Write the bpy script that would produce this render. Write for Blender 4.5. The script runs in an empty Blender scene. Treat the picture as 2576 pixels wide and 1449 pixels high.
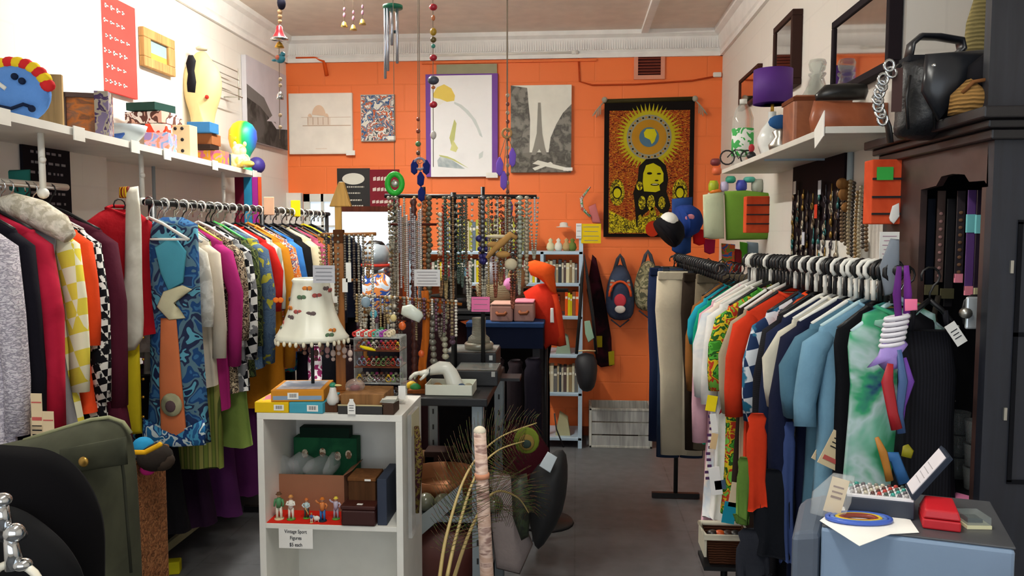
import bpy, math, random
from mathutils import Vector, Matrix, Euler
random.seed(7)
S = bpy.context.scene
COL = S.collection
pi = math.pi
# ---------------------------------------------------------------- camera
F = 2000.0; IW, IH = 2576, 1449
YAW = math.atan(162 / F); PITCH = math.atan(144.5 / F)
CAM = Vector((0, 0, 1.6))
cd = bpy.data.cameras.new('camera'); cam = bpy.data.objects.new('camera', cd); COL.objects.link(cam)
cam.location = CAM; cam.rotation_euler = (pi / 2 - PITCH, 0, YAW)
cd.sensor_fit = 'HORIZONTAL'; cd.sensor_width = 36; cd.lens = 36 * F / IW; cd.clip_start = .05; cd.clip_end = 60
S.camera = cam
RM = Euler((pi / 2 - PITCH, 0, YAW)).to_matrix()
def ray(px, py): return RM @ Vector(((px - IW / 2) / F, (IH / 2 - py) / F, -1))
def PY(px, py, Y): r = ray(px, py); return CAM + r * (Y / r.y)
def PX(px, py, X): r = ray(px, py); return CAM + r * (X / r.x)
def PZ(px, py, Z): r = ray(px, py); return CAM + r * ((Z - CAM.z) / r.z)
# ---------------------------------------------------------------- world, exposure
S.view_settings.view_transform = 'Standard'; S.view_settings.look = 'None'
S.view_settings.gamma = 1.0; S.view_settings.use_curve_mapping = False
S.view_settings.exposure = 0.85
w = bpy.data.worlds.new('daylight'); S.world = w; w.use_nodes = True
w.node_tree.nodes['Background'].inputs[0].default_value = (.75, .86, 1, 1)
w.node_tree.nodes['Background'].inputs[1].default_value = .35
def area(name, loc, rot, sx, sy, power, col):
    l = bpy.data.lights.new(name, 'AREA'); l.shape = 'RECTANGLE'; l.size = sx; l.size_y = sy
    l.energy = power; l.color = col
    o = bpy.data.objects.new(name, l); COL.objects.link(o); o.location = loc; o.rotation_euler = rot
    return o
# daylight entering by the shop window behind the viewer
area('window_daylight', (-.35, -1.55, 1.75), (pi / 2, 0, 0), 3.2, 1.9, 17, (.86, .93, 1))
# fluorescent battens on the ceiling (tube bodies are built below)
area('tube_light', (-1.3, 4.0, 3.02), (0, 0, pi / 2), 1.3, .1, 32, (1, .985, .93))
area('tube_light', (-.2, .9, 3.02), (0, 0, pi / 2), 1.3, .1, 18, (1, .985, .93))

# ---------------------------------------------------------------- colour + materials
def lin(h):
    h = h.lstrip('#'); c = [int(h[i:i + 2], 16) / 255 for i in (0, 2, 4)]
    return tuple((v / 12.92 if v <= .04045 else ((v + .055) / 1.055) ** 2.4) for v in c) + (1,)
MC = {}
def M(col, kind='plain', cols=None, scale=1., rough=.75, metal=0., alpha=None, bump=0., vec=None, emit=0., trans=0., sheen=0.):
    key = (col, kind, tuple(cols or ()), scale, rough, metal, alpha, bump, vec, emit, trans)
    if key in MC: return MC[key]
    m = bpy.data.materials.new(kind + '_' + col.strip('#')); m.use_nodes = True
    nt = m.node_tree; N = nt.nodes; L = nt.links; b = N['Principled BSDF']
    b.inputs['Roughness'].default_value = rough; b.inputs['Specular IOR Level'].default_value = .12 if rough > .74 else .5; b.inputs['Metallic'].default_value = metal
    tc = N.new('ShaderNodeTexCoord'); mp = N.new('ShaderNodeMapping'); L.new(tc.outputs['Object'], mp.inputs[0])
    if vec: mp.inputs['Scale'].default_value = vec
    V = mp.outputs[0]; c1 = lin(col); out = None; hgt = None
    def mix(f, a, bb, mode='MIX'):
        x = N.new('ShaderNodeMix'); x.data_type = 'RGBA'; x.blend_type = mode
        for s_, v in ((0, f), (6, a), (7, bb)):
            if hasattr(v, 'links') or hasattr(v, 'is_linked'): L.new(v, x.inputs[s_])
            else: x.inputs[s_].default_value = v
        return x.outputs[2]
    def noise(sc, det=3, v=V, dist=0):
        n = N.new('ShaderNodeTexNoise'); n.inputs['Scale'].default_value = sc; n.inputs['Detail'].default_value = det
        n.inputs['Distortion'].default_value = dist; L.new(v, n.inputs['Vector']); return n.outputs['Fac']
    def ramp(f, stops, const=False):
        r = N.new('ShaderNodeValToRGB'); e = r.color_ramp.elements
        if const: r.color_ramp.interpolation = 'CONSTANT'
        while len(e) < len(stops): e.new(.5)
        for i, (p, c) in enumerate(stops): e[i].position = p; e[i].color = c
        L.new(f, r.inputs[0]); return r.outputs[0]
    cl = [lin(c) for c in (cols or [])]
    if kind == 'plain':
        n = noise(9 * scale); out = mix(ramp(n, [(.3, (0, 0, 0, 1)), (.7, (1, 1, 1, 1))]), tuple(v * .94 for v in c1[:3]) + (1,), tuple(min(1, v * 1.04) for v in c1[:3]) + (1,))
        hgt = noise(60 * scale) if bump else None
    elif kind == 'multi':      # print made of flat colour patches
        n = noise(8 * scale, 2, dist=.6); k = len(cl) + 1
        out = ramp(n, [(0, c1)] + [(.36 + .30 * i / max(1, k - 1), c) for i, c in enumerate(cl)], True); hgt = n if bump else None
    elif kind == 'soft':       # tie dye, tweed, watercolour
        n = noise(6 * scale, 4, dist=.4); k = len(cl) + 1
        out = ramp(n, [(.30, c1)] + [(.30 + .42 * (i + 1) / k, c) for i, c in enumerate(cl)]); hgt = n if bump else None
    elif kind == 'stripe':     # vec gives the direction
        wv = N.new('ShaderNodeTexWave'); wv.inputs['Scale'].default_value = 5 * scale; wv.bands_direction = 'DIAGONAL' if vec else 'Z'; wv.inputs['Distortion'].default_value = .35
        L.new(V, wv.inputs['Vector']); k = len(cl) + 1
        out = ramp(wv.outputs['Fac'], [(0, c1)] + [((i + 1) / k, c) for i, c in enumerate(cl)], True)
    elif kind == 'check':
        ck = N.new('ShaderNodeTexChecker'); ck.inputs['Scale'].default_value = 20 * scale
        v2 = N.new('ShaderNodeMapping'); v2.inputs['Rotation'].default_value = (.05, .3, .04); L.new(V, v2.inputs[0])
        L.new(v2.outputs[0], ck.inputs['Vector']); ck.inputs[1].default_value = c1; ck.inputs[2].default_value = cl[0]
        out = ck.outputs[0]
        if len(cl) > 1:
            out = mix(ramp(noise(14 * scale), [(.52, (0, 0, 0, 1)), (.56, (1, 1, 1, 1))]), out, cl[1])
    elif kind == 'block':      # painted block wall, bump only plus faint mortar tint
        sx = N.new('ShaderNodeSeparateXYZ'); L.new(tc.outputs['Object'], sx.inputs[0])
        ad = N.new('ShaderNodeMath'); L.new(sx.outputs[0], ad.inputs[0]); L.new(sx.outputs[1], ad.inputs[1])
        cx = N.new('ShaderNodeCombineXYZ'); L.new(ad.outputs[0], cx.inputs[0]); L.new(sx.outputs[2], cx.inputs[1])
        br = N.new('ShaderNodeTexBrick'); L.new(cx.outputs[0], br.inputs['Vector'])
        br.inputs['Scale'].default_value = 1.; br.inputs['Brick Width'].default_value = .42 * scale; br.inputs['Row Height'].default_value = .21 * scale
        br.inputs['Mortar Size'].default_value = .006; br.inputs['Mortar Smooth'].default_value = .6
        br.inputs[1].default_value = c1; br.inputs[2].default_value = tuple(v * .95 for v in c1[:3]) + (1,); br.inputs[3].default_value = tuple(v * .9 for v in c1[:3]) + (1,)
        out = mix(.5, br.outputs[0], mix(noise(3), tuple(v * .92 for v in c1[:3]) + (1,), c1)); hgt = br.outputs['Fac']; bump = -abs(bump or .25)
    elif kind == 'wood':
        v2 = N.new('ShaderNodeMapping'); v2.inputs['Scale'].default_value = (14, 14, 1.2); L.new(V, v2.inputs[0])
        n = noise(3 * scale, 5, v2.outputs[0], .8); out = ramp(n, [(.3, tuple(v * .55 for v in c1[:3]) + (1,)), (.7, c1)]); hgt = n
    elif kind == 'weave':
        wa = N.new('ShaderNodeTexWave'); wa.inputs['Scale'].default_value = 22 * scale; wa.bands_direction = 'Z'; wa.inputs['Distortion'].default_value = 2.5; wa.inputs['Detail'].default_value = 3
        L.new(V, wa.inputs['Vector']); n = noise(40 * scale)
        out = mix(n, mix(wa.outputs['Fac'], tuple(v * .35 for v in c1[:3]) + (1,), c1), tuple(v * .6 for v in c1[:3]) + (1,)); hgt = wa.outputs['Fac']; bump = bump or .5
    elif kind == 'floor':
        br = N.new('ShaderNodeTexBrick'); L.new(V, br.inputs['Vector']); br.offset = 0
        br.inputs['Scale'].default_value = 1; br.inputs['Brick Width'].default_value = .6; br.inputs['Row Height'].default_value = .6; br.inputs['Mortar Size'].default_value = .004
        br.inputs[1].default_value = c1; br.inputs[2].default_value = tuple(v * 1.12 for v in c1[:3]) + (1,); br.inputs[3].default_value = tuple(v * .6 for v in c1[:3]) + (1,)
        out = mix(ramp(noise(14, 6), [(.35, (0, 0, 0, 1)), (.7, (1, 1, 1, 1))]), br.outputs[0], tuple(v * 1.35 for v in c1[:3]) + (1,))
    L.new(out, b.inputs['Base Color'])
    if hgt is not None and bump:
        bp = N.new('ShaderNodeBump'); bp.inputs['Strength'].default_value = abs(bump); bp.inputs['Distance'].default_value = .01; bp.invert = bump < 0
        L.new(hgt, bp.inputs['Height']); L.new(bp.outputs[0], b.inputs['Normal'])
    if trans: b.inputs['Transmission Weight'].default_value = trans; b.inputs['IOR'].default_value = 1.3
    if alpha is not None: b.inputs['Alpha'].default_value = alpha
    if emit: L.new(out, b.inputs['Emission Color']); b.inputs['Emission Strength'].default_value = emit
    MC[key] = m; return m
def fab(c, **k): return M(c, rough=.9, bump=.15, **k)
GLASS = M('#e8f2f2', rough=.05, trans=.9, alpha=.45)
BAGP = M('#dfe2e0', rough=.12, alpha=.22)
CHROME = M('#cfd2d4', metal=1, rough=.12); STEEL = M('#8d9699', metal=.6, rough=.4); BLK = M('#121214', rough=.45); BLKM = M('#17161a', rough=.8)
WHT = M('#e9e7de', rough=.5); PAPER = M('#f3f1ea', rough=.9); PINK = M('#f08db8', rough=.9); CREAMTAG = M('#e6cfa8', rough=.9); REDTAG = M('#c9605a', rough=.9); INK = M('#23232b', rough=.9)
GOLD = M('#c79a3c', metal=.9, rough=.3); SILV = M('#b5b3aa', metal=.85, rough=.3)

# ---------------------------------------------------------------- mesh helpers
class MB:
    def __init__(s): s.v = []; s.f = []; s.mi = []; s.sm = []; s.m = Matrix.Identity(4)
    def at(s, loc=(0, 0, 0), rot=(0, 0, 0), sc=(1, 1, 1)):
        s.m = Matrix.Translation(loc) @ Euler(rot).to_matrix().to_4x4() @ Matrix.Diagonal((*sc, 1)); return s
    def add(s, vs, fs, mi=0, sm=False):
        n = len(s.v); s.v += [tuple(s.m @ Vector(v)) for v in vs]
        for f in fs: s.f.append([n + i for i in f]); s.mi.append(mi); s.sm.append(sm)
        return s
    def box(s, c, d, mi=0):
        x, y, z = c; a, b, e = d[0] / 2, d[1] / 2, d[2] / 2
        vs = [(x + i * a, y + j * b, z + k * e) for i in (-1, 1) for j in (-1, 1) for k in (-1, 1)]
        return s.add(vs, [(0, 1, 3, 2), (4, 6, 7, 5), (0, 4, 5, 1), (2, 3, 7, 6), (0, 2, 6, 4), (1, 5, 7, 3)], mi)
    def bx(s, x0, x1, y0, y1, z0, z1, mi=0): return s.box(((x0 + x1) / 2, (y0 + y1) / 2, (z0 + z1) / 2), (abs(x1 - x0), abs(y1 - y0), abs(z1 - z0)), mi)
    def tube(s, pts, r, seg=8, mi=0, flat=(1, 1), closed=False):
        pts = [Vector(p) for p in pts]; n = len(pts); rs = r if isinstance(r, (list, tuple)) else [r] * n
        vs = []; fs = []; up = None
        for i, p in enumerate(pts):
            t = (pts[(i + 1) % n] - pts[i - 1]) if closed else (pts[min(n - 1, i + 1)] - pts[max(0, i - 1)])
            t.normalize()
            if up is None:
                up = Vector((0, 1, 0)) if abs(t.y) < .9 else Vector((1, 0, 0))
            up = (up - t * up.dot(t)).normalized(); sd = t.cross(up)
            for k in range(seg):
                a = 2 * pi * k / seg; vs.append(p + up * (math.sin(a) * rs[i] * flat[0]) + sd * (math.cos(a) * rs[i] * flat[1]))
        m = n if closed else n - 1
        for i in range(m):
            for k in range(seg):
                j = (i + 1) % n; fs.append((i * seg + k, i * seg + (k + 1) % seg, j * seg + (k + 1) % seg, j * seg + k))
        if not closed: fs += [tuple(range(seg))[::-1], tuple((n - 1) * seg + k for k in range(seg))]
        return s.add(vs, fs, mi, True)
    def lathe(s, prof, c=(0, 0, 0), seg=24, mi=0, wob=0, lobes=0):
        vs = []; fs = []; n = len(prof)
        for r, z in prof:
            for k in range(seg):
                a = 2 * pi * k / seg; q = r * (1 + wob * math.cos(lobes * a)); vs.append((c[0] + q * math.cos(a), c[1] + q * math.sin(a), c[2] + z))
        for i in range(n - 1):
            for k in range(seg): fs.append((i * seg + k, i * seg + (k + 1) % seg, (i + 1) * seg + (k + 1) % seg, (i + 1) * seg + k))
        if prof[0][0] > 0: fs.append(tuple(range(seg))[::-1])
        if prof[-1][0] > 0: fs.append(tuple((n - 1) * seg + k for k in range(seg)))
        return s.add(vs, fs, mi, True)
    def ell(s, c, r, seg=14, rings=8, mi=0):
        r = r if isinstance(r, (tuple, list)) else (r, r, r)
        vs = [(c[0], c[1], c[2] - r[2])]; fs = []
        for i in range(1, rings):
            t = -pi / 2 + pi * i / rings
            for k in range(seg):
                a = 2 * pi * k / seg; vs.append((c[0] + r[0] * math.cos(t) * math.cos(a), c[1] + r[1] * math.cos(t) * math.sin(a), c[2] + r[2] * math.sin(t)))
        vs.append((c[0], c[1], c[2] + r[2])); e = len(vs) - 1
        for k in range(seg):
            fs.append((0, 1 + (k + 1) % seg, 1 + k)); fs.append((e, 1 + (rings - 2) * seg + k, 1 + (rings - 2) * seg + (k + 1) % seg))
            for i in range(rings - 2): fs.append((1 + i * seg + k, 1 + i * seg + (k + 1) % seg, 1 + (i + 1) * seg + (k + 1) % seg, 1 + (i + 1) * seg + k))
        return s.add(vs, fs, mi, True)
    def prism(s, poly, y0, y1, mi=0):   # poly in local x,z ; extruded along y
        n = len(poly); vs = [(p[0], y0, p[1]) for p in poly] + [(p[0], y1, p[1]) for p in poly]
        return s.add(vs, [tuple(range(n)), tuple(range(2 * n - 1, n - 1, -1))] + [(i, i + n, (i + 1) % n + n, (i + 1) % n) for i in range(n)], mi)
    def slabz(s, poly, z0, z1, mi=0):
        n = len(poly); vs = [(p[0], p[1], z0) for p in poly] + [(p[0], p[1], z1) for p in poly]
        return s.add(vs, [tuple(range(n))[::-1], tuple(range(n, 2 * n))] + [(i, (i + 1) % n, (i + 1) % n + n, i + n) for i in range(n)], mi)
    def face(s, poly, y, mi=0): return s.add([(p[0], y, p[1]) for p in poly], [tuple(range(len(poly)))], mi)
    def disc(s, cx, cz, r, y, mi=0, n=28, rz=None):
        return s.face([(cx + r * math.cos(2 * pi * k / n), cz + (rz or r) * math.sin(2 * pi * k / n)) for k in range(n)], y, mi)
    def pillow(s, poly, d, mi=0, lv=(1, .93, .75, .45), centre=None, back=.35):   # inflated outline, x,z poly
        cx = sum(p[0] for p in poly) / len(poly); cz = sum(p[1] for p in poly) / len(poly)
        if centre: cx, cz = centre
        n = len(poly); vs = []; fs = []
        prof = [(k, -d * math.sqrt(max(0, 1 - k ** 2.2))) for k in lv[::-1]] + [(k, d * back * math.sqrt(max(0, 1 - k ** 2.2))) for k in lv[1:]]
        for k, y in prof:
            for p in poly: vs.append((cx + (p[0] - cx) * k, y, cz + (p[1] - cz) * k))
        m = len(prof); vs += [(cx, -d, cz), (cx, d * back, cz)]; a, b = m * n, m * n + 1
        for i in range(m - 1):
            for k in range(n): fs.append((i * n + k, i * n + (k + 1) % n, (i + 1) * n + (k + 1) % n, (i + 1) * n + k))
        for k in range(n): fs.append((a, (k + 1) % n, k)); fs.append((b, (m - 1) * n + k, (m - 1) * n + (k + 1) % n))
        return s.add(vs, fs, mi, True)
def mk(name, mb, mats, loc=(0, 0, 0), rot=(0, 0, 0), parent=None, bevel=0, sub=0):
    me = bpy.data.meshes.new(name); me.from_pydata(mb.v, [], mb.f)
    for m in (mats if isinstance(mats, (list, tuple)) else [mats]): me.materials.append(m)
    me.polygons.foreach_set('material_index', mb.mi); me.polygons.foreach_set('use_smooth', mb.sm); me.update()
    o = bpy.data.objects.new(name, me); COL.objects.link(o); o.location = loc; o.rotation_euler = rot
    if parent: o.parent = parent
    if bevel: b = o.modifiers.new('b', 'BEVEL'); b.width = bevel; b.segments = 2; b.limit_method = 'ANGLE'
    if sub: b = o.modifiers.new('s', 'SUBSURF'); b.levels = sub; b.render_levels = sub
    return o
def tag(o, label, cat, group=None, kind=None):
    o['label'] = label; o['category'] = cat
    if group: o['group'] = group
    if kind: o['kind'] = kind
    return o
def thing(name, label, cat, mb, mats, loc=(0, 0, 0), rot=(0, 0, 0), group=None, bevel=0, sub=0):
    return tag(mk(name, mb, mats, loc, rot, None, bevel, sub), label, cat, group)
def root(name, label, cat, loc=(0, 0, 0), rot=(0, 0, 0), group=None):
    o = bpy.data.objects.new(name, None); COL.objects.link(o); o.location = loc; o.rotation_euler = rot; o.empty_display_size = .05
    return tag(o, label, cat, group)
def part(p, name, mb, mats, bevel=0, sub=0, label=None, loc=(0, 0, 0), rot=(0, 0, 0)):
    o = mk(name, mb, mats, loc, rot, p, bevel, sub)
    if label: o['label'] = label
    return o
def struct(name, mb, mats, bevel=0):
    o = mk(name, mb, mats, bevel=bevel); o['kind'] = 'structure'; return o
def clone(o, loc=None, rot=None, label=None, group=None, parent=None):
    c = o.copy(); COL.objects.link(c)
    if parent: c.parent = parent
    if loc is not None: c.location = loc
    if rot is not None: c.rotation_euler = rot
    if label: c['label'] = label
    if group: c['group'] = group
    for ch in o.children: clone(ch, parent=c)
    return c
def text(p, body, size, loc, rot, mat, align='CENTER', name='lettering', sx=1.):
    cu = bpy.data.curves.new(name, 'FONT'); cu.body = body; cu.size = size; cu.align_x = align; cu.align_y = 'CENTER'; cu.extrude = .0006; cu.space_line = .95
    t_ = bpy.data.objects.new(name, cu); COL.objects.link(t_); bpy.context.view_layer.update()
    me = bpy.data.meshes.new_from_object(t_.evaluated_get(bpy.context.evaluated_depsgraph_get())); bpy.data.objects.remove(t_); bpy.data.curves.remove(cu)
    me.materials.clear(); me.materials.append(mat)
    o = bpy.data.objects.new(name, me); COL.objects.link(o); o.parent = p; o.location = loc; o.rotation_euler = rot; o.scale = (sx, 1, 1)
    return o
def tri(px, Y): return px * Y / F
def pbox(name, label, cat, x0, y0, x1, y1, Y, d, mat, rz=0, group=None, bevel=.002, rx=0):
    """box whose camera-facing side covers the pixel rectangle at depth Y; origin at its base"""
    a = PY(x0, y1, Y); b = PY(x1, y0, Y); wd = b.x - a.x; h = b.z - a.z
    o = thing(name, label, cat, MB().bx(-wd / 2, wd / 2, 0, d, 0, h), mat, ((a.x + b.x) / 2, Y, a.z), (rx, 0, rz), group, bevel)
    o['w'] = wd; o['h'] = h; return o
def ptpoly(pts, Y, o): return [((PY(x, y, Y) - o).x, (PY(x, y, Y) - o).z) for x, y in pts]
def soft_outline(P, n=2):   # rounds the corners of an outline
    for _ in range(n): P = [q for i in range(len(P)) for q in ((P[i][0] * .75 + P[(i + 1) % len(P)][0] * .25, P[i][1] * .75 + P[(i + 1) % len(P)][1] * .25), (P[i][0] * .25 + P[(i + 1) % len(P)][0] * .75, P[i][1] * .25 + P[(i + 1) % len(P)][1] * .75))]
    return P
def hang_arc(a, b, drop, n=14):
    a = Vector(a); b = Vector(b)
    return [a.lerp(b, i / n) - Vector((0, 0, drop * (1 - (2 * i / n - 1) ** 2))) for i in range(n + 1)]
# ---------------------------------------------------------------- the room
D = PZ(1560, 1096, 0).y
XL = PY(722, 300, D).x; XR = PY(1815, 300, D).x
ZC = PY(1400, 84, D).z
print('ROOM', D, XL, XR, ZC)
WHITE = M('#e9e3da', 'block', scale=.95, rough=.7, bump=.06); ORANGE = M('#f97c38', 'block', scale=1.0, rough=.55, bump=.3)
PLAS = M('#ece6de', rough=.8); CEIL = M('#efe4d8', rough=.85)
XLF, XRF, YF = -3.0, 2.4, -1.7
XP = XL + .10; YP = PX(264, 300, XP).y       # pier on the left, step on the right
YS = 2.78; XS = 1.62
struct('floor', MB().bx(XLF, XRF, YF, D + .1, -.1, 0), M('#57585a', 'floor', rough=.45))
struct('ceiling', MB().bx(XLF, XRF, YF, D + .1, ZC, ZC + .1), CEIL)
struct('wall_back', MB().bx(XL - .1, XR + .1, D, D + .1, 0, ZC), ORANGE)
struct('wall_left', MB().bx(XL - .1, XL, YP, D, 0, ZC), WHITE)
struct('wall_left_pier', MB().bx(XP - .4, XP, YF + .1, YP, 0, ZC), WHITE)
struct('wall_right', MB().bx(XR, XR + .1, YS, D, 0, ZC), WHITE)
struct('wall_right_step', MB().bx(XR + .1, XS + .1, YS, YS + .1, 0, ZC), WHITE)
struct('wall_right_front', MB().bx(XS, XS + .1, YF + .1, YS, 0, ZC), WHITE)
f = MB().bx(XLF, XRF, YF, YF + .1, 0, .75).bx(XLF, XRF, YF, YF + .1, 2.75, ZC).bx(XLF, -1.95, YF, YF + .1, .75, 2.75).bx(1.3, XRF, YF, YF + .1, .75, 2.75)
struct('wall_front', f, WHITE)
wf = MB().bx(-1.95, 1.3, YF + .02, YF + .08, .75, .8).bx(-1.95, 1.3, YF + .02, YF + .08, 2.7, 2.75)
for x in (-1.95, -.87, .21, 1.25): wf.bx(x, x + .05, YF + .02, YF + .08, .75, 2.75)
struct('window_1', wf, M('#dfe3e4'))
# cornice on the back and side walls: fascia with fine flutes and a bead
def fascia(mb, p0, p1, inward, h=.19):
    p0 = Vector(p0); p1 = Vector(p1); n = Vector(inward); prof = [(0, 0), (.02, 0), (.024, -.018), (.018, -.03), (.03, -.045), (.05, -.16), (.09, -.175), (.09, -.19)]
    prof = [(0.0, -h), (.022, -h), (.026, -h + .03), (.016, -h + .035), (.03, -h + .05), (.045, -.05), (.075, -.03), (.08, 0), (0, 0)]
    vs = []
    for e in (p0, p1):
        for a, z in prof: vs.append(e + n * a + Vector((0, 0, z)))
    k = len(prof); mb.add(vs, [(i, (i + 1) % k, (i + 1) % k + k, i + k) for i in range(k)] + [tuple(range(k))[::-1], tuple(range(k, 2 * k))])
    return mb
FL = M('#f7f5f1', rough=.7)
c = fascia(MB(), (XL, D, ZC), (XR, D, ZC), (0, -1, 0))
x = XL + .03
while x < XR - .02: c.bx(x, x + .008, D - .043, D - .03, ZC - .135, ZC - .055); x += .018
struct('trim_1', c, FL)
struct('trim_2', fascia(MB(), (XL, D, ZC), (XL, YP, ZC), (1, 0, 0)), FL)
struct('trim_3', fascia(MB(), (XR, YS, ZC), (XR, D, ZC), (-1, 0, 0)), FL)
struct('trim_4', fascia(MB(), (XP, YP, ZC), (XP, YF + .1, ZC), (1, 0, 0)), FL)
a = PY(718, 492, D - .04); 
struct('baseboard_back', MB().bx(XL, XR, D - .015, D, 0, .07), M('#7a3a22'))
# corner boxing where wall meets the back wall, low on the left
struct('trim_5', MB().bx(XL, PY(762, 490, D).x, D - .05, D, .4, PY(740, 486, D).z), PLAS)
# fluorescent battens
for i, (x, y, lb) in enumerate(((-1.3, 4.0, 'white fluorescent batten on the ceiling by the hung clothes shelf'), (-.2, .9, 'white fluorescent batten on the ceiling near the shop window'))):
    r = root('fluorescent_light', lb, 'ceiling light', (x, y, ZC))
    part(r, 'housing', MB().box((0, 0, -.03), (.07, 1.36, .06)), WHT, bevel=.004)
    part(r, 'tube', MB().tube([(0, -.62, -.078), (0, .62, -.078)], .013, 10), M('#fffdf2', emit=(110, 30)[i]))
# ceiling batten strip at the far right of the ceiling
p0 = PY(1622, 80, D - .08); g = PZ(1650, 4, ZC - .02)
struct('trim_6', MB().add([(p0.x - .025, p0.y, ZC), (p0.x + .025, p0.y, ZC), (p0.x + .025, p0.y, ZC - .03), (p0.x - .025, p0.y, ZC - .03), (g.x - .025, 2.5, ZC), (g.x + .025, 2.5, ZC), (g.x + .025, 2.5, ZC - .03), (g.x - .025, 2.5, ZC - .03)],
       [(0, 1, 2, 3), (4, 7, 6, 5), (0, 3, 7, 4), (1, 5, 6, 2), (3, 2, 6, 7), (0, 4, 5, 1)]), FL)
# vent, conduit, cable on the back wall
v = PY(1633, 200, D); r = root('wall_vent', 'small pinkish square vent high on the orange wall', 'vent', (v.x, D, v.z))
part(r, 'frame', MB().bx(-.115, .115, -.015, 0, 0, .03).bx(-.115, .115, -.015, 0, .165, .195).bx(-.115, -.085, -.015, 0, .03, .165).bx(.085, .115, -.015, 0, .03, .165), M('#e09a80'))
l = MB().bx(-.085, .085, -.003, 0, .03, .165, 1)
for k in range(6): l.box((0, -.008, .045 + k * .022), (.17, .012, .004))
part(r, 'grille', l, [M('#a8553f'), M('#4a1d18')])
a = PY(1080, 140, D - .02); b = PY(1455, 132, D - .02)
thing('conduit', 'white conduit pipe under the cornice of the orange wall', 'pipe', MB().tube([(0, 0, 0), (b.x - a.x, 0, b.z - a.z)], .013, 8).tube([(b.x - a.x - .05, 0, b.z - a.z), (b.x - a.x, 0, b.z - a.z)], .018, 8), WHT, a)
pts = [PY(x, y, D - .012) for x, y in ((1455, 140), (1458, 205), (1490, 214), (1600, 212), (1740, 203), (1800, 192))]
o = pts[0].copy(); thing('cable', 'thin orange painted cable sagging across the wall below the vent', 'cable', MB().tube([p - o for p in pts], .006, 6), M('#b8451c'), o)
a = PY(745, 148, D - .012)
pts = [PY(x, y, D - .014) for x, y in ((745, 146), (790, 145), (815, 155), (822, 190))]; o = pts[0].copy()
thing('pipe', 'orange painted bent pipe stub high on the wall above the dome canvas', 'pipe', MB().tube([p - o for p in pts], [.012, .012, .014, .016], 8), M('#d9571f'), o)
a = PY(1805, 188, D - .03)
thing('adhesive_hook', 'small white plug in the top corner of the orange wall', 'hook', MB().bx(-.03, .03, 0, .03, -.015, .02), WHT, a, bevel=.005)
a = PY(1062, 158, D); b = PY(1300, 158, D)
thing('picture_rail', 'orange painted ledge above the pale poster and tower canvas', 'ledge', MB().bx(0, PY(1500, 156, D).x - a.x, -.02, 0, -.012, .006), ORANGE, (a.x, D, a.z))

# ---------------------------------------------------------------- pictures on the back wall
def wallpic(name, label, cat, x0, y0, x1, y1, d, side, Y=None):
    Yb = Y or D; a = PY(x0, y1, Yb - d); b = PY(x1, y0, Yb - d); r = root(name, label, cat, ((a.x + b.x) / 2, Yb, a.z))
    W_, H_ = b.x - a.x, b.z - a.z
    part(r, 'backing', MB().bx(-W_ / 2, W_ / 2, -d + .001, -.001, 0, H_), side, bevel=.002)
    return r, W_, H_
def shp(W_, H_, pts): return [((u - .5) * W_, v * H_) for u, v in pts]
def circ(W_, H_, u, v, r, n=24, ry=None, a0=0, a1=2 * pi):
    return [((u - .5) * W_ + r * W_ * math.cos(a0 + (a1 - a0) * k / n), v * H_ + (ry or r) * W_ * math.sin(a0 + (a1 - a0) * k / n)) for k in range(n)]
# dome canvas
r, W_, H_ = wallpic('canvas_print', 'square cream canvas with a faint domed building sketch', 'picture', 728, 233, 885, 388, .035, M('#f4e9dc'))
m = MB(); y = -.0365
m.face(shp(W_, H_, [(.02, 0.02), (.98, .02), (.98, .98), (.02, .98)]), y, 0)
for q, (x0, x1, v0, v1) in enumerate([(.2, .98, .6, .606), (.22, .98, .46, .472), (.3, .66, .475, .6)]): m.face(shp(W_, H_, [(x0, v0), (x1, v0), (x1, v1), (x0, v1)]), y - .0006 * (q + 1), 1 if q < 2 else 2)
m.face(circ(W_, H_, .48, .62, .11, 20, .17, 0, pi), y - .003, 3)
for u in (.34, .6): m.face(circ(W_, H_, u, .6, .035, 12, .06, 0, pi), y - .0035, 3)
for u in (.3, .38, .46, .54, .62): m.face(shp(W_, H_, [(u, .48), (u + .012, .48), (u + .012, .6), (u, .6)]), y - .004, 1)
m.face(shp(W_, H_, [(.42, .08), (.6, .08), (.6, .095), (.42, .095)]), y - .001, 2)
part(r, 'print', m, [M('#f6eee2'), M('#c9ac94'), M('#ecdccb'), M('#e8c9ad')]); part(r, 'corner_tag', MB().bx(W_ / 2 - .05, W_ / 2 + .02, -.042, -.038, -.012, .025), PAPER)
# collage canvas
r, W_, H_ = wallpic('canvas_print', 'small portrait canvas with a busy multicoloured collage', 'picture', 908, 237, 992, 356, .03, M('#b9b9b0'))
part(r, 'print', MB().face(shp(W_, H_, [(.02, 0.02), (.98, .02), (.98, .98), (.02, .98)]), -.0315), M('#d9d6cc', 'multi', ['#4a4f55', '#e8e6df', '#c8623c', '#8c9098', '#3d5d8c', '#e9e6da'], scale=2.3))
part(r, 'corner_tag', MB().bx(W_ / 2 - .05, W_ / 2 + .005, -.036, -.032, .01, .04), PAPER)
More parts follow.
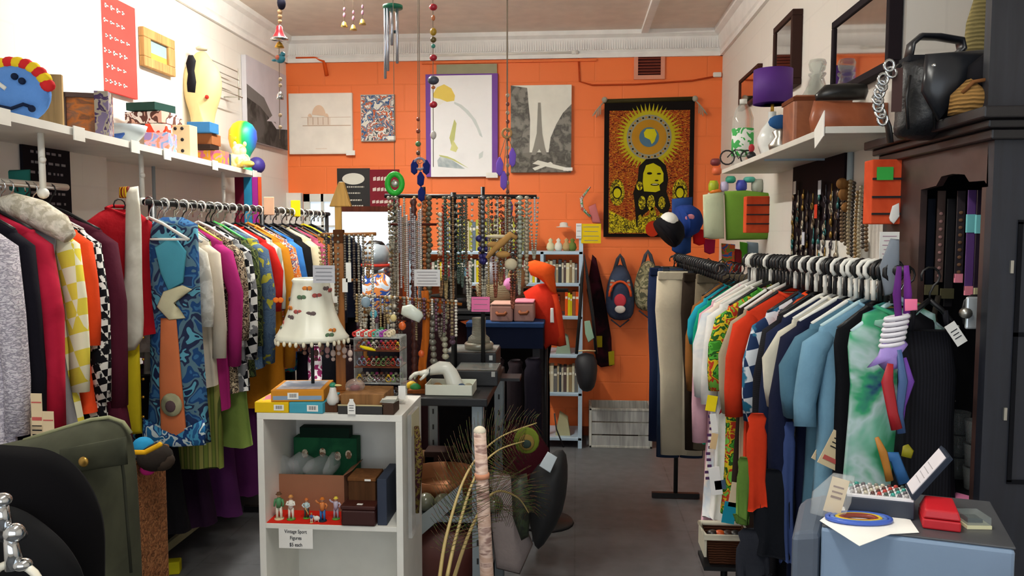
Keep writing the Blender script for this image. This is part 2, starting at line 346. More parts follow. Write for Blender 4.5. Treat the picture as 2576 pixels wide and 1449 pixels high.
# purple framed poster
r, W_, H_ = wallpic('framed_poster', 'large white poster of a figure in a yellow headscarf in purple frame', 'picture', 1072, 184, 1252, 445, .03, M('#8054a8'))
m = MB(); y = -.032
m.face(shp(W_, H_, [(.07, 0), (.92, 0), (.92, .985), (.07, .985)]), y, 0)
m.face(shp(W_, H_, [(.10, .80), (.16, .87), (.26, .90), (.36, .86), (.41, .79), (.4, .74), (.3, .73), (.2, .76), (.12, .77)]), y - .001, 1)
m.face(shp(W_, H_, [(.12, .77), (.2, .76), (.27, .735), (.2, .70), (.15, .69), (.10, .72)]), y - .0012, 2)
c_ = [(.40, .73), (.5, .70), (.6, .64), (.7, .55), (.76, .45), (.79, .38), (.75, .40), (.71, .47), (.64, .56), (.55, .63), (.47, .68), (.4, .71)]
m.face(shp(W_, H_, c_), y - .001, 3)
m.face(shp(W_, H_, [(.33, .38), (.4, .56), (.43, .52), (.4, .36), (.36, .30)]), y - .001, 4)
m.face(shp(W_, H_, [(.34, .26), (.38, .36), (.45, .28), (.42, .24)]), y - .0013, 5)
m.face(shp(W_, H_, [(.16, .16), (.17, .10), (.45, .08), (.55, .075), (.35, .17), (.2, .20)]), y - .001, 3)
m.face(shp(W_, H_, [(.2, .20), (.35, .17), (.6, .08), (.4, .17), (.3, .2), (.18, .215)]), y - .0016, 4)
m.face(shp(W_, H_, [(.74, .22), (.8, .25), (.79, .19), (.74, .17)]), y - .001, 3)
part(r, 'print', m, [M('#ffffff'), M('#f1d66b'), M('#fdfaf0'), M('#7f97a3', 'soft', ['#d9e0dd']), M('#ccd089'), M('#dede9a')])
part(r, 'corner_tag', MB().bx(W_ / 2 - .09, W_ / 2 + .0, -.037, -.0345, -.01, .03), PAPER)
a = PY(1098, 184, D - .02); b = PY(1250, 160, D - .02)
thing('board', 'grey green board standing behind the top of the purple framed poster', 'board', MB().bx(0, b.x - a.x, 0, .015, -.02, b.z - a.z), M('#a3a184'), a)
# tower canvas
r, W_, H_ = wallpic('canvas_print', 'black and white canvas of a tall iron tower at a street end', 'picture', 1285, 213, 1438, 434, .035, M('#77736c'))
m = MB(); y = -.0365
m.face(shp(W_, H_, [(0, 0), (1, 0), (1, 1), (0, 1)]), y, 0)
m.face(shp(W_, H_, [(0, .12), (.31, .2), (.32, .6), (.27, .97), (0, 1)]), y - .001, 1)
m.face(shp(W_, H_, [(1, .15), (.62, .2), (.66, .4), (.75, .55), (.86, .68), (1, .78)]), y - .001, 1)
m.face(shp(W_, H_, [(0, 0), (1, 0), (1, .2), (.66, .23), (.3, .23), (0, .2)]), y - .002, 2)
m.face(shp(W_, H_, [(.45, .8), (.49, .8), (.52, .45), (.56, .3), (.6, .2), (.53, .2), (.47, .27), (.41, .2), (.34, .2), (.38, .3), (.43, .45)]), y - .003, 3)
m.face(shp(W_, H_, [(.36, .1), (.95, 0.01), (.99, .04), (.45, .14)]), y - .003, 0); m.face(shp(W_, H_, [(.4, .02), (.7, .1), (.66, .12), (.36, .05)]), y - .0034, 0)
part(r, 'print', m, [M('#e9e8dc'), M('#7b7870', 'soft', ['#5c5a56', '#8e8b83'], scale=3), M('#6f6c66', 'soft', ['#57554f', '#837f77'], scale=3), M('#96938a')])
part(r, 'corner_tag', MB().bx(W_ / 2 - .06, W_ / 2 + .01, -.044, -.041, .01, .035), PAPER)
# menu-like posters
r, W_, H_ = wallpic('poster', 'black poster with a white splash and rows of white lettering', 'poster', 849, 423, 930, 534, .012, BLK)
m = MB().face(circ(W_, H_, .5, .76, .34, 26, .17), -.0135)
part(r, 'printed_splash', m, M('#dedccf'))
for k, (s_, v) in enumerate((('THRIFTY', .56), ('TREASURES', .42), ('EVERY DAY', .27), ('OPEN', .13))): pass
m = MB()
for v, a0, a1 in ((.56, .3, .82), (.42, .3, .7), (.26, .32, .74), (.13, .2, .8)):
    u = a0
    while u < a1: q = random.uniform(.03, .07); m.face(shp(W_, H_, [(u, v), (min(u + q, a1), v), (min(u + q, a1), v + .035), (u, v + .03)]), -.0135); u += q + .02
part(r, 'printed_lines', m, M('#c9c5b8'))
r, W_, H_ = wallpic('poster', 'maroon poster with rows of white lettering beside the black one', 'poster', 931, 426, 1004, 536, .012, M('#7e2430'))
m = MB()
for v, a0, a1, h in ((.74, .12, .62, .1), (.5, .1, .62, .09), (.22, .08, .75, .08), (.1, .3, .5, .06)):
    u = a0
    while u < a1: q = random.uniform(.07, .14); m.face(shp(W_, H_, [(u, v), (min(u + q, a1), v + .01), (min(u + q, a1), v + h), (u, v + h * .8)]), -.0135); u += q + .03
part(r, 'printed_lines', m, M('#d8c9bf'))
# tapestry
T0 = PY(1518, 596, D - .03); T1 = PY(1748, 252, D - .03); W_, H_ = T1.x - T0.x, T1.z - T0.z
r = root('tapestry', 'large red and yellow tapestry with a sun above a person with long locks', 'wall hanging', ((T0.x + T1.x) / 2, D - .03, T0.z))
part(r, 'cloth', MB().bx(-W_ / 2, W_ / 2, 0, .01, 0, H_), M('#15100f', rough=.9))
m = MB(); y = -.001
m.face(shp(W_, H_, [(.055, .025), (.95, .025), (.95, .93), (.055, .93)]), y, 0)
def star(cx, cz, r0, r1, n, yy, mi):
    P = []
    for k in range(n * 2): q = r1 if k % 2 else r0; t = pi * k / n; P.append((cx + q * math.cos(t), cz + q * math.sin(t)))
    for k in range(n):   # each ray a little triangle plus a core disc
        t = 2 * pi * k / n; dt = pi / n * .8
        m.face([(cx + r0 * math.cos(t - dt), cz + r0 * math.sin(t - dt)), (cx + r1 * math.cos(t), cz + r1 * math.sin(t)), (cx + r0 * math.cos(t + dt), cz + r0 * math.sin(t + dt))], yy, mi)
    m.disc(cx, cz, r0 * 1.01, yy, mi, 40)
cx, cz = 0, .735 * H_
star(cx, cz, .285 * W_, .38 * W_, 48, y - .001, 1)
m.disc(cx, cz, .25 * W_, y - .002, 2, 36); m.disc(cx, cz, .195 * W_, y - .003, 3, 36); m.disc(cx, cz, .11 * W_, y - .004, 4, 30)
for k in range(40):
    t = 2 * pi * k / 40; m.disc(cx + .222 * W_ * math.cos(t), cz + .222 * W_ * math.sin(t), .012 * W_, y - .0027, 3 if k % 2 else 6, 6)
m.face([(cx + p * W_, cz + q * W_) for p, q in ((-.03, .09), (.06, .09), (.085, .03), (.06, -.05), (.03, -.08), (.01, -.03), (-.05, 0), (-.06, .05))], y - .005, 5)
hx = .05 * W_; hz = .43 * H_
m.face([(hx + p * W_, hz + q * W_) for p, q in ((-.17, .0), (-.16, .14), (-.08, .22), (.05, .23), (.14, .15), (.17, 0), (.15, -.14), (.2, -.3), (.14, -.45), (.02, -.3), (-.1, -.4), (-.18, -.55), (-.2, -.3), (-.22, -.16))], y - .002, 6)
m.face([(hx + p * W_, hz + q * W_) for p, q in ((-.11, .06), (-.08, .15), (.0, .175), (.08, .13), (.115, .06), (.115, -.03), (.07, -.07), (.08, -.13), (.03, -.15), (-.1, -.14), (-.115, -.04))], y - .003, 7)
for p, q, a, b in ((-.04, .06, .03, .014), (.065, .055, .025, .01), (.04, -.02, .022, .009), (.02, -.065, .05, .013)): m.face(circ(W_, H_, .5 + hx / W_ + p, hz / H_ + q * W_ / H_, a, 12, b), y - .004, 6)
m.face(circ(W_, H_, .5 + .07, hz / H_ - .062 * W_ / H_, .035, 10, .005), y - .0045, 8)
for p, q, a, b in ((-.12, -.27, .04, .08), (-.02, -.27, .045, .09), (.1, -.27, .04, .07), (.0, -.42, .04, .1), (-.14, -.5, .03, .1), (.1, -.48, .045, .1), (.0, -.6, .06, .05), (-.15, -.08, .035, .05)):
    m.face(circ(W_, H_, .5 + hx / W_ + p, hz / H_ + q * W_ / H_, a, 14, b), y - .0035, 9)
for s_ in (-1, 1):
    gx = s_ * .35 * W_; gz = .33 * H_
    m.disc(gx, gz, .085 * W_, y - .003, 9, 16, .15 * W_); m.disc(gx, gz + .0 * W_, .055 * W_, y - .004, 6, 14, .075 * W_); m.disc(gx, gz - .005, .042 * W_, y - .005, 7, 12, .055 * W_)
m.face(shp(W_, H_, [(.06, .03), (.94, .03), (.94, .16), (.75, .12), (.55, .17), (.3, .12), (.06, .2)]), y - .0015, 9)
m.face(circ(W_, H_, .55, .06, .08, 14, .09), y - .005, 10)
part(r, 'printed_design', m, [M('#8f2b18', 'multi', ['#b0561d', '#5a1512', '#c07a22', '#7c1f16'], scale=3.2, vec=(1, 1, 3)), M('#b3a81e'), M('#8f8c78'), M('#b08022'), M('#4d6f86'), M('#c9c31b'), M('#17140e'), M('#c2bb14'), M('#e4ddb0'), M('#8f8a1c', 'multi', ['#b8a41c', '#4a4416', '#cdbf1e'], scale=5), M('#b53216')])
part(r, 'top_hem', MB().tube([(-W_ / 2 - .01, 0, H_), (W_ / 2 + .01, 0, H_ + .012)], .016, 8), M('#3a3318'))
for s_ in (-1, 1):
    t = MB()
    for k in range(5): t.tube([(s_ * W_ / 2, -.01, H_), (s_ * (W_ / 2 + .03 + .01 * k), -.015, H_ - .03 - .012 * k), (s_ * (W_ / 2 + .03 + .015 * k), -.01, H_ - .10 - .01 * (k % 3))], .004, 5)
    t.ell((s_ * W_ / 2, -.012, H_ + .01), .022, 8, 6); part(r, 'tassel', t, M('#a9a594'))
# ---------------------------------------------------------------- garments, hangers, rails
def body_mesh(hw, L, flare, th, seed, neck=.055, strap=False, z0=-.09, folds=1.):
    rnd = random.Random(seed); ph = rnd.uniform(0, 6); k1 = rnd.choice((5, 6, 7)); m = MB(); n = 36; rings = []
    lv = [(z0, neck, .45), (z0 - .014, neck * 1.5, .6), (z0 - .04, hw * .74, .8), (z0 - .062, hw * .96, .9), (z0 - .1, hw, 1), (z0 - .2, hw * .93, 1)]
    if strap: lv = [(z0 - .05, hw * .55, .5), (z0 - .1, hw * .6, .8), (z0 - .16, hw * .72, 1), (z0 - .28, hw * .68, 1)]
    zb = z0 - .1 - L; zl = lv[-1][0]; hl = lv[-1][1]
    for i in range(1, 9):
        t = i / 8; lv.append((zl + (zb - zl) * t, hl + (hw * flare - hl) * t ** 1.2, 1 + .25 * t))
    for i, (z, w_, tt) in enumerate(lv):
        f = max(0, (i - 3) / len(lv)); r = []
        for k in range(n):
            a = 2 * pi * k / n; c, s_ = math.cos(a), math.sin(a)
            x = w_ * math.copysign(abs(c) ** .7, c)
            y = th * tt * math.copysign(abs(s_) ** .8, s_) + folds * f * .016 * math.sin(k1 * a + ph + z * 3) + folds * f * .008 * math.sin(11 * a + ph * 2)
            r.append((x + f * .008 * math.sin(z * 9 + ph), y, z + f * .012 * math.sin(2 * a + ph)))
        rings.append(r)
    vs = [p for r in rings for p in r]; fs = []
    for i in range(len(rings) - 1):
        for k in range(n): fs.append((i * n + k, i * n + (k + 1) % n, (i + 1) * n + (k + 1) % n, (i + 1) * n + k))
    fs.append(tuple(range(n))); fs.append(tuple((len(rings) - 1) * n + k for k in range(n))[::-1])
    return m.add(vs, fs, 0, True)
def sleeve_mesh(s, hw, L, th, z0, seed, wide=.06):
    rnd = random.Random(seed + s); q = rnd.uniform(-.01, .015)
    pts = [(s * (hw - .035), 0, z0 - .085), (s * (hw + .005), 0, z0 - .12), (s * (hw + .03 + q), q, z0 - .12 - L * .35), (s * (hw + .035 + q), -q, z0 - .12 - L * .7), (s * (hw + .03), q, z0 - .12 - L)]
    return MB().tube(pts, [wide * .7, wide, wide * .9, wide * .82, wide * .8], 12, flat=(min(1, th * 1.1 / wide), .8))
def hanger(label, mat, loc, rot, hw=.19, drop=.075, bar=False, group=None):
    m = MB(); z = -.075
    m.tube([(0, 0, z + .012), (-hw * .35, 0, z - .012), (-hw * .8, 0, z - drop * .75), (-hw, 0, z - drop)], .0065, 7)
    m.tube([(0, 0, z + .012), (hw * .35, 0, z - .012), (hw * .8, 0, z - drop * .75), (hw, 0, z - drop)], .0065, 7)
    if bar: m.tube([(-hw * .96, 0, z - drop), (hw * .96, 0, z - drop)], .005, 7)
    o = thing('coat_hanger', label, 'hanger', m, mat, loc, rot, group)
    hk = [(.024 * math.cos(a), 0, -.004 + .024 * math.sin(a)) for a in [pi * (1.15 - .19 * i) for i in range(9)]]
    part(o, 'hook', MB().tube(hk + [(0, 0, -.045), (0, 0, -.062)], .003, 6), CHROME if mat is not BLK else BLK)
    return o
SEED = [1]
def garment(label, cat, loc, rz, mat, L=.6, hw=.2, sl=.18, flare=1.05, th=.035, hm=None, hl=None, strap=False, tags=(), name=None, folds=1., extra=None, z0=-.09, neck=.055, q=1.):
    hw *= q; neck *= .5 + q / 2
    SEED[0] += 1; sd = SEED[0]
    r = root(name or cat.replace(' ', '_'), label, cat, loc, (0, 0, rz))
    b = part(r, 'body', body_mesh(hw, L, flare, th, sd, neck, strap, z0, folds), mat)
    if sl:
        for s in (-1, 1): part(r, 'sleeve', sleeve_mesh(s, hw, sl, th, z0, sd, .06 * q), mat if not isinstance(extra, dict) or 'sleeve' not in extra else extra['sleeve'])
    if strap:
        for s in (-1, 1): part(r, 'shoulder_strap', MB().tube([(s * hw * .5, -.005, z0 - .05), (s * hw * .42, 0, z0 + .0)], .008, 6), mat)
    else:
        part(r, 'collar', MB().tube([(-neck, 0, z0 + .004), (-neck * .5, -.02, z0 - .01), (0, -.028, z0 - .022), (neck * .5, -.02, z0 - .01), (neck, 0, z0 + .004), (neck * .4, .016, z0 + .012), (-neck * .4, .016, z0 + .012)], .007, 6, closed=True), extra.get('collar', mat) if isinstance(extra, dict) else mat)
    for (tx, tz, tm, tw, thh, ang) in tags:
        t = MB().at((tx, -th * 1.6 - .012, tz), (0, ang, 0)).box((0, 0, -thh / 2), (tw, .003, thh)); t.box((0, -.0025, -thh * .78), (tw * .8, .001, thh * .12), 1)
        for q in (.2, .32, .44): t.box((0, -.0025, -thh * q), (tw * .7, .001, thh * .03), 2)
        t.tube([(0, 0, 0), (0, .006, .03)], .0012, 4, 2)
        part(r, 'price_tag', t, [tm, REDTAG, INK])
    if hm is not None: hanger(hl, hm, loc, (0, 0, rz), hw=hw * .93)
    return r
def rail_thing(name, label, cat, a, b, mat, rad=.0125, legs=()):
    a = Vector(a); b = Vector(b); o = root(name, label, cat, (a.x, a.y, 0))
    part(o, 'rail', MB().tube([(0, 0, a.z), (b.x - a.x, b.y - a.y, b.z)], rad, 10), mat)
    for q in legs:
        p = a.lerp(b, q); part(o, 'upright', MB().tube([(p.x - a.x, p.y - a.y, 0.02), (p.x - a.x, p.y - a.y, p.z)], rad, 10), mat)
        part(o, 'foot', MB().box((p.x - a.x, p.y - a.y, .02), (.28, .03, .03)), mat)
    return o
# --- left near rack
RA = Vector((-1.95, 0, 1.765)); 
ra = rail_thing('clothes_rail', 'white tube clothes rail of coats nearest the khaki coat', 'clothes rail', (RA.x, 1.75, RA.z), (RA.x, 2.92, RA.z), WHT, .013, ())
BURG = fab('#4a1e28'); 
def GA(Y, *a, **k):
    k.setdefault('q', .9); k['flare'] = 1 + (k.get('flare', 1.05) - 1) * .85; return garment(a[0], a[1], (RA.x + k.pop('dx', 0), Y, RA.z - .012), math.radians(k.pop('rz', 0)), *a[2:], **k)
GA(2.30, 'lilac and white tweed jacket with dark flecks, nearest on the coat rail', 'jacket', M('#b9b2ba', 'soft', ['#e5dfe4', '#8d8794', '#d8d0d8'], scale=9, rough=.95, vec=(1, 1, 2.6), bump=.5), L=.72, hw=.2, sl=.58, flare=1.25, th=.045, hm=WHT, hl='white hanger carrying the lilac tweed jacket', rz=6, tags=())
GA(2.40, 'near black blazer hanging between the tweed jacket and the crimson coat', 'jacket', fab('#16141d'), L=.74, hw=.2, sl=.58, flare=1.3, th=.035, hm=BLK, hl='black hanger carrying the near black blazer', tags=((.265, -.74, CREAMTAG, .045, .12, 0),))
GA(2.47, 'long crimson coat with a dark burgundy collar on the coat rail', 'coat', M('#b01c38', 'soft', ['#a51a34', '#c02240'], rough=.9, bump=.1), L=.84, hw=.21, sl=.62, flare=1.45, th=.045, hm=BLK, hl='black hanger carrying the long crimson coat', extra={'collar': BURG}, tags=((.2, -.86, CREAMTAG, .06, .12, .1),))
GA(2.56, 'soft grey cardigan with a yellow and white checked front edge', 'cardigan', fab('#8f8f93'), L=.80, hw=.215, sl=.0, flare=1.42, th=.03, hm=WHT, hl='white hanger carrying the grey cardigan')
GA(2.60, 'yellow and white gingham shirt squeezed behind the grey cardigan', 'shirt', M('#ead84f', 'check', ['#f3efcf'], scale=.9, rough=.9), L=.76, hw=.225, sl=.5, flare=1.35, th=.03, hm=WHT, hl='white hanger carrying the yellow gingham shirt')
GA(2.68, 'bright orange jacket showing its shoulder behind the gingham shirt', 'jacket', fab('#ea4d23'), L=.62, hw=.22, sl=.35, flare=1.2, th=.035, hm=BLK, hl='black hanger carrying the bright orange jacket')
GA(2.72, 'black and white houndstooth coat on the coat rail', 'coat', M('#141418', 'check', ['#e8e6df', '#15151a'], scale=2.0, rough=.9), L=.78, hw=.225, sl=.56, flare=1.4, th=.035, hm=WHT, hl='white hanger carrying the houndstooth coat')
GA(2.82, 'dark burgundy wool coat, last on the coat rail', 'coat', fab('#4f1a2b'), L=.84, hw=.225, sl=.6, flare=1.5, th=.045, hm=BLK, hl='black hanger carrying the dark burgundy coat')
GA(2.63, 'deep red quilted jacket behind a cream fleece collar', 'jacket', fab('#8f1f30'), L=.5, hw=.16, sl=.3, flare=1.1, th=.03, hm=BLK, hl='black hanger carrying the deep red quilted jacket', dx=-.08)
p = PY(95, 560, 2.55); thing('fleece_collar', 'curly cream fleece collar draped over the red jacket shoulders', 'collar', MB().tube([(-.16, 0, .05), (-.08, 0, .055), (0, 0, .03), (.07, 0, -.01), (.11, 0, -.05)], [.03, .045, .05, .045, .025], 12), M('#d8cfbc', 'soft', ['#efe6d4', '#c7bda6'], scale=6, rough=1, bump=1), p)
# --- long left rack
RB = Vector((-1.74, 0, 1.715))
rail_thing('clothes_rail', 'long black clothes rail running to the orange wall', 'clothes rail', (RB.x, 3.1, RB.z), (RB.x, 5.5, RB.z), BLK, .013, (.02, .5, .98))
def GB(Y, *a, **k):
    k.setdefault('q', .78); return garment(a[0], a[1], (RB.x + k.pop('dx', 0), Y, RB.z - .012), math.radians(k.pop('rz', 0)), *a[2:], **k)
DEN = '#3d5a80'
# red short shirt on its own turned hanger, long pale coat sleeve, yellow panel
q = PY(300, 500, 3.0)
r = garment('deep red cotton blouse with short flared sleeves at the rail end', 'blouse', (q.x, 3.0, RB.z - .012), math.radians(62), fab('#a3141f'), L=.4, hw=.16, sl=.2, flare=1.3, th=.04, hm=BLK, hl='black hanger carrying the deep red blouse', z0=-.02)
r = root('long_coat', 'long off-white linen coat hanging edge-on at the rail end', 'coat', (PY(345, 500, 2.96).x, 2.96, RB.z))
a = r.location
part(r, 'body', MB().pillow(ptpoly([(322, 472), (348, 468), (356, 560), (358, 700), (362, 800), (360, 850), (340, 880), (312, 885), (298, 860), (305, 780), (318, 690), (320, 560)], 2.96, a), .035), M('#cfcabb', 'soft', ['#e0dccd', '#c3beae'], rough=.95, bump=.2))
part(r, 'neck_band', MB().pillow(ptpoly([(298, 470), (322, 468), (320, 498), (298, 498)], 2.95, a), .02), M('#b06a25', 'stripe', ['#e7d21e', '#7c2a1a'], scale=6, vec=(1, 0, 0)))
r = root('skirt', 'bright yellow straight skirt hanging below the off-white coat', 'skirt', (PY(332, 1080, 3.02).x, 3.02, PY(332, 1080, 3.02).z)); a = r.location
part(r, 'panel', MB().pillow(ptpoly([(300, 850), (350, 840), (354, 960), (358, 1090), (312, 1095), (306, 960)], 3.02, a), .03), fab('#d3bf23'))
m = MB()
for yy in (850, 905, 955, 1000, 1050): p = PY(357, yy, 3.0) - a; m.ell((p.x, -.01, p.z), .006, 8, 6)
part(r, 'button', m, GOLD)
# painted kimono-like dresses with orange panel and round medallion
def picture_dress(label, cx, Y, top, bot, w0, w1, rz):
    p = PY(cx, top, Y); q = PY(cx, bot, Y); L = p.z - q.z
    r = root('printed_dress', label, 'dress', (p.x, Y, p.z), (0, 0, rz))
    part(r, 'body', MB().pillow([(-w0, 0), (-w0 * .4, .03), (w0 * .4, .03), (w0, 0), (w0 * 1.02, -L * .4), (w1 * .9, -L * .75), (w1, -L), (w1 * .4, -L - .015), (-w1 * .5, -L - .01), (-w1, -L + .01), (-w1 * .85, -L * .7), (-w0, -L * .4)], .05, back=.5), M('#2c3f66', 'multi', ['#3e6f9c', '#254a7c', '#5b7c8c', '#2b3350', '#5fa3b8', '#1f2a4c'], scale=1.25, rough=.9))
    ov = MB().pillow([(-.035, -L * .42), (.03, -L * .42), (.045, -L * .7), (.06, -L * .96), (.02, -L * 1.0), (-.05, -L * .96), (-.05, -L * .7)], .012)
    ov.m = Matrix.Identity(4); o2 = part(r, 'orange_panel', ov, M('#d4794c', rough=.9), loc=(0, -.053, 0), label='orange printed panel')
    sh = MB().pillow([(-w0 * .5, -L * .1), (w0 * .3, -L * .05), (w0 * .75, -L * .12), (w0 * .6, -L * .26), (0, -L * .3), (-w0 * .3, -L * .22)], .012)
    part(r, 'teal_print', sh, M('#4f9fb4', rough=.9), loc=(0, -.05, 0))
    part(r, 'pale_crescent', MB().pillow([(-.06, -L * .37), (-.03, -L * .3), (.05, -L * .27), (.09, -L * .29), (.03, -L * .33), (.0, -L * .39), (.06, -L * .42), (-.01, -L * .43)], .01), M('#d9d3ae', rough=.9), loc=(.01, -.055, 0))
    part(r, 'round_medallion', MB().ell((.01, -.075, -L * .81), (.045, .01, .048), 16, 8).ell((.01, -.084, -L * .815), (.022, .006, .024), 12, 6, 1), [M('#8f8f72', 'soft', ['#b3b18c', '#76765e']), M('#5d4a4e')])
    part(r, 'wave_hem', MB().pillow([(-w1 * .95, -L * .88), (-w1 * .3, -L * .95), (w1 * .4, -L * .93), (w1 * .97, -L * .88), (w1, -L), (0, -L - .012), (-w1, -L + .01)], .015), M('#2c5f92', 'multi', ['#4c9bc4', '#24457c', '#cfe0e2', '#2a6ea0'], scale=2.4), loc=(0, -.045, 0))
    return r
picture_dress('dark blue dress with an orange panel, crescent print and wavy hem', 435, 3.1, 565, 1110, .105, .135, 0)
picture_dress('dark blue dress with an orange panel mostly hidden by the yellow skirt', 275, 3.25, 640, 1130, .08, .105, -.2)
hanger('white hanger turned towards the shop above the blue printed dress', WHT, (PY(375, 525, 3.08).x, 3.08, RB.z - .0), (0, 0, -.35), hw=.21, bar=True)
hanger('white hanger with a clip bar behind the printed dress', WHT, (RB.x, 3.2, RB.z - .01), (0, 0, -.2), hw=.21)
YG = fab('#d6cb35')
GB(3.24, 'white lace top drooping beside the blue printed dress', 'top', M('#d5d0c4', 'soft', ['#eae6db', '#c9c4b6'], scale=4, rough=.95), L=.42, hw=.19, sl=.3, flare=1.0, hm=WHT, hl='white hanger carrying the white lace top', th=.025)
GB(3.34, 'loose ivory blouse with long ribbon ties', 'blouse', fab('#cfc4b2'), L=.6, hw=.2, sl=.45, flare=1.05, th=.03, hm=WHT, hl='white hanger carrying the ivory ribbon blouse')
GB(3.45, 'magenta knitted tunic on the long rail', 'tunic', fab('#a3276c'), L=.72, hw=.21, sl=.5, flare=1.12, th=.035, hm=M('#d8c23a', rough=.5), hl='yellow padded hanger carrying the magenta tunic')
GB(3.55, 'brown and cream leaf print shirt beside the magenta tunic', 'shirt', M('#4a3b30', 'multi', ['#9a8a72', '#2e2823', '#c4b596', '#5c4a3a'], scale=6), L=.66, hw=.215, sl=.4, flare=1.08, th=.028, hm=WHT, hl='white hanger carrying the leaf print shirt')
GB(3.63, 'black and white buffalo plaid shirt on the long rail', 'shirt', M('#15161a', 'check', ['#e8e8e4', '#7c7d80'], scale=1.4, rough=.9), L=.68, hw=.22, sl=.5, flare=1.08, th=.03, hm=BLK, hl='black hanger carrying the black and white plaid shirt')
GB(3.71, 'dark green camouflage shirt between the plaid and the denim jackets', 'shirt', M('#26301f', 'multi', ['#3f4c2a', '#171c14', '#5d6638', '#2d3a22'], scale=2.5), L=.62, hw=.22, sl=.45, flare=1.05, th=.03, hm=M('#3fae4f', rough=.5), hl='green hanger carrying the camouflage shirt')
GB(3.82, 'faded denim jacket speckled with yellow flowers', 'jacket', M('#4a5f78', 'multi', ['#4a5f78', '#52677f', '#3f546e', '#506680', '#485d76', '#a9a238'], scale=2.6, rough=.9), L=.6, hw=.23, sl=.55, flare=1.05, th=.045, hm=WHT, hl='white hanger with a clear clip carrying the faded denim jacket')
GB(3.95, 'bright red polo shirt beside the denim jacket', 'polo shirt', fab('#cf2620'), L=.5, hw=.215, sl=.3, flare=1.0, th=.025, hm=BLK, hl='black hanger carrying the bright red polo shirt')
GB(4.02, 'grey and white striped shirt behind the red polo', 'shirt', M('#9aa08f', 'stripe', ['#d9dccf'], scale=3, vec=(1, 0, 0)), L=.5, hw=.22, sl=.3, flare=1.0, th=.025, hm=BLK, hl='black hanger carrying the grey striped shirt')
GB(4.11, 'mustard yellow coat on the long rail', 'coat', fab('#b9761a'), L=.85, hw=.225, sl=.62, flare=1.1, th=.045, hm=M('#c78224', rough=.5), hl='amber wooden hanger carrying the mustard coat')
GB(4.22, 'orange patchwork shirt with small blue and white motifs', 'shirt', M('#cf6a2b', 'multi', ['#d98a45', '#c95a2a', '#d9cdb8', '#5a4f7a', '#d0662a'], scale=4), L=.66, hw=.225, sl=.55, flare=1.05, th=.03, hm=BLK, hl='black hanger carrying the orange patchwork shirt')
GB(4.33, 'clear mid blue denim shirt on the long rail', 'shirt', M('#2f69ad', 'soft', ['#3a78bd', '#2c60a0'], rough=.9, bump=.2), L=.62, hw=.22, sl=.5, flare=1.05, th=.035, hm=BLK, hl='black hanger carrying the mid blue denim shirt')
GB(4.46, 'plain black leather look jacket beside the mid blue shirt', 'jacket', fab('#141416'), L=.62, hw=.225, sl=.5, flare=1.05, th=.04, hm=BLK, hl='black hanger carrying the plain black jacket')
GB(4.60, 'cream wool cardigan between two dark jackets', 'cardigan', fab('#cdbf9e'), L=.6, hw=.23, sl=.5, flare=1.05, th=.045, hm=BLK, hl='black hanger carrying the cream wool cardigan')
GB(4.73, 'dusty pink cardigan behind the cream one', 'cardigan', fab('#a04a63'), L=.6, hw=.23, sl=.5, flare=1.0, th=.03, hm=BLK, hl='black hanger carrying the dusty pink cardigan')
GB(4.83, 'tan brown suede jacket far along the long rail', 'jacket', fab('#8a5024'), L=.6, hw=.235, sl=.5, flare=1.0, th=.04, hm=BLK, hl='black hanger carrying the tan suede jacket')
GB(4.97, 'black padded jacket near the orange wall end of the rail', 'jacket', fab('#131318'), L=.66, hw=.24, sl=.5, flare=1.05, th=.05, hm=M('#e2cb22', rough=.5), hl='yellow hanger carrying the black padded jacket')
GB(5.12, 'navy and black track top, last on the long rail', 'track top', fab('#1d2740'), L=.6, hw=.22, sl=.5, flare=1.0, th=.04, hm=BLK, hl='black hanger carrying the navy track top')
for k, (px, py, c_, n_) in enumerate(((712, 540, '#ead21c', 'bright yellow size disc on the long rail'), (650, 545, '#e3b797', 'pale peach size disc on the long rail'))):
    p = PY(px, py, 4.3 if k else 4.8); thing('size_marker', n_, 'size marker', MB().bx(-.03, .03, -.004, .004, -.07, .03), M(c_), (RB.x + (.05 if k else .02), p.y - .02, RB.z + .04), group=None, bevel=.004)
# lower tier below: purple / black trousers and a base
rail_thing('clothes_rail', 'low dark clothes rail under the long rack', 'clothes rail', (-1.98, 3.15, .98), (-1.98, 4.9, .98), BLK, .012, ())
def trousers(label, loc, rz, mat, L=.95, w=.16, th=.02, wl=.095, cat='trousers', spread=.0):
    SEED[0] += 1; r = root('trousers', label, cat, loc, (0, 0, rz))
    part(r, 'waistband', MB().box((0, 0, -.07), (w * 2, th * 2.4, .045)), mat, bevel=.006)
    m = MB()
    for s in (-1, 1): m.tube([(s * w * .5, 0, -.075), (s * w * .55, 0, -.25), (s * (w * .52 + spread), .004, -.6), (s * (w * .5 + spread * 1.6), 0, -L)], [w * .56, w * .56, wl * .8, wl * .85], 14, flat=(th / (w * .5), .95))
    part(r, 'legs', m, mat)
    part(r, 'clip', MB().tube([(-w * .8, 0, -.045), (w * .8, 0, -.045)], .005, 6).tube([(0, 0, -.045), (0, 0, .0), (.015, 0, .015), (0, 0, .026), (-.018, 0, .01)], .003, 6).box((-w * .7, 0, -.052), (.03, .016, .03)).box((w * .7, 0, -.052), (.03, .016, .03)), BLK)
    return r
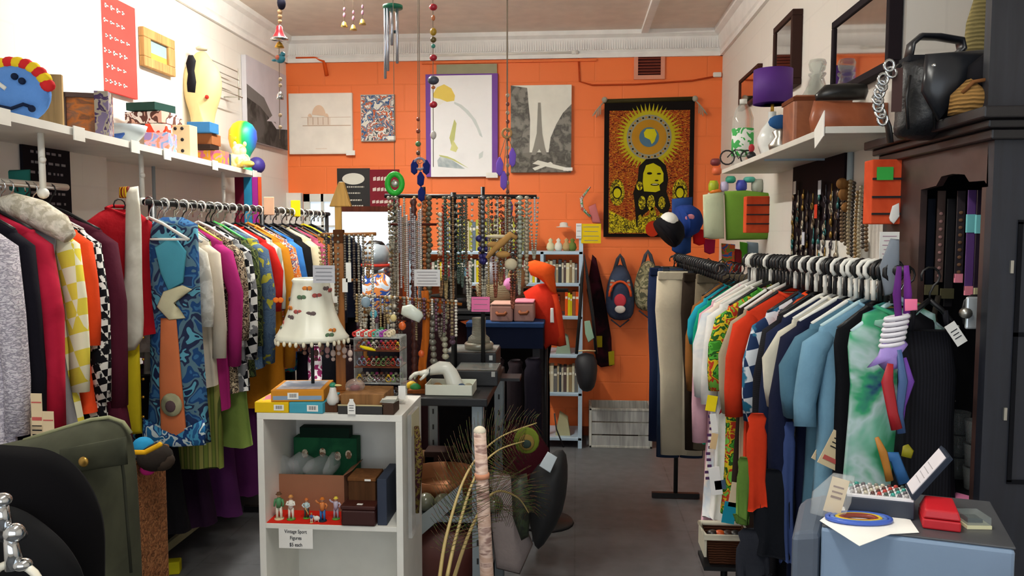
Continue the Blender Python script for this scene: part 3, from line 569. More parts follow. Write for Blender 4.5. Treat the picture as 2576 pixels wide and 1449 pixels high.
for k, (Y, c_, L, lb) in enumerate(((3.3, '#0f0e12', .6, 'black crinkled skirt under the blue printed dress'), (3.55, '#241026', .66, 'blackish purple skirt on the low rail'), (3.85, '#4a1f4f', .72, 'plum purple skirt on the low rail'), (4.15, '#582257', .7, 'brighter purple skirt on the low rail'), (4.45, '#4b4a9c', .45, 'violet blue slip on the low rail'), (4.7, '#a31b22', .62, 'dark red skirt, furthest on the low rail'))):
    r = root('skirt', lb, 'skirt', (-1.92, Y, .97)); part(r, 'cloth', body_mesh(.18, L, 1.2, .06, 40 + k, z0=-.0, neck=.2), fab(c_))
    part(r, 'clip', MB().tube([(-.12, 0, .0), (.12, 0, .0)], .004, 6).tube([(0, 0, 0), (0, 0, .02), (-.08, 0, .03)], .003, 6), BLK)
GB(3.4, 'olive striped dress showing under the magenta tunic', 'dress', M('#6d7a35', 'stripe', ['#4d5a2a', '#8c8a4a'], scale=4, vec=(1, 0, 0)), L=.98, hw=.17, sl=0, flare=1.2, th=.03, hm=BLK, hl='black hanger carrying the olive striped dress', dx=.0)
GB(3.68, 'light green dress hem hanging below the plaid shirt', 'dress', fab('#7d9448'), L=.95, hw=.18, sl=0, flare=1.25, th=.03, hm=BLK, hl='black hanger carrying the light green dress')
# base shelf of the long rack
a = PZ(425, 1345, .12); b = PZ(560, 1245, .12)
thing('rack_base', 'low dark base board edged in pale wood under the long rack', 'base board', MB().bx(-.3, .0, 0, 2.4, -.03, 0).bx(0, .02, 0, 2.4, -.03, .01, 1), [M('#16191f'), M('#8f8a6a')], (-1.93, 2.95, .12))
# --- right racks
RC0 = Vector((.58, 3.45, 1.445)); RC1 = Vector((.6, 4.75, 1.445))
rail_thing('clothes_rail', 'black clothes rail holding trousers by the backpacks', 'clothes rail', RC0, RC1, BLK, .013, (.98,))
def GC(Y, *a, **k):
    t = (Y - RC0.y) / (RC1.y - RC0.y); x = RC0.x + (RC1.x - RC0.x) * t + (.15 if Y < 4 else 0); k.setdefault('q', .72)
    return garment(a[0], a[1], (x + k.pop('dx', 0), Y, RC0.z - .012), math.radians(k.pop('rz', 0)), *a[2:], **k)
for Y, c_, L, w_, lb, ex in ((4.62, '#1d2744', 1.06, .17, 'long navy jeans at the far end of the trouser rail', -.03), (4.5, '#2b3a54', 1.12, .16, 'faded blue jeans beside the navy pair', 0), (4.2, '#cbbfa5', 1.02, .165, 'cream wide leg trousers clipped to the trouser rail', -.03),
                         (4.05, '#2b2119', .95, .15, 'dark chocolate trousers behind the cream pair', .07), (3.95, '#6d6250', .92, .15, 'taupe trousers near the middle of the trouser rail', .12)):
    trousers(lb, (.59 + ex, Y, RC0.z - .01), -.02, fab(c_), L=L, w=w_ * .82, wl=.08, spread=-.015 if 'cream' in lb else 0)
GC(4.75, 'small blush floral blouse hung at the far end of the trouser rail', 'blouse', M('#d9c5bb', 'multi', ['#e8dcd4', '#e0b48a', '#8fa9c0', '#dccfc8'], scale=3), L=.3, hw=.13, sl=.24, flare=.9, th=.04, hm=BLK, hl='black hanger carrying the blush floral blouse', rz=-30, dx=-.03)
GC(3.9, 'ochre brown shirt with rolled sleeves past the trousers', 'shirt', fab('#8b5a2c'), L=.6, hw=.19, sl=.4, hm=BLK, hl='black hanger carrying the ochre brown shirt')
GC(3.78, 'turquoise t-shirt hanging past the ochre shirt', 't-shirt', fab('#1f9bb0'), L=.5, hw=.2, sl=.15, hm=BLK, hl='black hanger carrying the turquoise t-shirt', th=.025)
GC(3.66, 'emerald green silk top with a trailing corner', 'top', fab('#149a78'), L=.62, hw=.2, sl=.2, flare=1.1, hm=BLK, hl='black hanger carrying the emerald silk top', th=.02)
GC(3.55, 'brick red cardigan hidden between other tops', 'cardigan', fab('#8c2c22'), L=.75, hw=.195, sl=.45, hm=BLK, hl='black hanger carrying the brick red cardigan')
RD1 = Vector((.80, 2.08, 1.50)); RD0 = Vector((.68, 3.2, 1.485))
rail_thing('clothes_rail', 'black clothes rail crowded with hangers beside the dark dresser', 'clothes rail', RD0, RD1 + Vector((.01, -.05, 0)), BLK, .014, (.02,))
def RDp(t): return RD0.lerp(RD1, t)
AD = math.atan2(RD1.x - RD0.x, RD0.y - RD1.y)
def GD(t, *a, **k):
    p = RDp(.28 + .72 * t); p.x += .045 if t > .2 else .0; k.setdefault('q', .8); return garment(a[0], a[1], (p.x + k.pop('dx', 0), p.y, p.z - .012), AD + math.radians(k.pop('rz', 0)), *a[2:], **k)
GD(-.36, 'pale pink long shirt beside the racing jersey', 'shirt', fab('#d8a9b6'), L=.85, hw=.2, sl=.5, flare=1.15, hm=WHT, hl='white hanger carrying the pale pink shirt', th=.025)
WJ = M('#dcdcd6', 'soft', ['#eceae6', '#c9d2dc', '#ead9c9', '#f0eeea'], scale=.8, rough=.8)
r = GD(-.27, 'white jersey with pastel smears and small dark print down its edge', 'jersey', WJ, L=.8, hw=.215, sl=.3, flare=1.12, th=.035, hm=WHT, hl='white hanger carrying the pastel white jersey')
m = MB()
for k in range(26): m.box((-.17 + .004 * (k % 3) - .001 * k, -.05, -.22 - k * .024), (.016, .004, .010))
part(r, 'printed_letters', m, M('#5b3b66'))
r = GD(-.19, 'white sports jersey with a long red sash and red trim', 'jersey', M('#e2dfda', 'soft', ['#f0eeea', '#d8d4d0'], scale=1), L=.78, hw=.21, sl=.32, flare=1.1, th=.03, hm=WHT, hl='white hanger carrying the red sash jersey')
part(r, 'red_sash', MB().pillow([(.0, -.2), (.05, -.2), (-.12, -.52), (-.17, -.56), (-.15, -.5)], .012), M('#c91f2a'), loc=(0, -.045, 0))
GD(-.09, 'green printed shirt with red and yellow fruit motifs', 'shirt', M('#3f8f2c', 'multi', ['#57b03c', '#2a5a24', '#e0c62a', '#c9402a', '#7cc24a'], scale=3), L=.74, hw=.2, sl=.25, flare=1.05, th=.028, hm=BLK, hl='black hanger carrying the green fruit print shirt')
TG = lambda *a: tuple(a)
GD(.03, 'dark brown waistcoat between the fruit shirt and the beige blouse', 'waistcoat', fab('#2c211c'), L=.84, hw=.19, sl=.0, flare=1.05, th=.03, hm=WHT, hl='white hanger carrying the dark brown waistcoat')
GD(.10, 'beige blouse with thin brown seams', 'blouse', fab('#a89a80'), L=.6, hw=.19, sl=.3, th=.02, hm=WHT, hl='white hanger carrying the beige blouse')
GD(.17, 'vermilion satin shirt on the crowded rail', 'shirt', fab('#cf3a1e'), L=.5, hw=.2, sl=.3, flare=.95, th=.03, hm=BLK, hl='black hanger carrying the vermilion shirt')
GD(.24, 'navy and white checked shirt with a teal yoke', 'shirt', M('#1f3358', 'check', ['#d5dbe0', '#2a6f8f'], scale=1.0), L=.72, hw=.2, sl=.3, th=.025, hm=BLK, hl='black hanger carrying the navy checked shirt')
GD(.30, 'long orange scarf dress with a wide ruffled end', 'dress', fab('#e0481c'), L=.88, hw=.17, sl=0, flare=1.15, th=.03, hm=BLK, hl='black hanger carrying the orange scarf dress')
GD(.37, 'black tunic with a faint woven stripe', 'tunic', M('#15151a', 'stripe', ['#1d1d23'], scale=10), L=.95, hw=.2, sl=.4, flare=1.05, th=.03, hm=BLK, hl='black hanger carrying the black woven tunic')
GD(.45, 'navy pullover with white lapels', 'pullover', fab('#18213d'), L=.7, hw=.21, sl=.5, flare=1.0, th=.035, hm=WHT, hl='white plastic hanger carrying the navy pullover', extra={'collar': fab('#d9d6c8')})
GD(.52, 'pale cotton shirt with a band collar behind the navy jacket', 'shirt', fab('#cdc8b6'), L=.5, hw=.2, sl=.2, th=.02, hm=WHT, hl='white plastic hanger carrying the pale band collar shirt')
GD(.60, 'dark navy jacket on a thick white hanger', 'jacket', fab('#161b33'), L=.8, hw=.21, sl=.5, flare=1.05, th=.04, hm=WHT, hl='thick white hanger carrying the dark navy jacket')
GD(.69, 'slate blue t-shirt on the crowded rail', 't-shirt', fab('#4f7488'), L=.6, hw=.2, sl=.2, flare=1.05, th=.03, hm=WHT, hl='white hanger carrying the slate blue t-shirt', tags=((-.1, -.46, CREAMTAG, .055, .085, .5),))
GD(.77, 'lighter blue t-shirt with a dropped sleeve and paper tags', 't-shirt', fab('#6f98b0'), L=.62, hw=.2, sl=.22, flare=1.05, th=.03, hm=M('#b9d6dc', rough=.4), hl='pale blue hanger carrying the lighter blue t-shirt', tags=((-.1, -.44, CREAMTAG, .07, .1, .45), (-.06, -.56, CREAMTAG, .065, .1, -.3)))
GD(.84, 'black shirt on a black hanger beside the tie-dye', 'shirt', fab('#131317'), L=.7, hw=.17, sl=0, flare=1.0, th=.025, hm=BLK, hl='black hanger carrying the black shirt')
TD = M('#3c8f6b', 'soft', ['#2f8a5c', '#79b8a0', '#b7cfd0', '#3fa070', '#2c3f70'], scale=.9, rough=.9)
GD(.93, 'green and white tie-dye dress with dark blue patches', 'dress', TD, L=.8, hw=.165, sl=0, flare=1.15, th=.03, hm=M('#b9d6dc', rough=.4), hl='pale blue wooden hanger carrying the tie-dye dress', neck=.07, tags=((.1, -.62, CREAMTAG, .06, .1, -.35),))
GD(.89, 'mustard strap top showing beside the tie-dye dress', 'top', fab('#b39a52'), L=.6, hw=.11, sl=0, flare=1.0, th=.02, hm=BLK, hl='black hanger carrying the mustard strap top', dx=.03)
GD(1.0, 'black ribbed strap dress nearest the dresser', 'dress', M('#141418', 'stripe', ['#1c1c22'], scale=16, vec=(1, 0, 0)), L=.75, hw=.12, sl=0, flare=1.05, th=.045, hm=BLK, hl='black hanger carrying the ribbed strap dress', dx=.045, strap=True)
# bare hooks crowding the rail
for k in range(34):
    t = k / 33; p = RDp(t); mt = WHT if random.random() < .45 else BLK
    lb = 'white plastic hanger hook crowding the rail by the dresser' if mt is WHT else 'black plastic hanger hook crowding the rail by the dresser'
    a0 = random.uniform(-.25, .25)
    hk = [(.026 * math.cos(a), 0, .026 * math.sin(a)) for a in [pi * (1.3 - .2 * i) for i in range(10)]]
    thing('hanger_hook', lb, 'hanger', MB().tube(hk + [(0, 0, -.05), (.0, 0, -.08)], .0062, 6, flat=(1.25, 1)), mt, (p.x, p.y, p.z - .004), (0, 0, AD + a0 + .0), group='white hooks on the crowded rail' if mt is WHT else 'black hooks on the crowded rail')
for k in range(22):
    Y = 3.3 + 1.4 * k / 21
    thing('hanger_hook', 'small black hanger hook on the trouser rail', 'hanger', MB().tube([(.024 * math.cos(a), 0, .024 * math.sin(a)) for a in [pi * (1.3 - .2 * i) for i in range(10)]] + [(0, 0, -.05)], .006, 6), BLK, (RC0.x + .01, Y, RC0.z - .004), (0, 0, random.uniform(-.3, .3)), group='black hooks on the trouser rail')
for k in range(26):
    Y = 3.25 + 2.1 * k / 25
    thing('hanger_hook', 'small pale hanger hook on the long black rail' , 'hanger', MB().tube([(.024 * math.cos(a), 0, .024 * math.sin(a)) for a in [pi * (1.3 - .2 * i) for i in range(10)]] + [(0, 0, -.05)], .0045, 6), (WHT, SILV)[k % 2], (RB.x, Y, RB.z - .004), (0, 0, random.uniform(-.3, .3)), group='pale hooks on the long black rail')
# ---------------------------------------------------------------- left wall shelf and what stands on it
ZS = 1.965
SA = Vector((-1.73, 2.2, 0)); SB = Vector((-2.0, 4.95, 0))
r = root('wall_shelf', 'long white shelf above the clothes rails on the pale wall', 'shelf', (SA.x, SA.y, ZS))
wl = [(XP - SA.x, 0), (XP - SA.x, YP - SA.y), (XL - SA.x, YP - SA.y), (XL - SA.x, SB.y - SA.y), (SB.x - SA.x, SB.y - SA.y), (0, 0)]
part(r, 'board', MB().slabz(wl[::-1], -.028, 0), M('#e4e2da', rough=.5))
def SL(px, inset=.06):
    """point on the shelf under image column px, `inset` behind its front edge"""
    rr = ray(px, 400); d = SB - SA; n = Vector((-d.y, d.x, 0)).normalized()
    if n.x > 0: n = -n
    o = SA + n * inset; # solve CAM+rr*t = o + d*s in xy
    det = rr.x * -d.y + rr.y * d.x; ex = o.x - CAM.x; ey = o.y - CAM.y
    t = (ex * -d.y + ey * d.x) / det; return Vector((CAM.x + rr.x * t, CAM.y + rr.y * t, ZS + .0005))
ang = math.atan2((SB - SA).y, (SB - SA).x)
for k in range(6):
    p = SL((10, 200, 340, 420, 540, 640)[k], -.004) - r.location; part(r, 'label_holder', MB().at((p.x, p.y, -.02), (0, 0, ang)).box((0, -.002, 0), (.075, .004, .05)), WHT)
for px in (105, 355, 560):
    p = SL(px, .08) - r.location; part(r, 'hanging_rod', MB().tube([(p.x, p.y, -.02), (p.x, p.y, -.235)], .011, 8).ell((p.x, p.y, -.235), .02, 8, 6).ell((p.x + .01, p.y - .01, -.12), .012, 8, 6), WHT)
for px in (385, 600):
    p = SL(px, .30) - r.location; part(r, 'bracket', MB().tube([(p.x, p.y, -.03), (p.x, p.y, -.5)], .01, 6), M('#aab4b8'))
def on_shelf(px): p = SL(px); return p.y, p
# blue round novelty bag
p = SL(45, .16); s = p.y / F; R_ = 78 * s
r = root('novelty_bag', 'round sky blue felt bag with a red and yellow crest on the wall shelf', 'bag', p)
part(r, 'body', MB().ell((0, 0, R_), (R_ * 1.25, R_ * .5, R_), 24, 14), M('#5d8fd6', rough=.85, bump=.3))
cr = MB()
for k in range(11):
    a = math.radians(15 + 13 * k); q = 1.02; cr.ell((R_ * 1.25 * q * math.cos(a), -.01, R_ + R_ * q * math.sin(a)), (.028, .02, .022), 8, 6, k % 2)
part(r, 'crest', cr, [M('#cf2b2e'), M('#eccb2a')])
ey = MB().tube([(-R_ * .7, -R_ * .36, R_ * 1.15), (-R_ * .3, -R_ * .48, R_ * 1.35), (R_ * .05, -R_ * .5, R_ * 1.1)], .008, 6)
ey.tube([(-R_ * .3, -R_ * .5, R_ * .55), (R_ * .2, -R_ * .51, R_ * .45), (R_ * .6, -R_ * .45, R_ * .6), (R_ * .85, -R_ * .35, R_ * .5)], .006, 6, 1)
for u, v in ((.35, 1.5), (.6, 1.35), (.9, .45)): ey.ell((R_ * u, -R_ * .46, R_ * v), .012, 8, 6, 1)
part(r, 'stitched_marks', ey, [WHT, M('#16233f')])
part(r, 'white_patch', MB().ell((-R_ * .85, -R_ * .3, R_ * .25), (.05, .02, .04), 10, 8), WHT)
# brown arch-topped board
def shelfbox(name, label, cat, px0, px1, h, inset, mat, rz=0., dd=.04, group=None, zo=0, bevel=.002, n=None):
    a = SL(px0, inset); b = SL(px1, inset); wd = (px1 - px0) * (a.y + b.y) / 2 / F; c_ = (a + b) / 2
    hh = h * c_.y / F
    o = thing(name, label, cat, MB().bx(-wd / 2, wd / 2, 0, dd, 0, hh), mat, (c_.x, c_.y, ZS + .0005 + zo), (0, 0, rz), group, bevel); o['h'] = hh; o['w'] = wd; return o
shelfbox('cutting_board', 'tan wooden board standing behind the round blue bag', 'board', 100, 160, 150, .16, M('#a98a5c', 'wood'), .3, .02)
p = SL(222, .13); s = p.y / F
r = root('framed_picture', 'framed orange landscape propped on the wall shelf beside the blue bag', 'picture', p, (0, 0, .35))
w_, h_ = 120 * s, 118 * s
part(r, 'frame', MB().bx(-w_ / 2, w_ / 2, 0, .03, 0, .018).bx(-w_ / 2, w_ / 2, 0, .03, h_ - .018, h_).bx(-w_ / 2, -w_ / 2 + .018, 0, .03, 0, h_).bx(w_ / 2 - .05, w_ / 2, -.06, .03, 0, h_ + .0, 1), [M('#5a4a48'), M('#6d6474', 'multi', ['#4a3a5c', '#a39a8a', '#7a6e8a'], scale=3)])
part(r, 'painting', MB().bx(-w_ / 2, w_ / 2, .012, .02, 0, h_), M('#b1644a', 'soft', ['#7c5a44', '#c9793f', '#8a6a58', '#c87c5c'], scale=1.5, vec=(1, 1, 2)))
# bowl
p = SL(315, .12); s = p.y / F; rb = 52 * s
r = root('serving_bowl', 'large white china bowl with a blue flower on the wall shelf', 'bowl', p)
part(r, 'bowl', MB().lathe([(rb * .45, 0), (rb * .5, .008), (rb * .6, .02), (rb * .92, rb * .6), (rb * 1.08, rb * 1.02), (rb * 1.03, rb * 1.02), (rb * .85, rb * .6), (rb * .5, rb * .15), (0, rb * .12)], seg=32), M('#aab4b8', rough=.25))
part(r, 'painted_flower', MB().at((rb * .05, -rb * .82, rb * .5), (-.45, 0, 0)).ell((0, 0, 0), (.04, .004, .022), 10, 6).ell((.02, -.002, -.012), (.016, .004, .012), 8, 6).ell((-.026, 0, .008), (.012, .004, .01), 8, 6), M('#3c5fa6'))
# boxes behind the bowl
for k, (x0, x1, zo, h, col, lb, kd, cols) in enumerate(((300, 425, .105, 26, '#c94a44', 'red and white boxed game stacked behind the china bowl', 'multi', ['#e9dcd2', '#b23a3a']), (305, 415, .162, 30, '#8a4a3f', 'boxed game with small photo panels above the red box', 'multi', ['#d9d2cc', '#5a3a34', '#c9a090']), (312, 398, .222, 20, '#1d3a34', 'dark green box on top of the boxed games', 'plain', None))):
    shelfbox('game_box', lb, 'box', x0, x1, h, .24, M(col, kd, cols, scale=2), -.15, .16, zo=zo)
shelfbox('support_box', 'plain brown grey box under the stack of boxed games', 'box', 310, 415, 55, .24, M('#9a8878'), -.15, .14)
shelfbox('puzzle_box', 'lilac and blue picture puzzle box beside the china bowl', 'box', 362, 425, 52, .1, M('#a58bb8', 'multi', ['#7fa0d0', '#c9a0b0', '#e08a6a', '#8f78a8'], scale=2.5), .1, .1)
shelfbox('puzzle_box', 'small red topped box on the lilac puzzle box', 'box', 366, 420, 26, .13, M('#bfae9e', 'multi', ['#c9442c', '#d9cfc0', '#8f7a6a']), .1, .06, zo=52 * SL(390).y / F + .004)
o = shelfbox('domino_box', 'cream box with black dots standing upright on the wall shelf', 'box', 432, 480, 82, .07, M('#dcc89c'), 0, .08)
m = MB()
for i in range(2):
    for j in range(3): part(o, 'black_dot', MB().ell((-o['w'] / 2 + .018 + i * .035, -.001, .03 + j * .055), (.009, .003, .009), 8, 6), BLK)
z = 0
for k, (x0, x1, h, col, lb, kd, cols) in enumerate(((478, 555, 34, '#c98a5a', 'orange edged flat book box, lowest of its stack', 'multi', ['#d06a8a', '#e0a03a', '#b98a9a']), (482, 530, 12, '#2b1e18', 'thin black book between the orange and brown boxes', 'plain', None), (484, 535, 28, '#9a5f38', 'brown book box in the stack beside the domino box', 'plain', None), (470, 530, 26, '#3a76a8', 'blue book lying on top of the brown book box', 'plain', None))):
    o = shelfbox('book_box', lb, 'box', x0, x1, h, .09, M(col, kd, cols, scale=2), .05, .12, zo=z); z += o['h'] + .001
shelfbox('rainbow_cloth_box', 'dark blue slanted booklet beside the pale plush toy', 'booklet', 557, 580, 34, .07, M('#33415a'), .3, .02)
# dress form
p = SL(515, .22); s = p.y / F
r = root('dress_form', 'cream half torso dress form leaning on the pale wall', 'dress form', p)
q = [(-38, 0), (-30, 60), (-26, 120), (-52, 190), (-50, 250), (-22, 285), (-10, 300), (12, 300), (22, 282), (50, 250), (54, 190), (24, 120), (34, 60), (44, 0)]
part(r, 'torso', MB().pillow(soft_outline([(a * s, b * s) for a, b in q], 1), .09), M('#d3ba82', rough=.6), sub=1)
part(r, 'neck_cap', MB().lathe([(.03, 0), (.034, .01), (.02, .02), (0, .024)], (0, 0, 300 * s), 14), M('#cfc6b0'))
part(r, 'brooch', MB().ell((28 * s, -.085, 175 * s), .012, 8, 6), M('#b02a22'))
p = SL(478, .12)
thing('velvet_glove', 'black velvet glove pinned to the arm of the dress form', 'glove', MB().pillow([(-.022, 0), (.018, -.005), (.026, .05), (.018, .11), (.028, .16), (.012, .19), (-.012, .19), (-.026, .15), (-.016, .09), (-.024, .04)], .018), BLKM, (p.x + .02, p.y - .0, ZS + .36))
# rainbow head
p = SL(612, .1); s = p.y / F
r = root('foam_head', 'rainbow painted foam head at the end of the wall shelf', 'mannequin head', p)
hd = MB().lathe([(.055, 0), (.06, .01), (.045, .04), (.038, .09), (.052, .12), (.078, .16), (.088, .21), (.084, .26), (.06, .30), (.03, .318), (0, .322)], seg=20)
rb_m = bpy.data.materials.new('rainbow_paint'); rb_m.use_nodes = True; nt = rb_m.node_tree; bs = nt.nodes['Principled BSDF']; bs.inputs['Roughness'].default_value = .4
tc = nt.nodes.new('ShaderNodeTexCoord'); sp = nt.nodes.new('ShaderNodeSeparateXYZ'); rp = nt.nodes.new('ShaderNodeValToRGB'); mr = nt.nodes.new('ShaderNodeMapRange')
nt.links.new(tc.outputs['Object'], sp.inputs[0]); nt.links.new(sp.outputs[0], mr.inputs[0]); mr.inputs[1].default_value = -.08; mr.inputs[2].default_value = .085
nt.links.new(mr.outputs[0], rp.inputs[0]); nt.links.new(rp.outputs[0], bs.inputs['Base Color']); e = rp.color_ramp.elements
e[0].position = 0; e[0].color = lin('#f08a1c'); e[1].position = 1; e[1].color = lin('#3d5fd0')
for pos, c_ in ((.25, '#f4e31a'), (.5, '#d6e41a'), (.66, '#1fb54a'), (.85, '#1fa7a0')): x_ = e.new(pos); x_.color = lin(c_)
part(r, 'head', hd, rb_m)
part(r, 'face', MB().ell((-.01, -.078, .2), (.014, .026, .02), 8, 6).ell((-.01, -.08, .155), (.022, .012, .008), 8, 6).ell((-.045, -.07, .225), (.014, .008, .007), 8, 6).ell((.025, -.074, .225), (.014, .008, .007), 8, 6), rb_m)
p = SL(600, .03)
r = root('plush_toy', 'cream and yellow plush toy sitting at the shelf end', 'soft toy', p)
part(r, 'body', MB().ell((0, 0, .05), (.07, .05, .05), 14, 10).ell((.01, -.01, .105), (.042, .04, .04), 12, 8).ell((.065, -.03, .025), (.045, .03, .022), 10, 6).ell((-.05, -.03, .02), (.035, .03, .02), 10, 6), M('#f0e3a2', 'soft', ['#f6efcf', '#e8c85c'], scale=3, rough=1, bump=.6))
part(r, 'ear', MB().ell((-.02, 0, .145), (.012, .01, .016), 8, 6), M('#f0e3a2', rough=1)); part(r, 'ear', MB().ell((.04, 0, .143), (.012, .01, .016), 8, 6), M('#f0e3a2', rough=1))
p = SL(645, .06); thing('ball', 'dark violet ball beside the plush toy', 'ball', MB().ell((0, 0, .055), .055, 16, 10), M('#3b2f86', rough=.5), p)
# on the wall above the shelf
def wall_left_pic(x0, x1, ytop, ybot, X): a = PX(x0, ytop, X); b = PX(x1, ytop, X); return a, b
Xw = XP
a = PX(272, 215, Xw + .012); b = PX(338, 215, Xw + .012); t = PX(272, 12, Xw + .012)
r = root('sign', 'tall red sign with stacked rows of white lettering on the pale wall', 'sign', (XP + .001, 0, 0))
ya = PX(268, 100, XP + .014).y; yb = PX(340, 100, XP + .014).y; z0 = PX(300, 225, XP).z; z1 = PX(300, 5, XP).z
r.location = (XL + .005, YP + .05, z0); H_ = PX(305, 5, XL + .02).z - z0; yb = PX(340, 100, XL + .02).y
part(r, 'board', MB().bx(0, .02, 0, yb - YP - .05, 0, H_), M('#cf4640'), bevel=.002)
L_ = yb - YP - .05
rnd = random.Random(5)
for k in range(6):
    m = MB(); u = .26 - .04 * (k % 2)
    while u < .74:
        q = rnd.uniform(.07, .13); h_ = rnd.uniform(.03, .05); m.box((.0215, L_ * (u + q / 2), H_ * (.88 - .155 * k)), (.001, L_ * q * .8, H_ * .012)).box((.0215, L_ * (u + q * .3), H_ * (.88 - .155 * k)), (.001, L_ * .03, H_ * h_)); u += q + .02
    part(r, 'lettering', m, M('#f0dcd6'))
yc = PX(362, 120, XL + .03).y; yd = PX(440, 120, XL + .03).y; zb = PX(400, 178, XL + .03).z; zt = PX(400, 84, XL + .03).z
r = root('framed_picture', 'small wood framed painting of a yellow field on the pale wall', 'picture', (XL + .002, yc, zb)); L_ = yd - yc; H_ = zt - zb
part(r, 'frame', MB().bx(0, .03, 0, L_, 0, .05).bx(0, .03, 0, L_, H_ - .05, H_).bx(0, .03, 0, .07, .05, H_ - .05).bx(0, .03, L_ - .07, L_, .05, H_ - .05), M('#c99a62', 'wood'), bevel=.004)
part(r, 'painting', MB().bx(0, .015, .07, L_ - .07, .05, H_ * .42).bx(0, .015, .07, L_ - .07, H_ * .42, H_ - .05, 1), [M('#b59a2c', 'soft', ['#a88c24', '#c4ae50']), M('#8fa4a8')])
ye = PX(622, 250, XL + .04).y; yf = min(PX(722, 250, XL + .04).y, D - .06); zb = PX(722, 378, XL + .04).z; zt = PX(625, 140, XL + .04).z
r = root('canvas_print', 'wide black and white beach canvas on the pale wall by the corner', 'picture', (XL + .002, ye, zb)); L_ = yf - ye; H_ = zt - zb
part(r, 'backing', MB().bx(0, .035, 0, L_, 0, H_), M('#c9c6cc'), bevel=.002)
m = MB()
def fy(pts, x, mi): m.add([(x, u * L_, v * H_) for u, v in pts], [tuple(range(len(pts)))], mi)
fy([(0, 0), (1, 0), (1, 1), (0, 1)], .0358, 0); fy([(0, 0), (1, 0), (1, .28), (.7, .24), (.5, .36), (.3, .45), (0, .5)], .0364, 1); fy([(.45, .3), (.95, .36), (.9, .42), (.6, .4)], .037, 0); fy([(.0, .42), (.25, .38), (.5, .36), (.7, .3), (.4, .58), (0, .66)], .0362, 2)
part(r, 'print', m, [M('#cfc9d0'), M('#46413f', 'soft', ['#38332f', '#5c5754']), M('#77726f')])
m = MB()
for k in range(4):
    z_ = 2.62 - .055 * k; m.tube([(XL + .09 + .01 * k, 4.55, z_), (XL + .09 + .01 * k, 5.05, z_)], .004, 6)
for y_ in (4.56, 5.04): m.tube([(XL, y_, 2.46), (XL + .12, y_, 2.46)], .004, 6).tube([(XL + .1, y_, 2.44), (XL + .1, y_, 2.64)], .005, 6)
thing('drying_rack', 'white wall mounted wire rack above the dress form', 'rack', m, M('#b9b4a8', metal=.3, rough=.4))
thing('camera', 'small black camera resting on the far end of the shelf', 'camera', MB().bx(-.04, .04, -.025, .025, 0, .07).bx(-.02, .02, -.02, .02, .07, .10).tube([(0, -.02, .035), (0, -.06, .035)], .022, 12), BLK, SL(590, .2) , bevel=.003)
# black chart, teal cloth, bunting under the shelf
a = PX(62, 560, XP + .01); b = PX(180, 560, XP + .01); zt = PX(120, 356, XP + .02).z
r = root('chalk_chart', 'tall black chart of small white writing under the wall shelf', 'chart', (XP + .002, a.y, 1.15)); L_ = min(b.y, YP - .02) - a.y; H_ = zt - 1.15
part(r, 'board', MB().bx(0, .012, 0, L_, 0, H_), M('#15131a'))
m = MB()
for k in range(17):
    u = .18
    while u < .85: q = random.uniform(.03, .1); m.box((.0135, u * L_, H_ * (.94 - .05 * k)), (.002, q * L_, .010)); u += q + .05
part(r, 'handwriting', m, M('#8f8c90'))
p = PY(65, 555, 2.8); thing('scarf', 'folded teal scarf tied over the end of the white rail', 'scarf', MB().pillow(ptpoly([(42, 430), (95, 428), (95, 480), (92, 530), (75, 540), (62, 530), (62, 480), (45, 478)], 2.84, p), .025), fab('#2f7a70'), p)
p = PY(622, 455, 4.7)
thing('flag', 'rainbow striped flag hanging below the end of the shelf', 'flag', MB().box((-.055, 0, 0), (.055, .006, .36), 0).box((0, 0, 0), (.05, .006, .36), 1).box((.045, 0, 0), (.035, .006, .36), 2).box((.075, 0, 0), (.02, .006, .36), 3), [M('#6d1730'), M('#2a7fa6'), M('#9a2a86'), M('#d0542c')], (SL(622, .03).x, SL(622, .03).y, ZS - .028 - .19))
# framed mirror/window low on the back wall
wx0 = PY(764, 488, D - .02).x; wx1 = PY(858, 488, D - .02).x; wz1 = PY(800, 488, D - .02).z; wz0 = wz1 - .62
f = MB()
for (x0, x1, z0, z1) in ((wx0, wx1, wz1 - .06, wz1), (wx0, wx1, wz0, wz0 + .05), (wx0, wx0 + .05, wz0, wz1), (wx1 - .04, wx1, wz0, wz1), ((wx0 + wx1) / 2 - .01, (wx0 + wx1) / 2 + .01, wz0, wz1), (wx0, wx1, wz0 + .36, wz0 + .375)): f.bx(x0, x1, D - .03, D, z0, z1)
o = struct('window_2', f, M('#dfe0d8'))
pn = part(o, 'glass', MB().bx(wx0, wx1, D - .008, D - .004, wz0, wz1), M('#c3d0da', emit=.55, rough=.2))
a = PY(862, 700, D - .35); b = PY(992, 532, D - .35)
r = root('mirror', 'large leaning mirror with dark wood frame behind the jewellery stand', 'mirror', ((a.x + b.x) / 2, D - .36, .06), (-.02, 0, .187)); w_ = (b.x - a.x) / 2; h_ = b.z - .06
part(r, 'frame', MB().bx(-w_ - .04, -w_, 0, .04, 0, h_).bx(w_, w_ + .05, 0, .04, -0.2, h_).bx(-w_ - .04, w_ + .05, 0, .04, h_, h_ + .04).bx(-w_ - .04, w_ + .05, 0, .04, -.05, 0), M('#5a2a1c', 'wood'))
part(r, 'glass', MB().bx(-w_, w_, .015, .03, 0, h_), M('#eef2f4', metal=1, rough=.04))

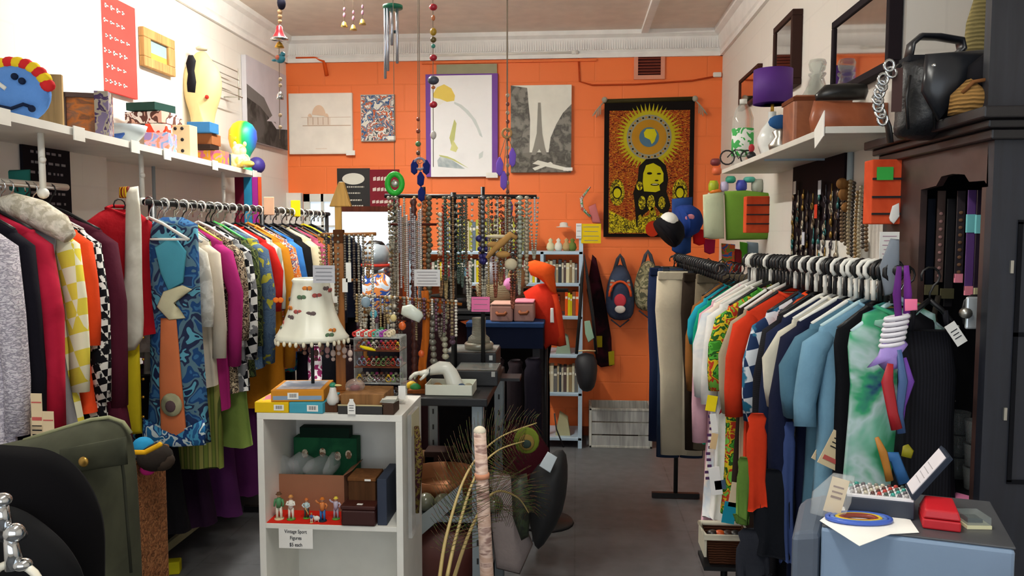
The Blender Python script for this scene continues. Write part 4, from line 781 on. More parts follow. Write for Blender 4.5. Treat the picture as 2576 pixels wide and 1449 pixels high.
# ---------------------------------------------------------------- right wall shelf
ZR = PX(1816, 427, XR - .30).z; XF = XR - .30
y0 = PZ(2063, 318, ZR).y; y1 = PZ(1816, 427, ZR).y
r = root('wall_shelf', 'white shelf on the pale wall beside the tapestry', 'shelf', (XF, y0, ZR))
part(r, 'board', MB().bx(0, XR - XF, 0, y1 - y0, -.022, 0), M('#dcdad0', rough=.5), bevel=.002)
part(r, 'bracket', MB().bx(.02, XR - XF, .9, .915, -.03, -.022).bx(XR - XF - .02, XR - XF, .9, .92, -.3, -.022), M('#9fb2bf'))
part(r, 'paper_tag', MB().add([(-.003, 0, -.03), (-.003, .09, -.06), (-.003, .1, .0), (-.003, .0, .05), (-.006, 0, -.03), (-.006, .09, -.06), (-.006, .1, .0), (-.006, .0, .05)], [(0, 1, 2, 3), (7, 6, 5, 4), (0, 4, 5, 1), (1, 5, 6, 2), (2, 6, 7, 3), (3, 7, 4, 0)]), PAPER)
def SR(px, inset=.1, z=0.0005):
    rr = ray(px, 400); X = XF + inset; t = X / rr.x; return Vector((X, rr.y * t, ZR + z))
p = SR(1940, .12); s = p.y / F
r = root('table_lamp', 'table lamp with a purple drum shade and white china base', 'lamp', p)
part(r, 'base', MB().lathe([(.05, 0), (.055, .01), (.05, .03), (.06, .06), (.066, .10), (.05, .14), (.03, .165), (.018, .18), (.018, .22)], seg=20), M('#e4e6e2', rough=.2))
sr = 46 * s; sz = PY(1940, 262, p.y).z - p.z; st = PY(1940, 176, p.y).z - p.z
part(r, 'lamp_shade', MB().lathe([(sr, sz), (sr * 1.0, st), (sr * .96, st), (sr * .96, sz)], seg=32), M('#4f1d7c', rough=.7))
part(r, 'neck', MB().tube([(0, 0, .2), (0, 0, sz + .03)], .008, 8), GOLD)
p = SR(1867, .1); s = p.y / F; hb = PY(1867, 262, p.y).z - p.z
r = root('bottle', 'clear plastic bottle with a green label at the shelf end', 'bottle', p)
part(r, 'body', MB().lathe([(.052, 0), (.056, .01), (.056, hb * .78), (.04, hb * .92), (.02, hb), (0, hb)], seg=20), GLASS)
part(r, 'label', MB().lathe([(.0575, hb * .2), (.0575, hb * .62)], seg=20), M('#3fae4c', 'multi', ['#e8ece6', '#4aa85a'], scale=2))
part(r, 'cap', MB().lathe([(.02, hb), (.02, hb + .025), (0, hb + .025)], seg=14), WHT)
p = SR(1960, .04); r = root('trinket', 'blue and silver trinket figure in front of the purple lamp', 'ornament', p)
part(r, 'body', MB().lathe([(.04, 0), (.045, .02), (.02, .05), (.03, .07), (.012, .09), (0, .095)], seg=14), SILV); part(r, 'blue_wing', MB().ell((0, -.01, .11), (.05, .02, .03), 10, 6).ell((.03, -.02, .13), (.015, .012, .02), 8, 6), M('#2b5a8f'))
p = SR(1890, .03); thing('ornament', 'small red and dark ornament beside the green labelled bottle', 'ornament', MB().ell((0, 0, .02), (.022, .02, .02), 10, 6).ell((0, 0, .055), (.014, .012, .02), 10, 6, 1), [BLK, M('#b33a3f')], p)
p = SR(1855, .02); r = root('toy_bicycle', 'tiny black wire bicycle ornament at the very end of the shelf', 'ornament', p)
for dx in (-.05, .05): part(r, 'wheel', MB().tube([(dx + .035 * math.cos(a), 0, .037 + .035 * math.sin(a)) for a in [2 * pi * i / 14 for i in range(14)]], .004, 6, closed=True), BLK)
part(r, 'frame', MB().tube([(-.05, 0, .037), (-.015, 0, .075), (.035, 0, .07), (.05, 0, .037)], .003, 5).tube([(-.015, 0, .075), (.005, 0, .03), (.035, 0, .07)], .003, 5), BLK)
p = SR(2035, .17); s = p.y / F
thing('decanter', 'clear glass decanter with square stopper on the brown case', 'decanter', MB().lathe([(.09, 0), (.095, .01), (.06, .05), (.035, .11), (.026, .15), (.035, .165), (.035, .175), (.02, .18), (.03, .19), (.036, .23), (.03, .25), (0, .252)], seg=18), M('#a9bdb4', rough=.05, trans=.8, alpha=.45), (p.x + .03, p.y + .02, ZR + .19)).scale = (1, 1, .72)
p = SR(2062, .15); s = p.y / F
r = root('leather_case', 'square tan leather case standing under the decanter', 'case', (p.x, p.y, ZR)); 
part(r, 'body', MB().bx(-.11, .11, -.03, .14, 0, .188), M('#85492c', 'soft', ['#9a5a38', '#74402a'], rough=.45, bump=.2), bevel=.012)
part(r, 'edge_band', MB().bx(-.113, .113, -.033, .143, .165, .18), M('#6a3820'))
p = SR(2110, .17)
thing('clutch_bag', 'rolled tan leather clutch bag on the shelf', 'bag', MB().pillow([(-.125, .0), (.13, .0), (.14, .05), (.135, .115), (-.06, .12), (-.12, .125), (-.135, .06)], .05), M('#8f4a2b', 'soft', ['#9a5433', '#844426'], rough=.4, bump=.1), (p.x, p.y - .09, ZR + .004))
thing('clutch_bag', 'black leather clutch bag lying on the tan one', 'bag', MB().pillow([(-.11, .0), (.06, .0), (.07, .03), (.065, .055), (-.02, .06), (-.08, .055), (-.115, .02)], .035), M('#1c1a19', rough=.35), (p.x + .0, p.y - .08, ZR + .13))
# pictures on the right wall
def pic_r(label, x0, x1, yt, yb, X, fm, im, fw=.03, d=.03, tilt=0, name='framed_picture'):
    a = PX(x0, (yt + yb) / 2, X); b = PX(x1, (yt + yb) / 2, X); ya, yb_ = max(a.y, b.y), min(a.y, b.y); Ym = (ya + yb_) / 2
    zt = PX(x1, yt, X).z; zb = PX(x1, yb, X).z
    r = root(name, label, 'mirror' if name == 'mirror' else 'picture', (X, yb_, zb), (0, -tilt, 0)); L_ = ya - yb_; H_ = zt - zb
    part(r, 'frame', MB().bx(0, d, 0, L_, 0, fw).bx(0, d, 0, L_, H_ - fw, H_).bx(0, d, 0, fw, fw, H_ - fw).bx(0, d, L_ - fw, L_, fw, H_ - fw), fm, bevel=.003)
    part(r, 'mirror_glass' if name == 'mirror' else 'picture_sheet', MB().bx(.008, .016, fw, L_ - fw, fw, H_ - fw), im); return r
MIR = M('#dcdad6', metal=1, rough=.05)
pic_r('small dark framed mirror above the end of the shelf', 1858, 1905, 160, 245, XR - .03, M('#4a2a20'), MIR, .02, name='mirror')
pic_r('narrow dark framed mirror high on the pale wall', 1944, 1992, 24, 210, XR - .05, M('#3a2520'), MIR, .03, .05, name='mirror')
pic_r('large dark framed mirror on the pale wall, reaching the ceiling', 2092, 2236, -60, 170, XR - .05, M('#241d22'), MIR, .028, .045, name='mirror')
# jewellery board
a = PX(1993, 500, XR - .03); b = PX(2122, 500, XR - .03); zt = PX(2122, 362, XR - .03).z; zb = PX(2122, 680, XR - .03).z
r = root('jewellery_board', 'tall black display board crowded with hanging jewellery', 'display board', (XR - .03, b.y, zb)); L_ = a.y - b.y; H_ = zt - zb
part(r, 'board', MB().bx(0, .025, 0, L_, 0, H_), M('#1a0f14', rough=.8), bevel=.002)
BO = r.location
RC = ['#8a8578', '#5a4a3c', '#3a3234', '#a39a86', '#4f4a52', '#6e5a44', '#2e6a6a', '#8a6a2a']
for j in range(11):
    for i in range(9):
        if random.random() < .12: continue
        zz = H_ * (.70 - .063 * j) + random.uniform(-.012, .012); yy = L_ * (.06 + .11 * i) + random.uniform(-.012, .012); h = random.uniform(.025, .07)
        c_ = random.choice(RC); sh = random.random()
        m = MB().tube([(0, 0, .0), (0, -.0, -h)], .003, 5)
        (m.ell((-.002, 0, -h), (.006, .014, .016), 8, 6, 0) if sh < .6 else m.tube([(-.003, .014 * math.cos(t), -h - .014 + .014 * math.sin(t)) for t in [2 * pi * q / 10 for q in range(10)]], .0035, 5, closed=True))
        thing('earring', 'tiny pendant earring on the crowded black display board', 'earring', m, M(c_, metal=.5, rough=.35), (BO.x - .006, BO.y + yy, BO.z + zz), group='earrings on the black display board')
for k, (u, v, c_, lb) in enumerate(((.82, .66, '#d8d5cc', 'white price card at the upper far side of the earring board'), (.3, .62, '#c9ccd2', 'pale price card on the near side of the earring board'), (.36, .42, '#d8442c', 'bright orange card on the earring board'), (.6, .18, '#c9ccd6', 'silver card low on the earring board'))):
    thing('price_card', lb, 'card', MB().bx(-.002, .0, 0, .04, 0, .06), M(c_), (BO.x - .02, BO.y + u * L_, BO.z + v * H_))
m = MB()
p = PX(2133, 700, XR - .02)
thing('shelf_upright', 'pale blue steel upright beside the earring board', 'upright', MB().tube([(0, 0, 0), (0, 0, 1.02)], .012, 8), M('#b9cbd4', rough=.4), (XR - .012, PX(2133, 600, XR - .012).y, .95))
# necklaces beside the board
for k in range(8):
    px = 2122 + 9 * k; top = 455 + random.randint(0, 40); bot = 640 + random.randint(-30, 40); Y = 2.82
    c_ = ['#7a6248', '#5a4a34', '#9a8a6c', '#3c342c', '#8a6c40', '#a59a80', '#4a4038', '#6a5034'][k]
    a = PY(px, top, Y); q = PY(px, bot, Y); X_ = XR - .05; aa = PX(px, top, X_); h = (bot - top) / F * aa.y
    m = MB(); n = int(h / .014)
    for i in range(n): m.ell((0, .012 * math.sin(pi * i / n), -i * h / n), (.008, .008, .0075), 6, 5)
    thing('necklace', 'brown and bronze bead necklace hanging beside the earring board', 'necklace', m, M(c_, metal=.2, rough=.4), aa, group='bead necklaces beside the earring board')
thing('bead_string', 'chunky tan wooden bead string at the top of the bronze necklaces', 'necklace', MB().ell((0, 0, 0), .022, 10, 8).ell((.01, .0, -.04), .024, 10, 8).ell((.03, 0, -.005), .02, 10, 8).ell((.032, 0, -.05), .022, 10, 8).ell((.02, 0, -.09), .02, 10, 8), M('#9a6c3c', 'wood'), PX(2118, 462, XR - .07))
# stack of orange drawers / boxes on the wall
def orange_box(label, x0, x1, y0, y1, Y, X):
    a = PX(x0, (y0 + y1) / 2, X - .0); s = a.y / F; w_ = (x1 - x0) * s; h_ = (y1 - y0) * s; p = PY(x0, y1, a.y)
    r = root('felt_organiser', label, 'organiser', p)
    m = MB().bx(0, w_, 0, .07, 0, h_)
    part(r, 'body', m, M('#d0492a', 'soft', ['#dc5630', '#c2401f'], rough=.8), bevel=.004)
    g = MB()
    for v in (.16, .42, .70) if y1 - y0 > 130 else (.25, .5, .76): g.box((w_ / 2, -.002, h_ * v), (w_ * .98, .006, .006))
    part(r, 'dark_seam', g, BLK); return r, w_, h_
r, w_, h_ = orange_box('larger orange organiser with a green card, hung by the dresser', 2190, 2302, 408, 564, 2.4, XR - .2)
part(r, 'green_card', MB().bx(.012, .012 + w_ * .34, -.006, -.003, h_ * .68, h_ * .88), M('#3fae4a')); part(r, 'white_tag', MB().pillow([(w_ * .38, .01), (w_ * .46, .0), (w_ * .58, h_ * .12), (w_ * .56, h_ * .33), (w_ * .42, h_ * .28), (w_ * .36, h_ * .1)], .003), PAPER, loc=(0, -.008, 0))
part(r, 'strap', MB().bx(w_ * .66, w_ * .74, -.004, .0, h_ * .2, h_ * 1.12), M('#3a1512'))
r, w_, h_ = orange_box('smaller orange organiser lying over the green towel', 1876, 1932, 496, 586, 3.2, XR - .25)
# towels and pots
Yt = PX(1850, 540, XR - .18).y
p = PY(1850, 600, Yt); 
thing('towel', 'pale cream towel folded beside the green one', 'towel', MB().pillow(ptpoly([(1768, 490), (1820, 482), (1822, 600), (1790, 602), (1770, 598)], Yt, p), .04), fab('#c3cbaa'), p)
thing('towel', 'grass green towel hanging under the shelf', 'towel', MB().pillow(ptpoly([(1818, 482), (1872, 480), (1960, 490), (1965, 560), (1930, 602), (1822, 604)], Yt + .05, p), .04), fab('#6c9436'), p)
thing('towel', 'pink and cream floral tea towel behind the orange organiser', 'towel', MB().pillow(ptpoly([(1930, 492), (1985, 500), (1990, 560), (1985, 600), (1935, 590)], Yt + .03, p), .03), M('#c3b294', 'multi', ['#d0c8b4', '#8f9c58', '#d9c9b9'], scale=2.5), p)
YT = PX(1850, 470, XR - .15).y
rr_ = thing('ledge', 'thin pale ledge carrying bright toys over the towels', 'ledge', MB().bx(-.22, .18, -.01, .06, -.012, 0), WHT, PY(1880, 484, YT))
for k, (px, py, rx, rz_, c_, lb) in enumerate(((1795, 470, .03, .036, '#a9b41e', 'lime green toy beside the tapestry'), (1800, 482, .035, .014, '#e07a1c', 'flat orange toy ring beneath the lime toy'), (1822, 470, .025, .03, '#c9bfe0', 'lilac and white toy among the bright toys'), (1865, 468, .032, .034, '#3f49b0', 'royal blue round pot among the bright toys'), (1838, 452, .03, .02, '#2f9a7c', 'teal cup among the bright toys'), (1885, 452, .035, .016, '#4fb0a0', 'pale teal saucer behind the blue pot'), (1905, 468, .035, .04, '#a9b0a4', 'grey glass jar at the end of the bright toys'), (1803, 430, .028, .024, '#e0673a', 'orange toy block above the lime toy'), (1800, 408, .03, .02, '#7c2f34', 'maroon soft toy hanging by the shelf end'), (1940, 484, .02, .012, '#5aa03c', 'small green toy by the orange organiser'), (1950, 500, .024, .02, '#e08ab0', 'pink bow beside the orange organiser'))):
    thing('toy', lb, 'toy', MB().lathe([(rx * .6, -rz_), (rx, -rz_ * .5), (rx, rz_ * .4), (rx * .7, rz_), (0, rz_)], seg=14), M(c_, rough=.5), PY(px, py, YT - .02))
# cloths hanging below the towels
for k, (x0, y0_, x1, y1_, c_, lb, kd, cs) in enumerate(((1742, 575, 1775, 618, '#d0181c', 'bright red cloth below the cream towel', 'plain', None), (1770, 600, 1800, 640, '#b3204a', 'crimson cloth tucked under the red one', 'plain', None), (1815, 612, 1850, 690, '#c9803f', 'striped orange and green cloth beside the rail', 'multi', ['#3a62a8', '#d0562c', '#6f8a3c']), (1845, 625, 1868, 690, '#7c1f26', 'wine red cloth between brighter cloths', 'plain', None), (1862, 608, 1882, 670, '#4f9a2a', 'leaf green cloth by the grey one', 'plain', None), (1880, 608, 1912, 690, '#7c8c98', 'blue grey cloth hanging by the crowded rail', 'plain', None), (1905, 612, 1930, 650, '#2f8ab4', 'sky blue cloth corner by the crowded rail', 'plain', None))):
    Yq = PX(1850, 540, XR - .14).y; p = PY((x0 + x1) / 2, y1_, Yq)
    thing('cloth', lb, 'cloth', MB().pillow(ptpoly([(x0, y0_), (x1, y0_ + 3), (x1 - 2, y1_ - 4), ((x0 + x1) / 2, y1_), (x0 + 2, y1_ - 6)], Yq, p), .02), M(c_, kd, cs, scale=3), (p.x, p.y + .004 * k, p.z))
p = PX(1975, 690, XR - .02)
thing('radiator_cover', 'white box panel against the wall behind the crowded rail', 'panel', MB().bx(-.03, 0, 0, .55, 0, .5), WHT, (XR - .001, 3.05, PX(1975, 600, XR).z - .5 ))
p = PY(2236, 655, 2.3); o = thing('notice', 'white handwritten notice hanging under the orange organiser', 'notice', MB().bx(-.028, .028, 0, .003, 0, .085), PAPER, PY(2236, 656, 2.42), bevel=.0005)
m = MB()
for k in range(5): m.box((0, -.0008, .072 - .013 * k), (.04 - .008 * (k % 2), .0006, .002))
part(o, 'handwriting', m, M('#b98aa0'))
# ---------------------------------------------------------------- white cabinet and its contents
YC = 2.4; zt = PY(850, 1042, YC).z; xl = PY(647, 1100, YC).x; xr = PY(1012, 1100, YC).x; CW = xr - xl; DC = .3
CB = root('shelf_unit', 'white open shelf unit with two bays near the camera', 'shelf unit', ((xl + xr) / 2, YC, 0))
CB['label'] = 'white open shelf unit holding small sports figurines and boxes'
hw = CW / 2; th = .021; ZT = zt
zs = PY(850, 1322, YC).z
part(CB, 'side_panel', MB().bx(-hw, -hw + th, 0, DC, 0, zt - th), WHT, bevel=.001); part(CB, 'side_panel', MB().bx(hw - th, hw, 0, DC, 0, zt - th), WHT, bevel=.001)
part(CB, 'top', MB().bx(-hw, hw, 0, DC, zt - th, zt), WHT, bevel=.001); part(CB, 'back_panel', MB().bx(-hw + th, hw - th, DC - .008, DC, 0.05, zt - th), WHT)
part(CB, 'shelf', MB().bx(-hw + th, hw - th, .0, DC - .008, zs - .016, zs), WHT, bevel=.001); part(CB, 'shelf', MB().bx(-hw + th, hw - th, .0, DC - .008, zs - .38, zs - .36), WHT, bevel=.001)
CX = CB.location.x
def C(px, py, dy=0.): return PY(px, py, YC + dy)
thing('red_paper', 'bright red paper sheet lining the shelf under the figurines', 'paper', MB().bx(-hw + th + .002, hw * .33, .003, .2, 0, .0012), M('#dd2c1c'), (CX, YC, zs + .0004))
s_ = root('price_sign', 'white handwritten price sign taped to the shelf of figurines', 'sign', tuple(C(746, 1378) + Vector((0, -.004, 0))))
sg = C(788, 1328).x - C(704, 1378).x; sh = C(746, 1328).z - C(746, 1378).z
part(s_, 'card', MB().bx(-sg / 2, sg / 2, -.0012, .0, 0, sh), PAPER)
for k, (t_, u) in enumerate((('Vintage Sport', .84), ('Figures', .52), ('$5 each', .18))): text(s_, t_, .0165, (0, -.0016, sh * u), (pi / 2, 0, 0), INK, sx=.8)
zz = lambda py, dy=0.: C(800, py, dy).z
# cartons
def cbox(name, label, cat, x0, x1, y0, dy, dd, mat, rz=0., zb=None, bevel=.002, group=None):
    a = C(x0, y0, dy); b = C(x1, y0, dy); zb = zs + .0006 if zb is None else zb; w_ = b.x - a.x; h = a.z - zb
    o = thing(name, label, cat, MB().bx(-w_ / 2, w_ / 2, 0, dd, 0, h), mat, ((a.x + b.x) / 2, YC + dy, zb), (0, 0, rz), group, bevel); o['w'] = w_; o['h'] = h; return o
o = root('cardboard_box', 'plain brown cardboard box full of plastic bags behind the figurines', 'box', (C(780, 1195, .12).x, YC + .12, zs + .0006)); w_ = C(862, 1195, .12).x - C(692, 1195, .12).x; h_ = C(780, 1195, .12).z - zs
CBX = M('#9c6b50', rough=.9)
part(o, 'front', MB().bx(-w_ / 2, w_ / 2, 0, .004, 0, h_), CBX); part(o, 'sides', MB().bx(-w_ / 2, -w_ / 2 + .004, .004, .13, 0, h_).bx(w_ / 2 - .004, w_ / 2, .004, .13, 0, h_).bx(-w_ / 2, w_ / 2, .13, .134, 0, h_).bx(-w_ / 2, w_ / 2, .004, .13, 0, .004), CBX)
part(o, 'flap', MB().add([(w_ / 2, .0, h_), (w_ / 2, .13, h_), (w_ / 2 + .03, .13, h_ + .02), (w_ / 2 + .03, .0, h_ + .02), (w_ / 2, .0, h_ + .003), (w_ / 2, .13, h_ + .003)], [(0, 1, 2, 3), (4, 3, 2, 5), (0, 3, 4), (1, 5, 2)]), CBX)
for k in range(4):
    m = MB(); rnd = random.Random(k + 3); P = [((.052 + rnd.uniform(-.014, .012)) * math.cos(2 * pi * i / 11), (.04 + rnd.uniform(-.012, .012)) * math.sin(2 * pi * i / 11)) for i in range(11)]
    m.pillow(P, .03)
    thing('plastic_bag', 'crumpled clear plastic bag heaped in the cardboard box', 'bag', m, BAGP, (C(725 + 36 * k, 1170, .18).x, YC + .17, zs + h_ + .012 + .012 * (k % 2)), (.3, 0, .5 * k), group='clear bags in the cardboard box')
o = cbox('gift_box', 'dark green box printed with small pale pictures at the cabinet back', 'box', 738, 897, 1100, .22, .05, M('#1f5a3c', 'soft', ['#1a4f34', '#25633f'], scale=2), zb=zs + h_ * .6)
m = MB()
for k, (u, v) in enumerate(((-.32, .62), (-.04, .66), (.2, .58), (.37, .62))): m.at((u * o['w'], -.001, v * o['h'])).ell((0, 0, 0), (.012, .002, .016), 10, 6)
part(o, 'printed_picture', m, M('#b9a78c', 'multi', ['#d9cdb4', '#8a6a50'], scale=8)); part(o, 'dark_top', MB().bx(-o['w'] * .4, o['w'] * .38, .002, .045, o['h'], o['h'] + .035), M('#12291e'))
o = cbox('jewel_box', 'brown walnut box stacked on the dark leather box', 'box', 876, 944, 1210, .05, .1, M('#5a3a22', 'wood'), zb=C(900, 1272, .03).z); part(o, 'lid', MB().bx(-o['w'] / 2 - .002, o['w'] / 2 + .002, -.002, .102, o['h'], o['h'] + .012), M('#7a4f2c', 'wood'), bevel=.002)
part(o, 'white_label', MB().bx(.01, .03, -.0035, -.002, o['h'] + .002, o['h'] + .008), PAPER)
o = cbox('leather_box', 'dark oxblood leather box beside the figurines', 'box', 857, 943, 1283, -.005, .13, M('#3a1712', rough=.4), bevel=.006); part(o, 'lid', MB().bx(-o['w'] / 2 - .001, o['w'] / 2 + .001, -.001, .131, o['h'] + .001, o['h'] + .014), M('#3f1a14', rough=.4), bevel=.003); part(o, 'white_label', MB().bx(-.006, .012, .01, .02, o['h'] + .0145, o['h'] + .0155), PAPER)
cbox('book', 'thin navy blue book standing against the cabinet side', 'book', 948, 972, 1205, .01, .17, M('#2a3346', rough=.6))
cbox('book', 'slim black book behind the navy one in the cabinet', 'book', 953, 968, 1196, .182, .08, BLK)
# figurines
def figurine(label, px, h, shirt, trou, hat, pose, base='#5f9a3a', py=1326, dy=.035):
    p = C(px, py, dy); r = root('figurine', label, 'figurine', (p.x, p.y, zs + .0018)); k = h / .08
    part(r, 'base', MB().lathe([(.013 * k, 0), (.013 * k, .003 * k), (0, .003 * k)], seg=14), M(base))
    m = MB(); tr = Matrix.Scale(k, 4)
    def T(pts, rr, seg=7, mi=0): m.tube([Vector(q) * k for q in pts], [x * k for x in rr], seg, mi)
    T([(-.006, 0, .003), (-.0055, 0, .018), (-.004, 0, .036)], [.0035, .004, .005], mi=1); T([(.006, 0, .003), (.0055, .0, .018), (.004, 0, .036)], [.0035, .004, .005], mi=1)
    T([(0, 0, .034), (0, -.001, .045), (0, 0, .056), (0, 0, .061)], [.0075, .0075, .009, .004], 10, 0)
    arms = {'fold': ([(-.009, 0, .056), (-.013, -.004, .047), (0, -.01, .048)], [(.009, 0, .056), (.013, -.004, .047), (0, -.01, .046)]), 'down': ([(-.009, 0, .056), (-.012, 0, .046), (-.012, -.003, .036)], [(.009, 0, .056), (.012, 0, .046), (.012, -.003, .036)]),
            'bat': ([(-.009, 0, .056), (-.014, -.006, .05), (-.004, -.012, .044)], [(.009, 0, .056), (.013, -.006, .047), (.002, -.012, .042)]), 'up': ([(-.009, 0, .056), (-.016, -.002, .06), (-.02, -.004, .067)], [(.009, 0, .056), (.015, 0, .05), (.012, -.006, .042)])}[pose]
    for a in arms: T(a, [.0036, .003, .0026], mi=0)
    part(r, 'figure', m, [M(shirt, rough=.5), M(trou, rough=.5)])
    hd = MB().ell((0, 0, .067 * k), (.0052 * k, .0055 * k, .0066 * k), 12, 8).ell((0, -.0055 * k, .0663 * k), (.001 * k, .0014 * k, .0014 * k), 6, 4)
    part(r, 'head', hd, M('#d9a27c', rough=.5)); part(r, 'hat', MB().lathe([(.0085 * k, .0695 * k), (.0085 * k, .0703 * k), (.0057 * k, .0707 * k), (.005 * k, .0755 * k), (0, .0765 * k)], seg=12), M(hat))
    if pose == 'bat': part(r, 'bat', MB().tube([(-.002 * k, -.012 * k, .044 * k), (.012 * k, -.014 * k, .02 * k)], [.0015 * k, .003 * k], 6), M('#c9a05a'))
    return r
figurine('figurine in a green vest and white trousers with a brown hat', 703, .094, '#4f8a5a', '#e4ddc9', '#6a4a34', 'down', '#d9c9a0')
figurine('figurine all in white with folded arms and a tan cap', 733, .085, '#ece8dc', '#e6dfd0', '#c98a4c', 'fold')
figurine('small bending batting figurine in pale blue with an orange cap', 772, .07, '#bcd0cf', '#3a4a44', '#c8703a', 'bat', dy=.05)
figurine('figurine in blue overalls with both hands raised to an orange cap', 812, .082, '#d07a3c', '#2f6fb0', '#d0742c', 'up', '#26303a', dy=.03)
figurine('figurine in a lilac shirt reaching out with a yellow cap', 846, .078, '#c0b4c4', '#a89aa8', '#e0c64a', 'up', dy=.05)
figurine('tiny crouching figurine with a blue shirt at the shelf edge', 784, .034, '#4a6aa8', '#e0d8c4', '#b08a50', 'fold', '#d9b06a', dy=.012)
p = C(797, 1326, .02); thing('figurine', 'tiny white sheep figurine between the cricket figures', 'figurine', MB().ell((0, 0, .012), (.011, .007, .008), 12, 8).ell((-.01, 0, .017), (.004, .004, .004), 8, 6).tube([(-.006, 0, 0), (-.006, 0, .008)], .0015, 5).tube([(.006, 0, 0), (.006, 0, .008)], .0015, 5), M('#e4e2d8', rough=.9), (p.x, p.y, zs + .0018))
# on top of the cabinet
def tbox(name, label, cat, x0, x1, y0, y1, dy, dd, mat, rz=0., bevel=.002, zb=None):
    a = C(x0, y1, dy); b = C(x1, y0, dy); w_ = b.x - a.x; h = b.z - a.z; zb = zt + .0005 if zb is None else zb
    o = thing(name, label, cat, MB().bx(-w_ / 2, w_ / 2, 0, dd, 0, h), mat, ((a.x + b.x) / 2, YC + dy, zb), (0, 0, rz), None, bevel); o['w'] = w_; o['h'] = h; return o
def barcode(o, u, w_=.04, h_=.022):
    g = MB().box((u * o['w'], -.0006, o['h'] * .5), (w_, .0008, h_))
    for k in range(7): g.box((u * o['w'] - w_ * .3 + k * w_ * .1, -.0013, o['h'] * .5 + .001), (w_ * (.03 + .02 * (k % 2)), .0006, h_ * .6), 1)
    part(o, 'barcode_label', g, [PAPER, INK])
o = tbox('puzzle_box', 'yellow flat puzzle box on the corner of the white cabinet', 'box', 641, 725, 1018, 1043, .0, .17, M('#e8bf1e'), .02); barcode(o, .22, .032, .018)
part(o, 'top_print', MB().bx(-o['w'] * .45, o['w'] * .45, .01, .16, o['h'], o['h'] + .0008), M('#d9a08a', 'multi', ['#e8c22a', '#c9788a'], scale=2))
o2 = tbox('puzzle_box', 'light blue flat puzzle box on the white cabinet', 'box', 727, 812, 1020, 1045, .0, .17, M('#4aa3b8'), -.03); barcode(o2, .2, .036, .02)
zz2 = zt + max(o['h'], o2['h']) + .0015
o = tbox('puzzle_box', 'orange flat puzzle box lying across the yellow and blue ones', 'box', 684, 812, 985, 1012, .01, .17, M('#d08a2c'), .12, zb=zz2); barcode(o, -.08, .034, .02)
part(o, 'top_print', MB().bx(-o['w'] * .42, o['w'] * .42, .015, .155, o['h'], o['h'] + .0008), M('#b0a8ac', 'soft', ['#c9c0c0', '#8f98a8'], scale=2)); part(o, 'side_print', MB().bx(-o['w'] * .46, o['w'] * .46, -.0004, .0, o['h'] * .15, o['h'] * .5), M('#8aa0b8'))
o = tbox('duck_figurine', 'white bird figurine with a green head and yellow bill', 'figurine', 828, 850, 985, 1000, .03, .01, M('#00000000'[:7]))
bpy.data.objects.remove(o)
p = C(838, 1036, .03); o = thing('bird_figurine', 'white bird figurine with a green head and yellow bill', 'figurine', MB().lathe([(.014, .0), (.019, .008), (.02, .02), (.012, .04), (.009, .055), (0, .06)], seg=14), M('#d9d4cc', rough=.3), (p.x, p.y, zt + .024))
part(o, 'head', MB().ell((0, 0, .062), (.011, .012, .009), 10, 8), M('#2f8a68', rough=.3)); part(o, 'bill', MB().ell((.017, -.003, .062), (.014, .005, .0035), 8, 6), M('#e3cf8c'))
o = tbox('wooden_block', 'small brown wooden block under the bird figurine', 'block', 815, 848, 1016, 1040, .02, .04, M('#5e3b28', 'wood'))
o = tbox('tray', 'black flat tray with a pale rim at the front of the cabinet top', 'tray', 850, 965, 1022, 1041, .0, .2, M('#33312f', rough=.5)); part(o, 'rim', MB().bx(-o['w'] / 2, o['w'] / 2, 0, .003, o['h'], o['h'] + .0035), M('#c9b98c'))
o3 = tbox('wooden_box', 'shallow tan wooden box standing in the black tray', 'box', 858, 965, 993, 1020, .02, .14, M('#9a6e44', 'wood'), zb=zt + .024)
p = C(885, 1032, -.003); o = thing('price_bottle_tag', 'white bottle shaped price tag hanging on the black tray', 'tag', MB().prism([(-.012, 0), (.012, 0), (.0125, .03), (.006, .042), (.006, .048), (-.006, .048), (-.006, .042), (-.0125, .03)], -.003, 0), PAPER, (p.x, YC - .004, zt + .002))
for z_ in (.012, .022, .03): pass
part(o, 'handwriting', MB().box((0, -.0034, .012), (.016, .0006, .0016)).box((0, -.0034, .020), (.014, .0006, .0016)).box((0, -.0034, .028), (.015, .0006, .0016)), INK)
o = tbox('small_box', 'dark brown box with stacked pale cards on its lid', 'box', 960, 990, 1012, 1040, -.0, .08, M('#4a372d'))
for k in range(4): thing('card', 'pale card stacked on the small dark brown box', 'card', MB().box((0, 0, 0), (.046, .05, .0015)), M('#c9c8bd'), (o.location.x, YC + .03, zt + o['h'] + .0025 + .0032 * k), (0, 0, .1 * k - .15), group='cards on the small brown box')
p = C(900, 990, .12)
o = thing('glass_paperweight', 'domed glass paperweight with a dark red flower inside', 'paperweight', MB().ell((0, 0, .0), (.032, .032, .024), 18, 12), M('#d9c9c4', rough=.05, alpha=.45, trans=.6), (p.x, p.y - .03, zt + .072)); part(o, 'flower', MB().ell((0, 0, -.006), (.017, .017, .01), 10, 6), M('#7c2f34'))
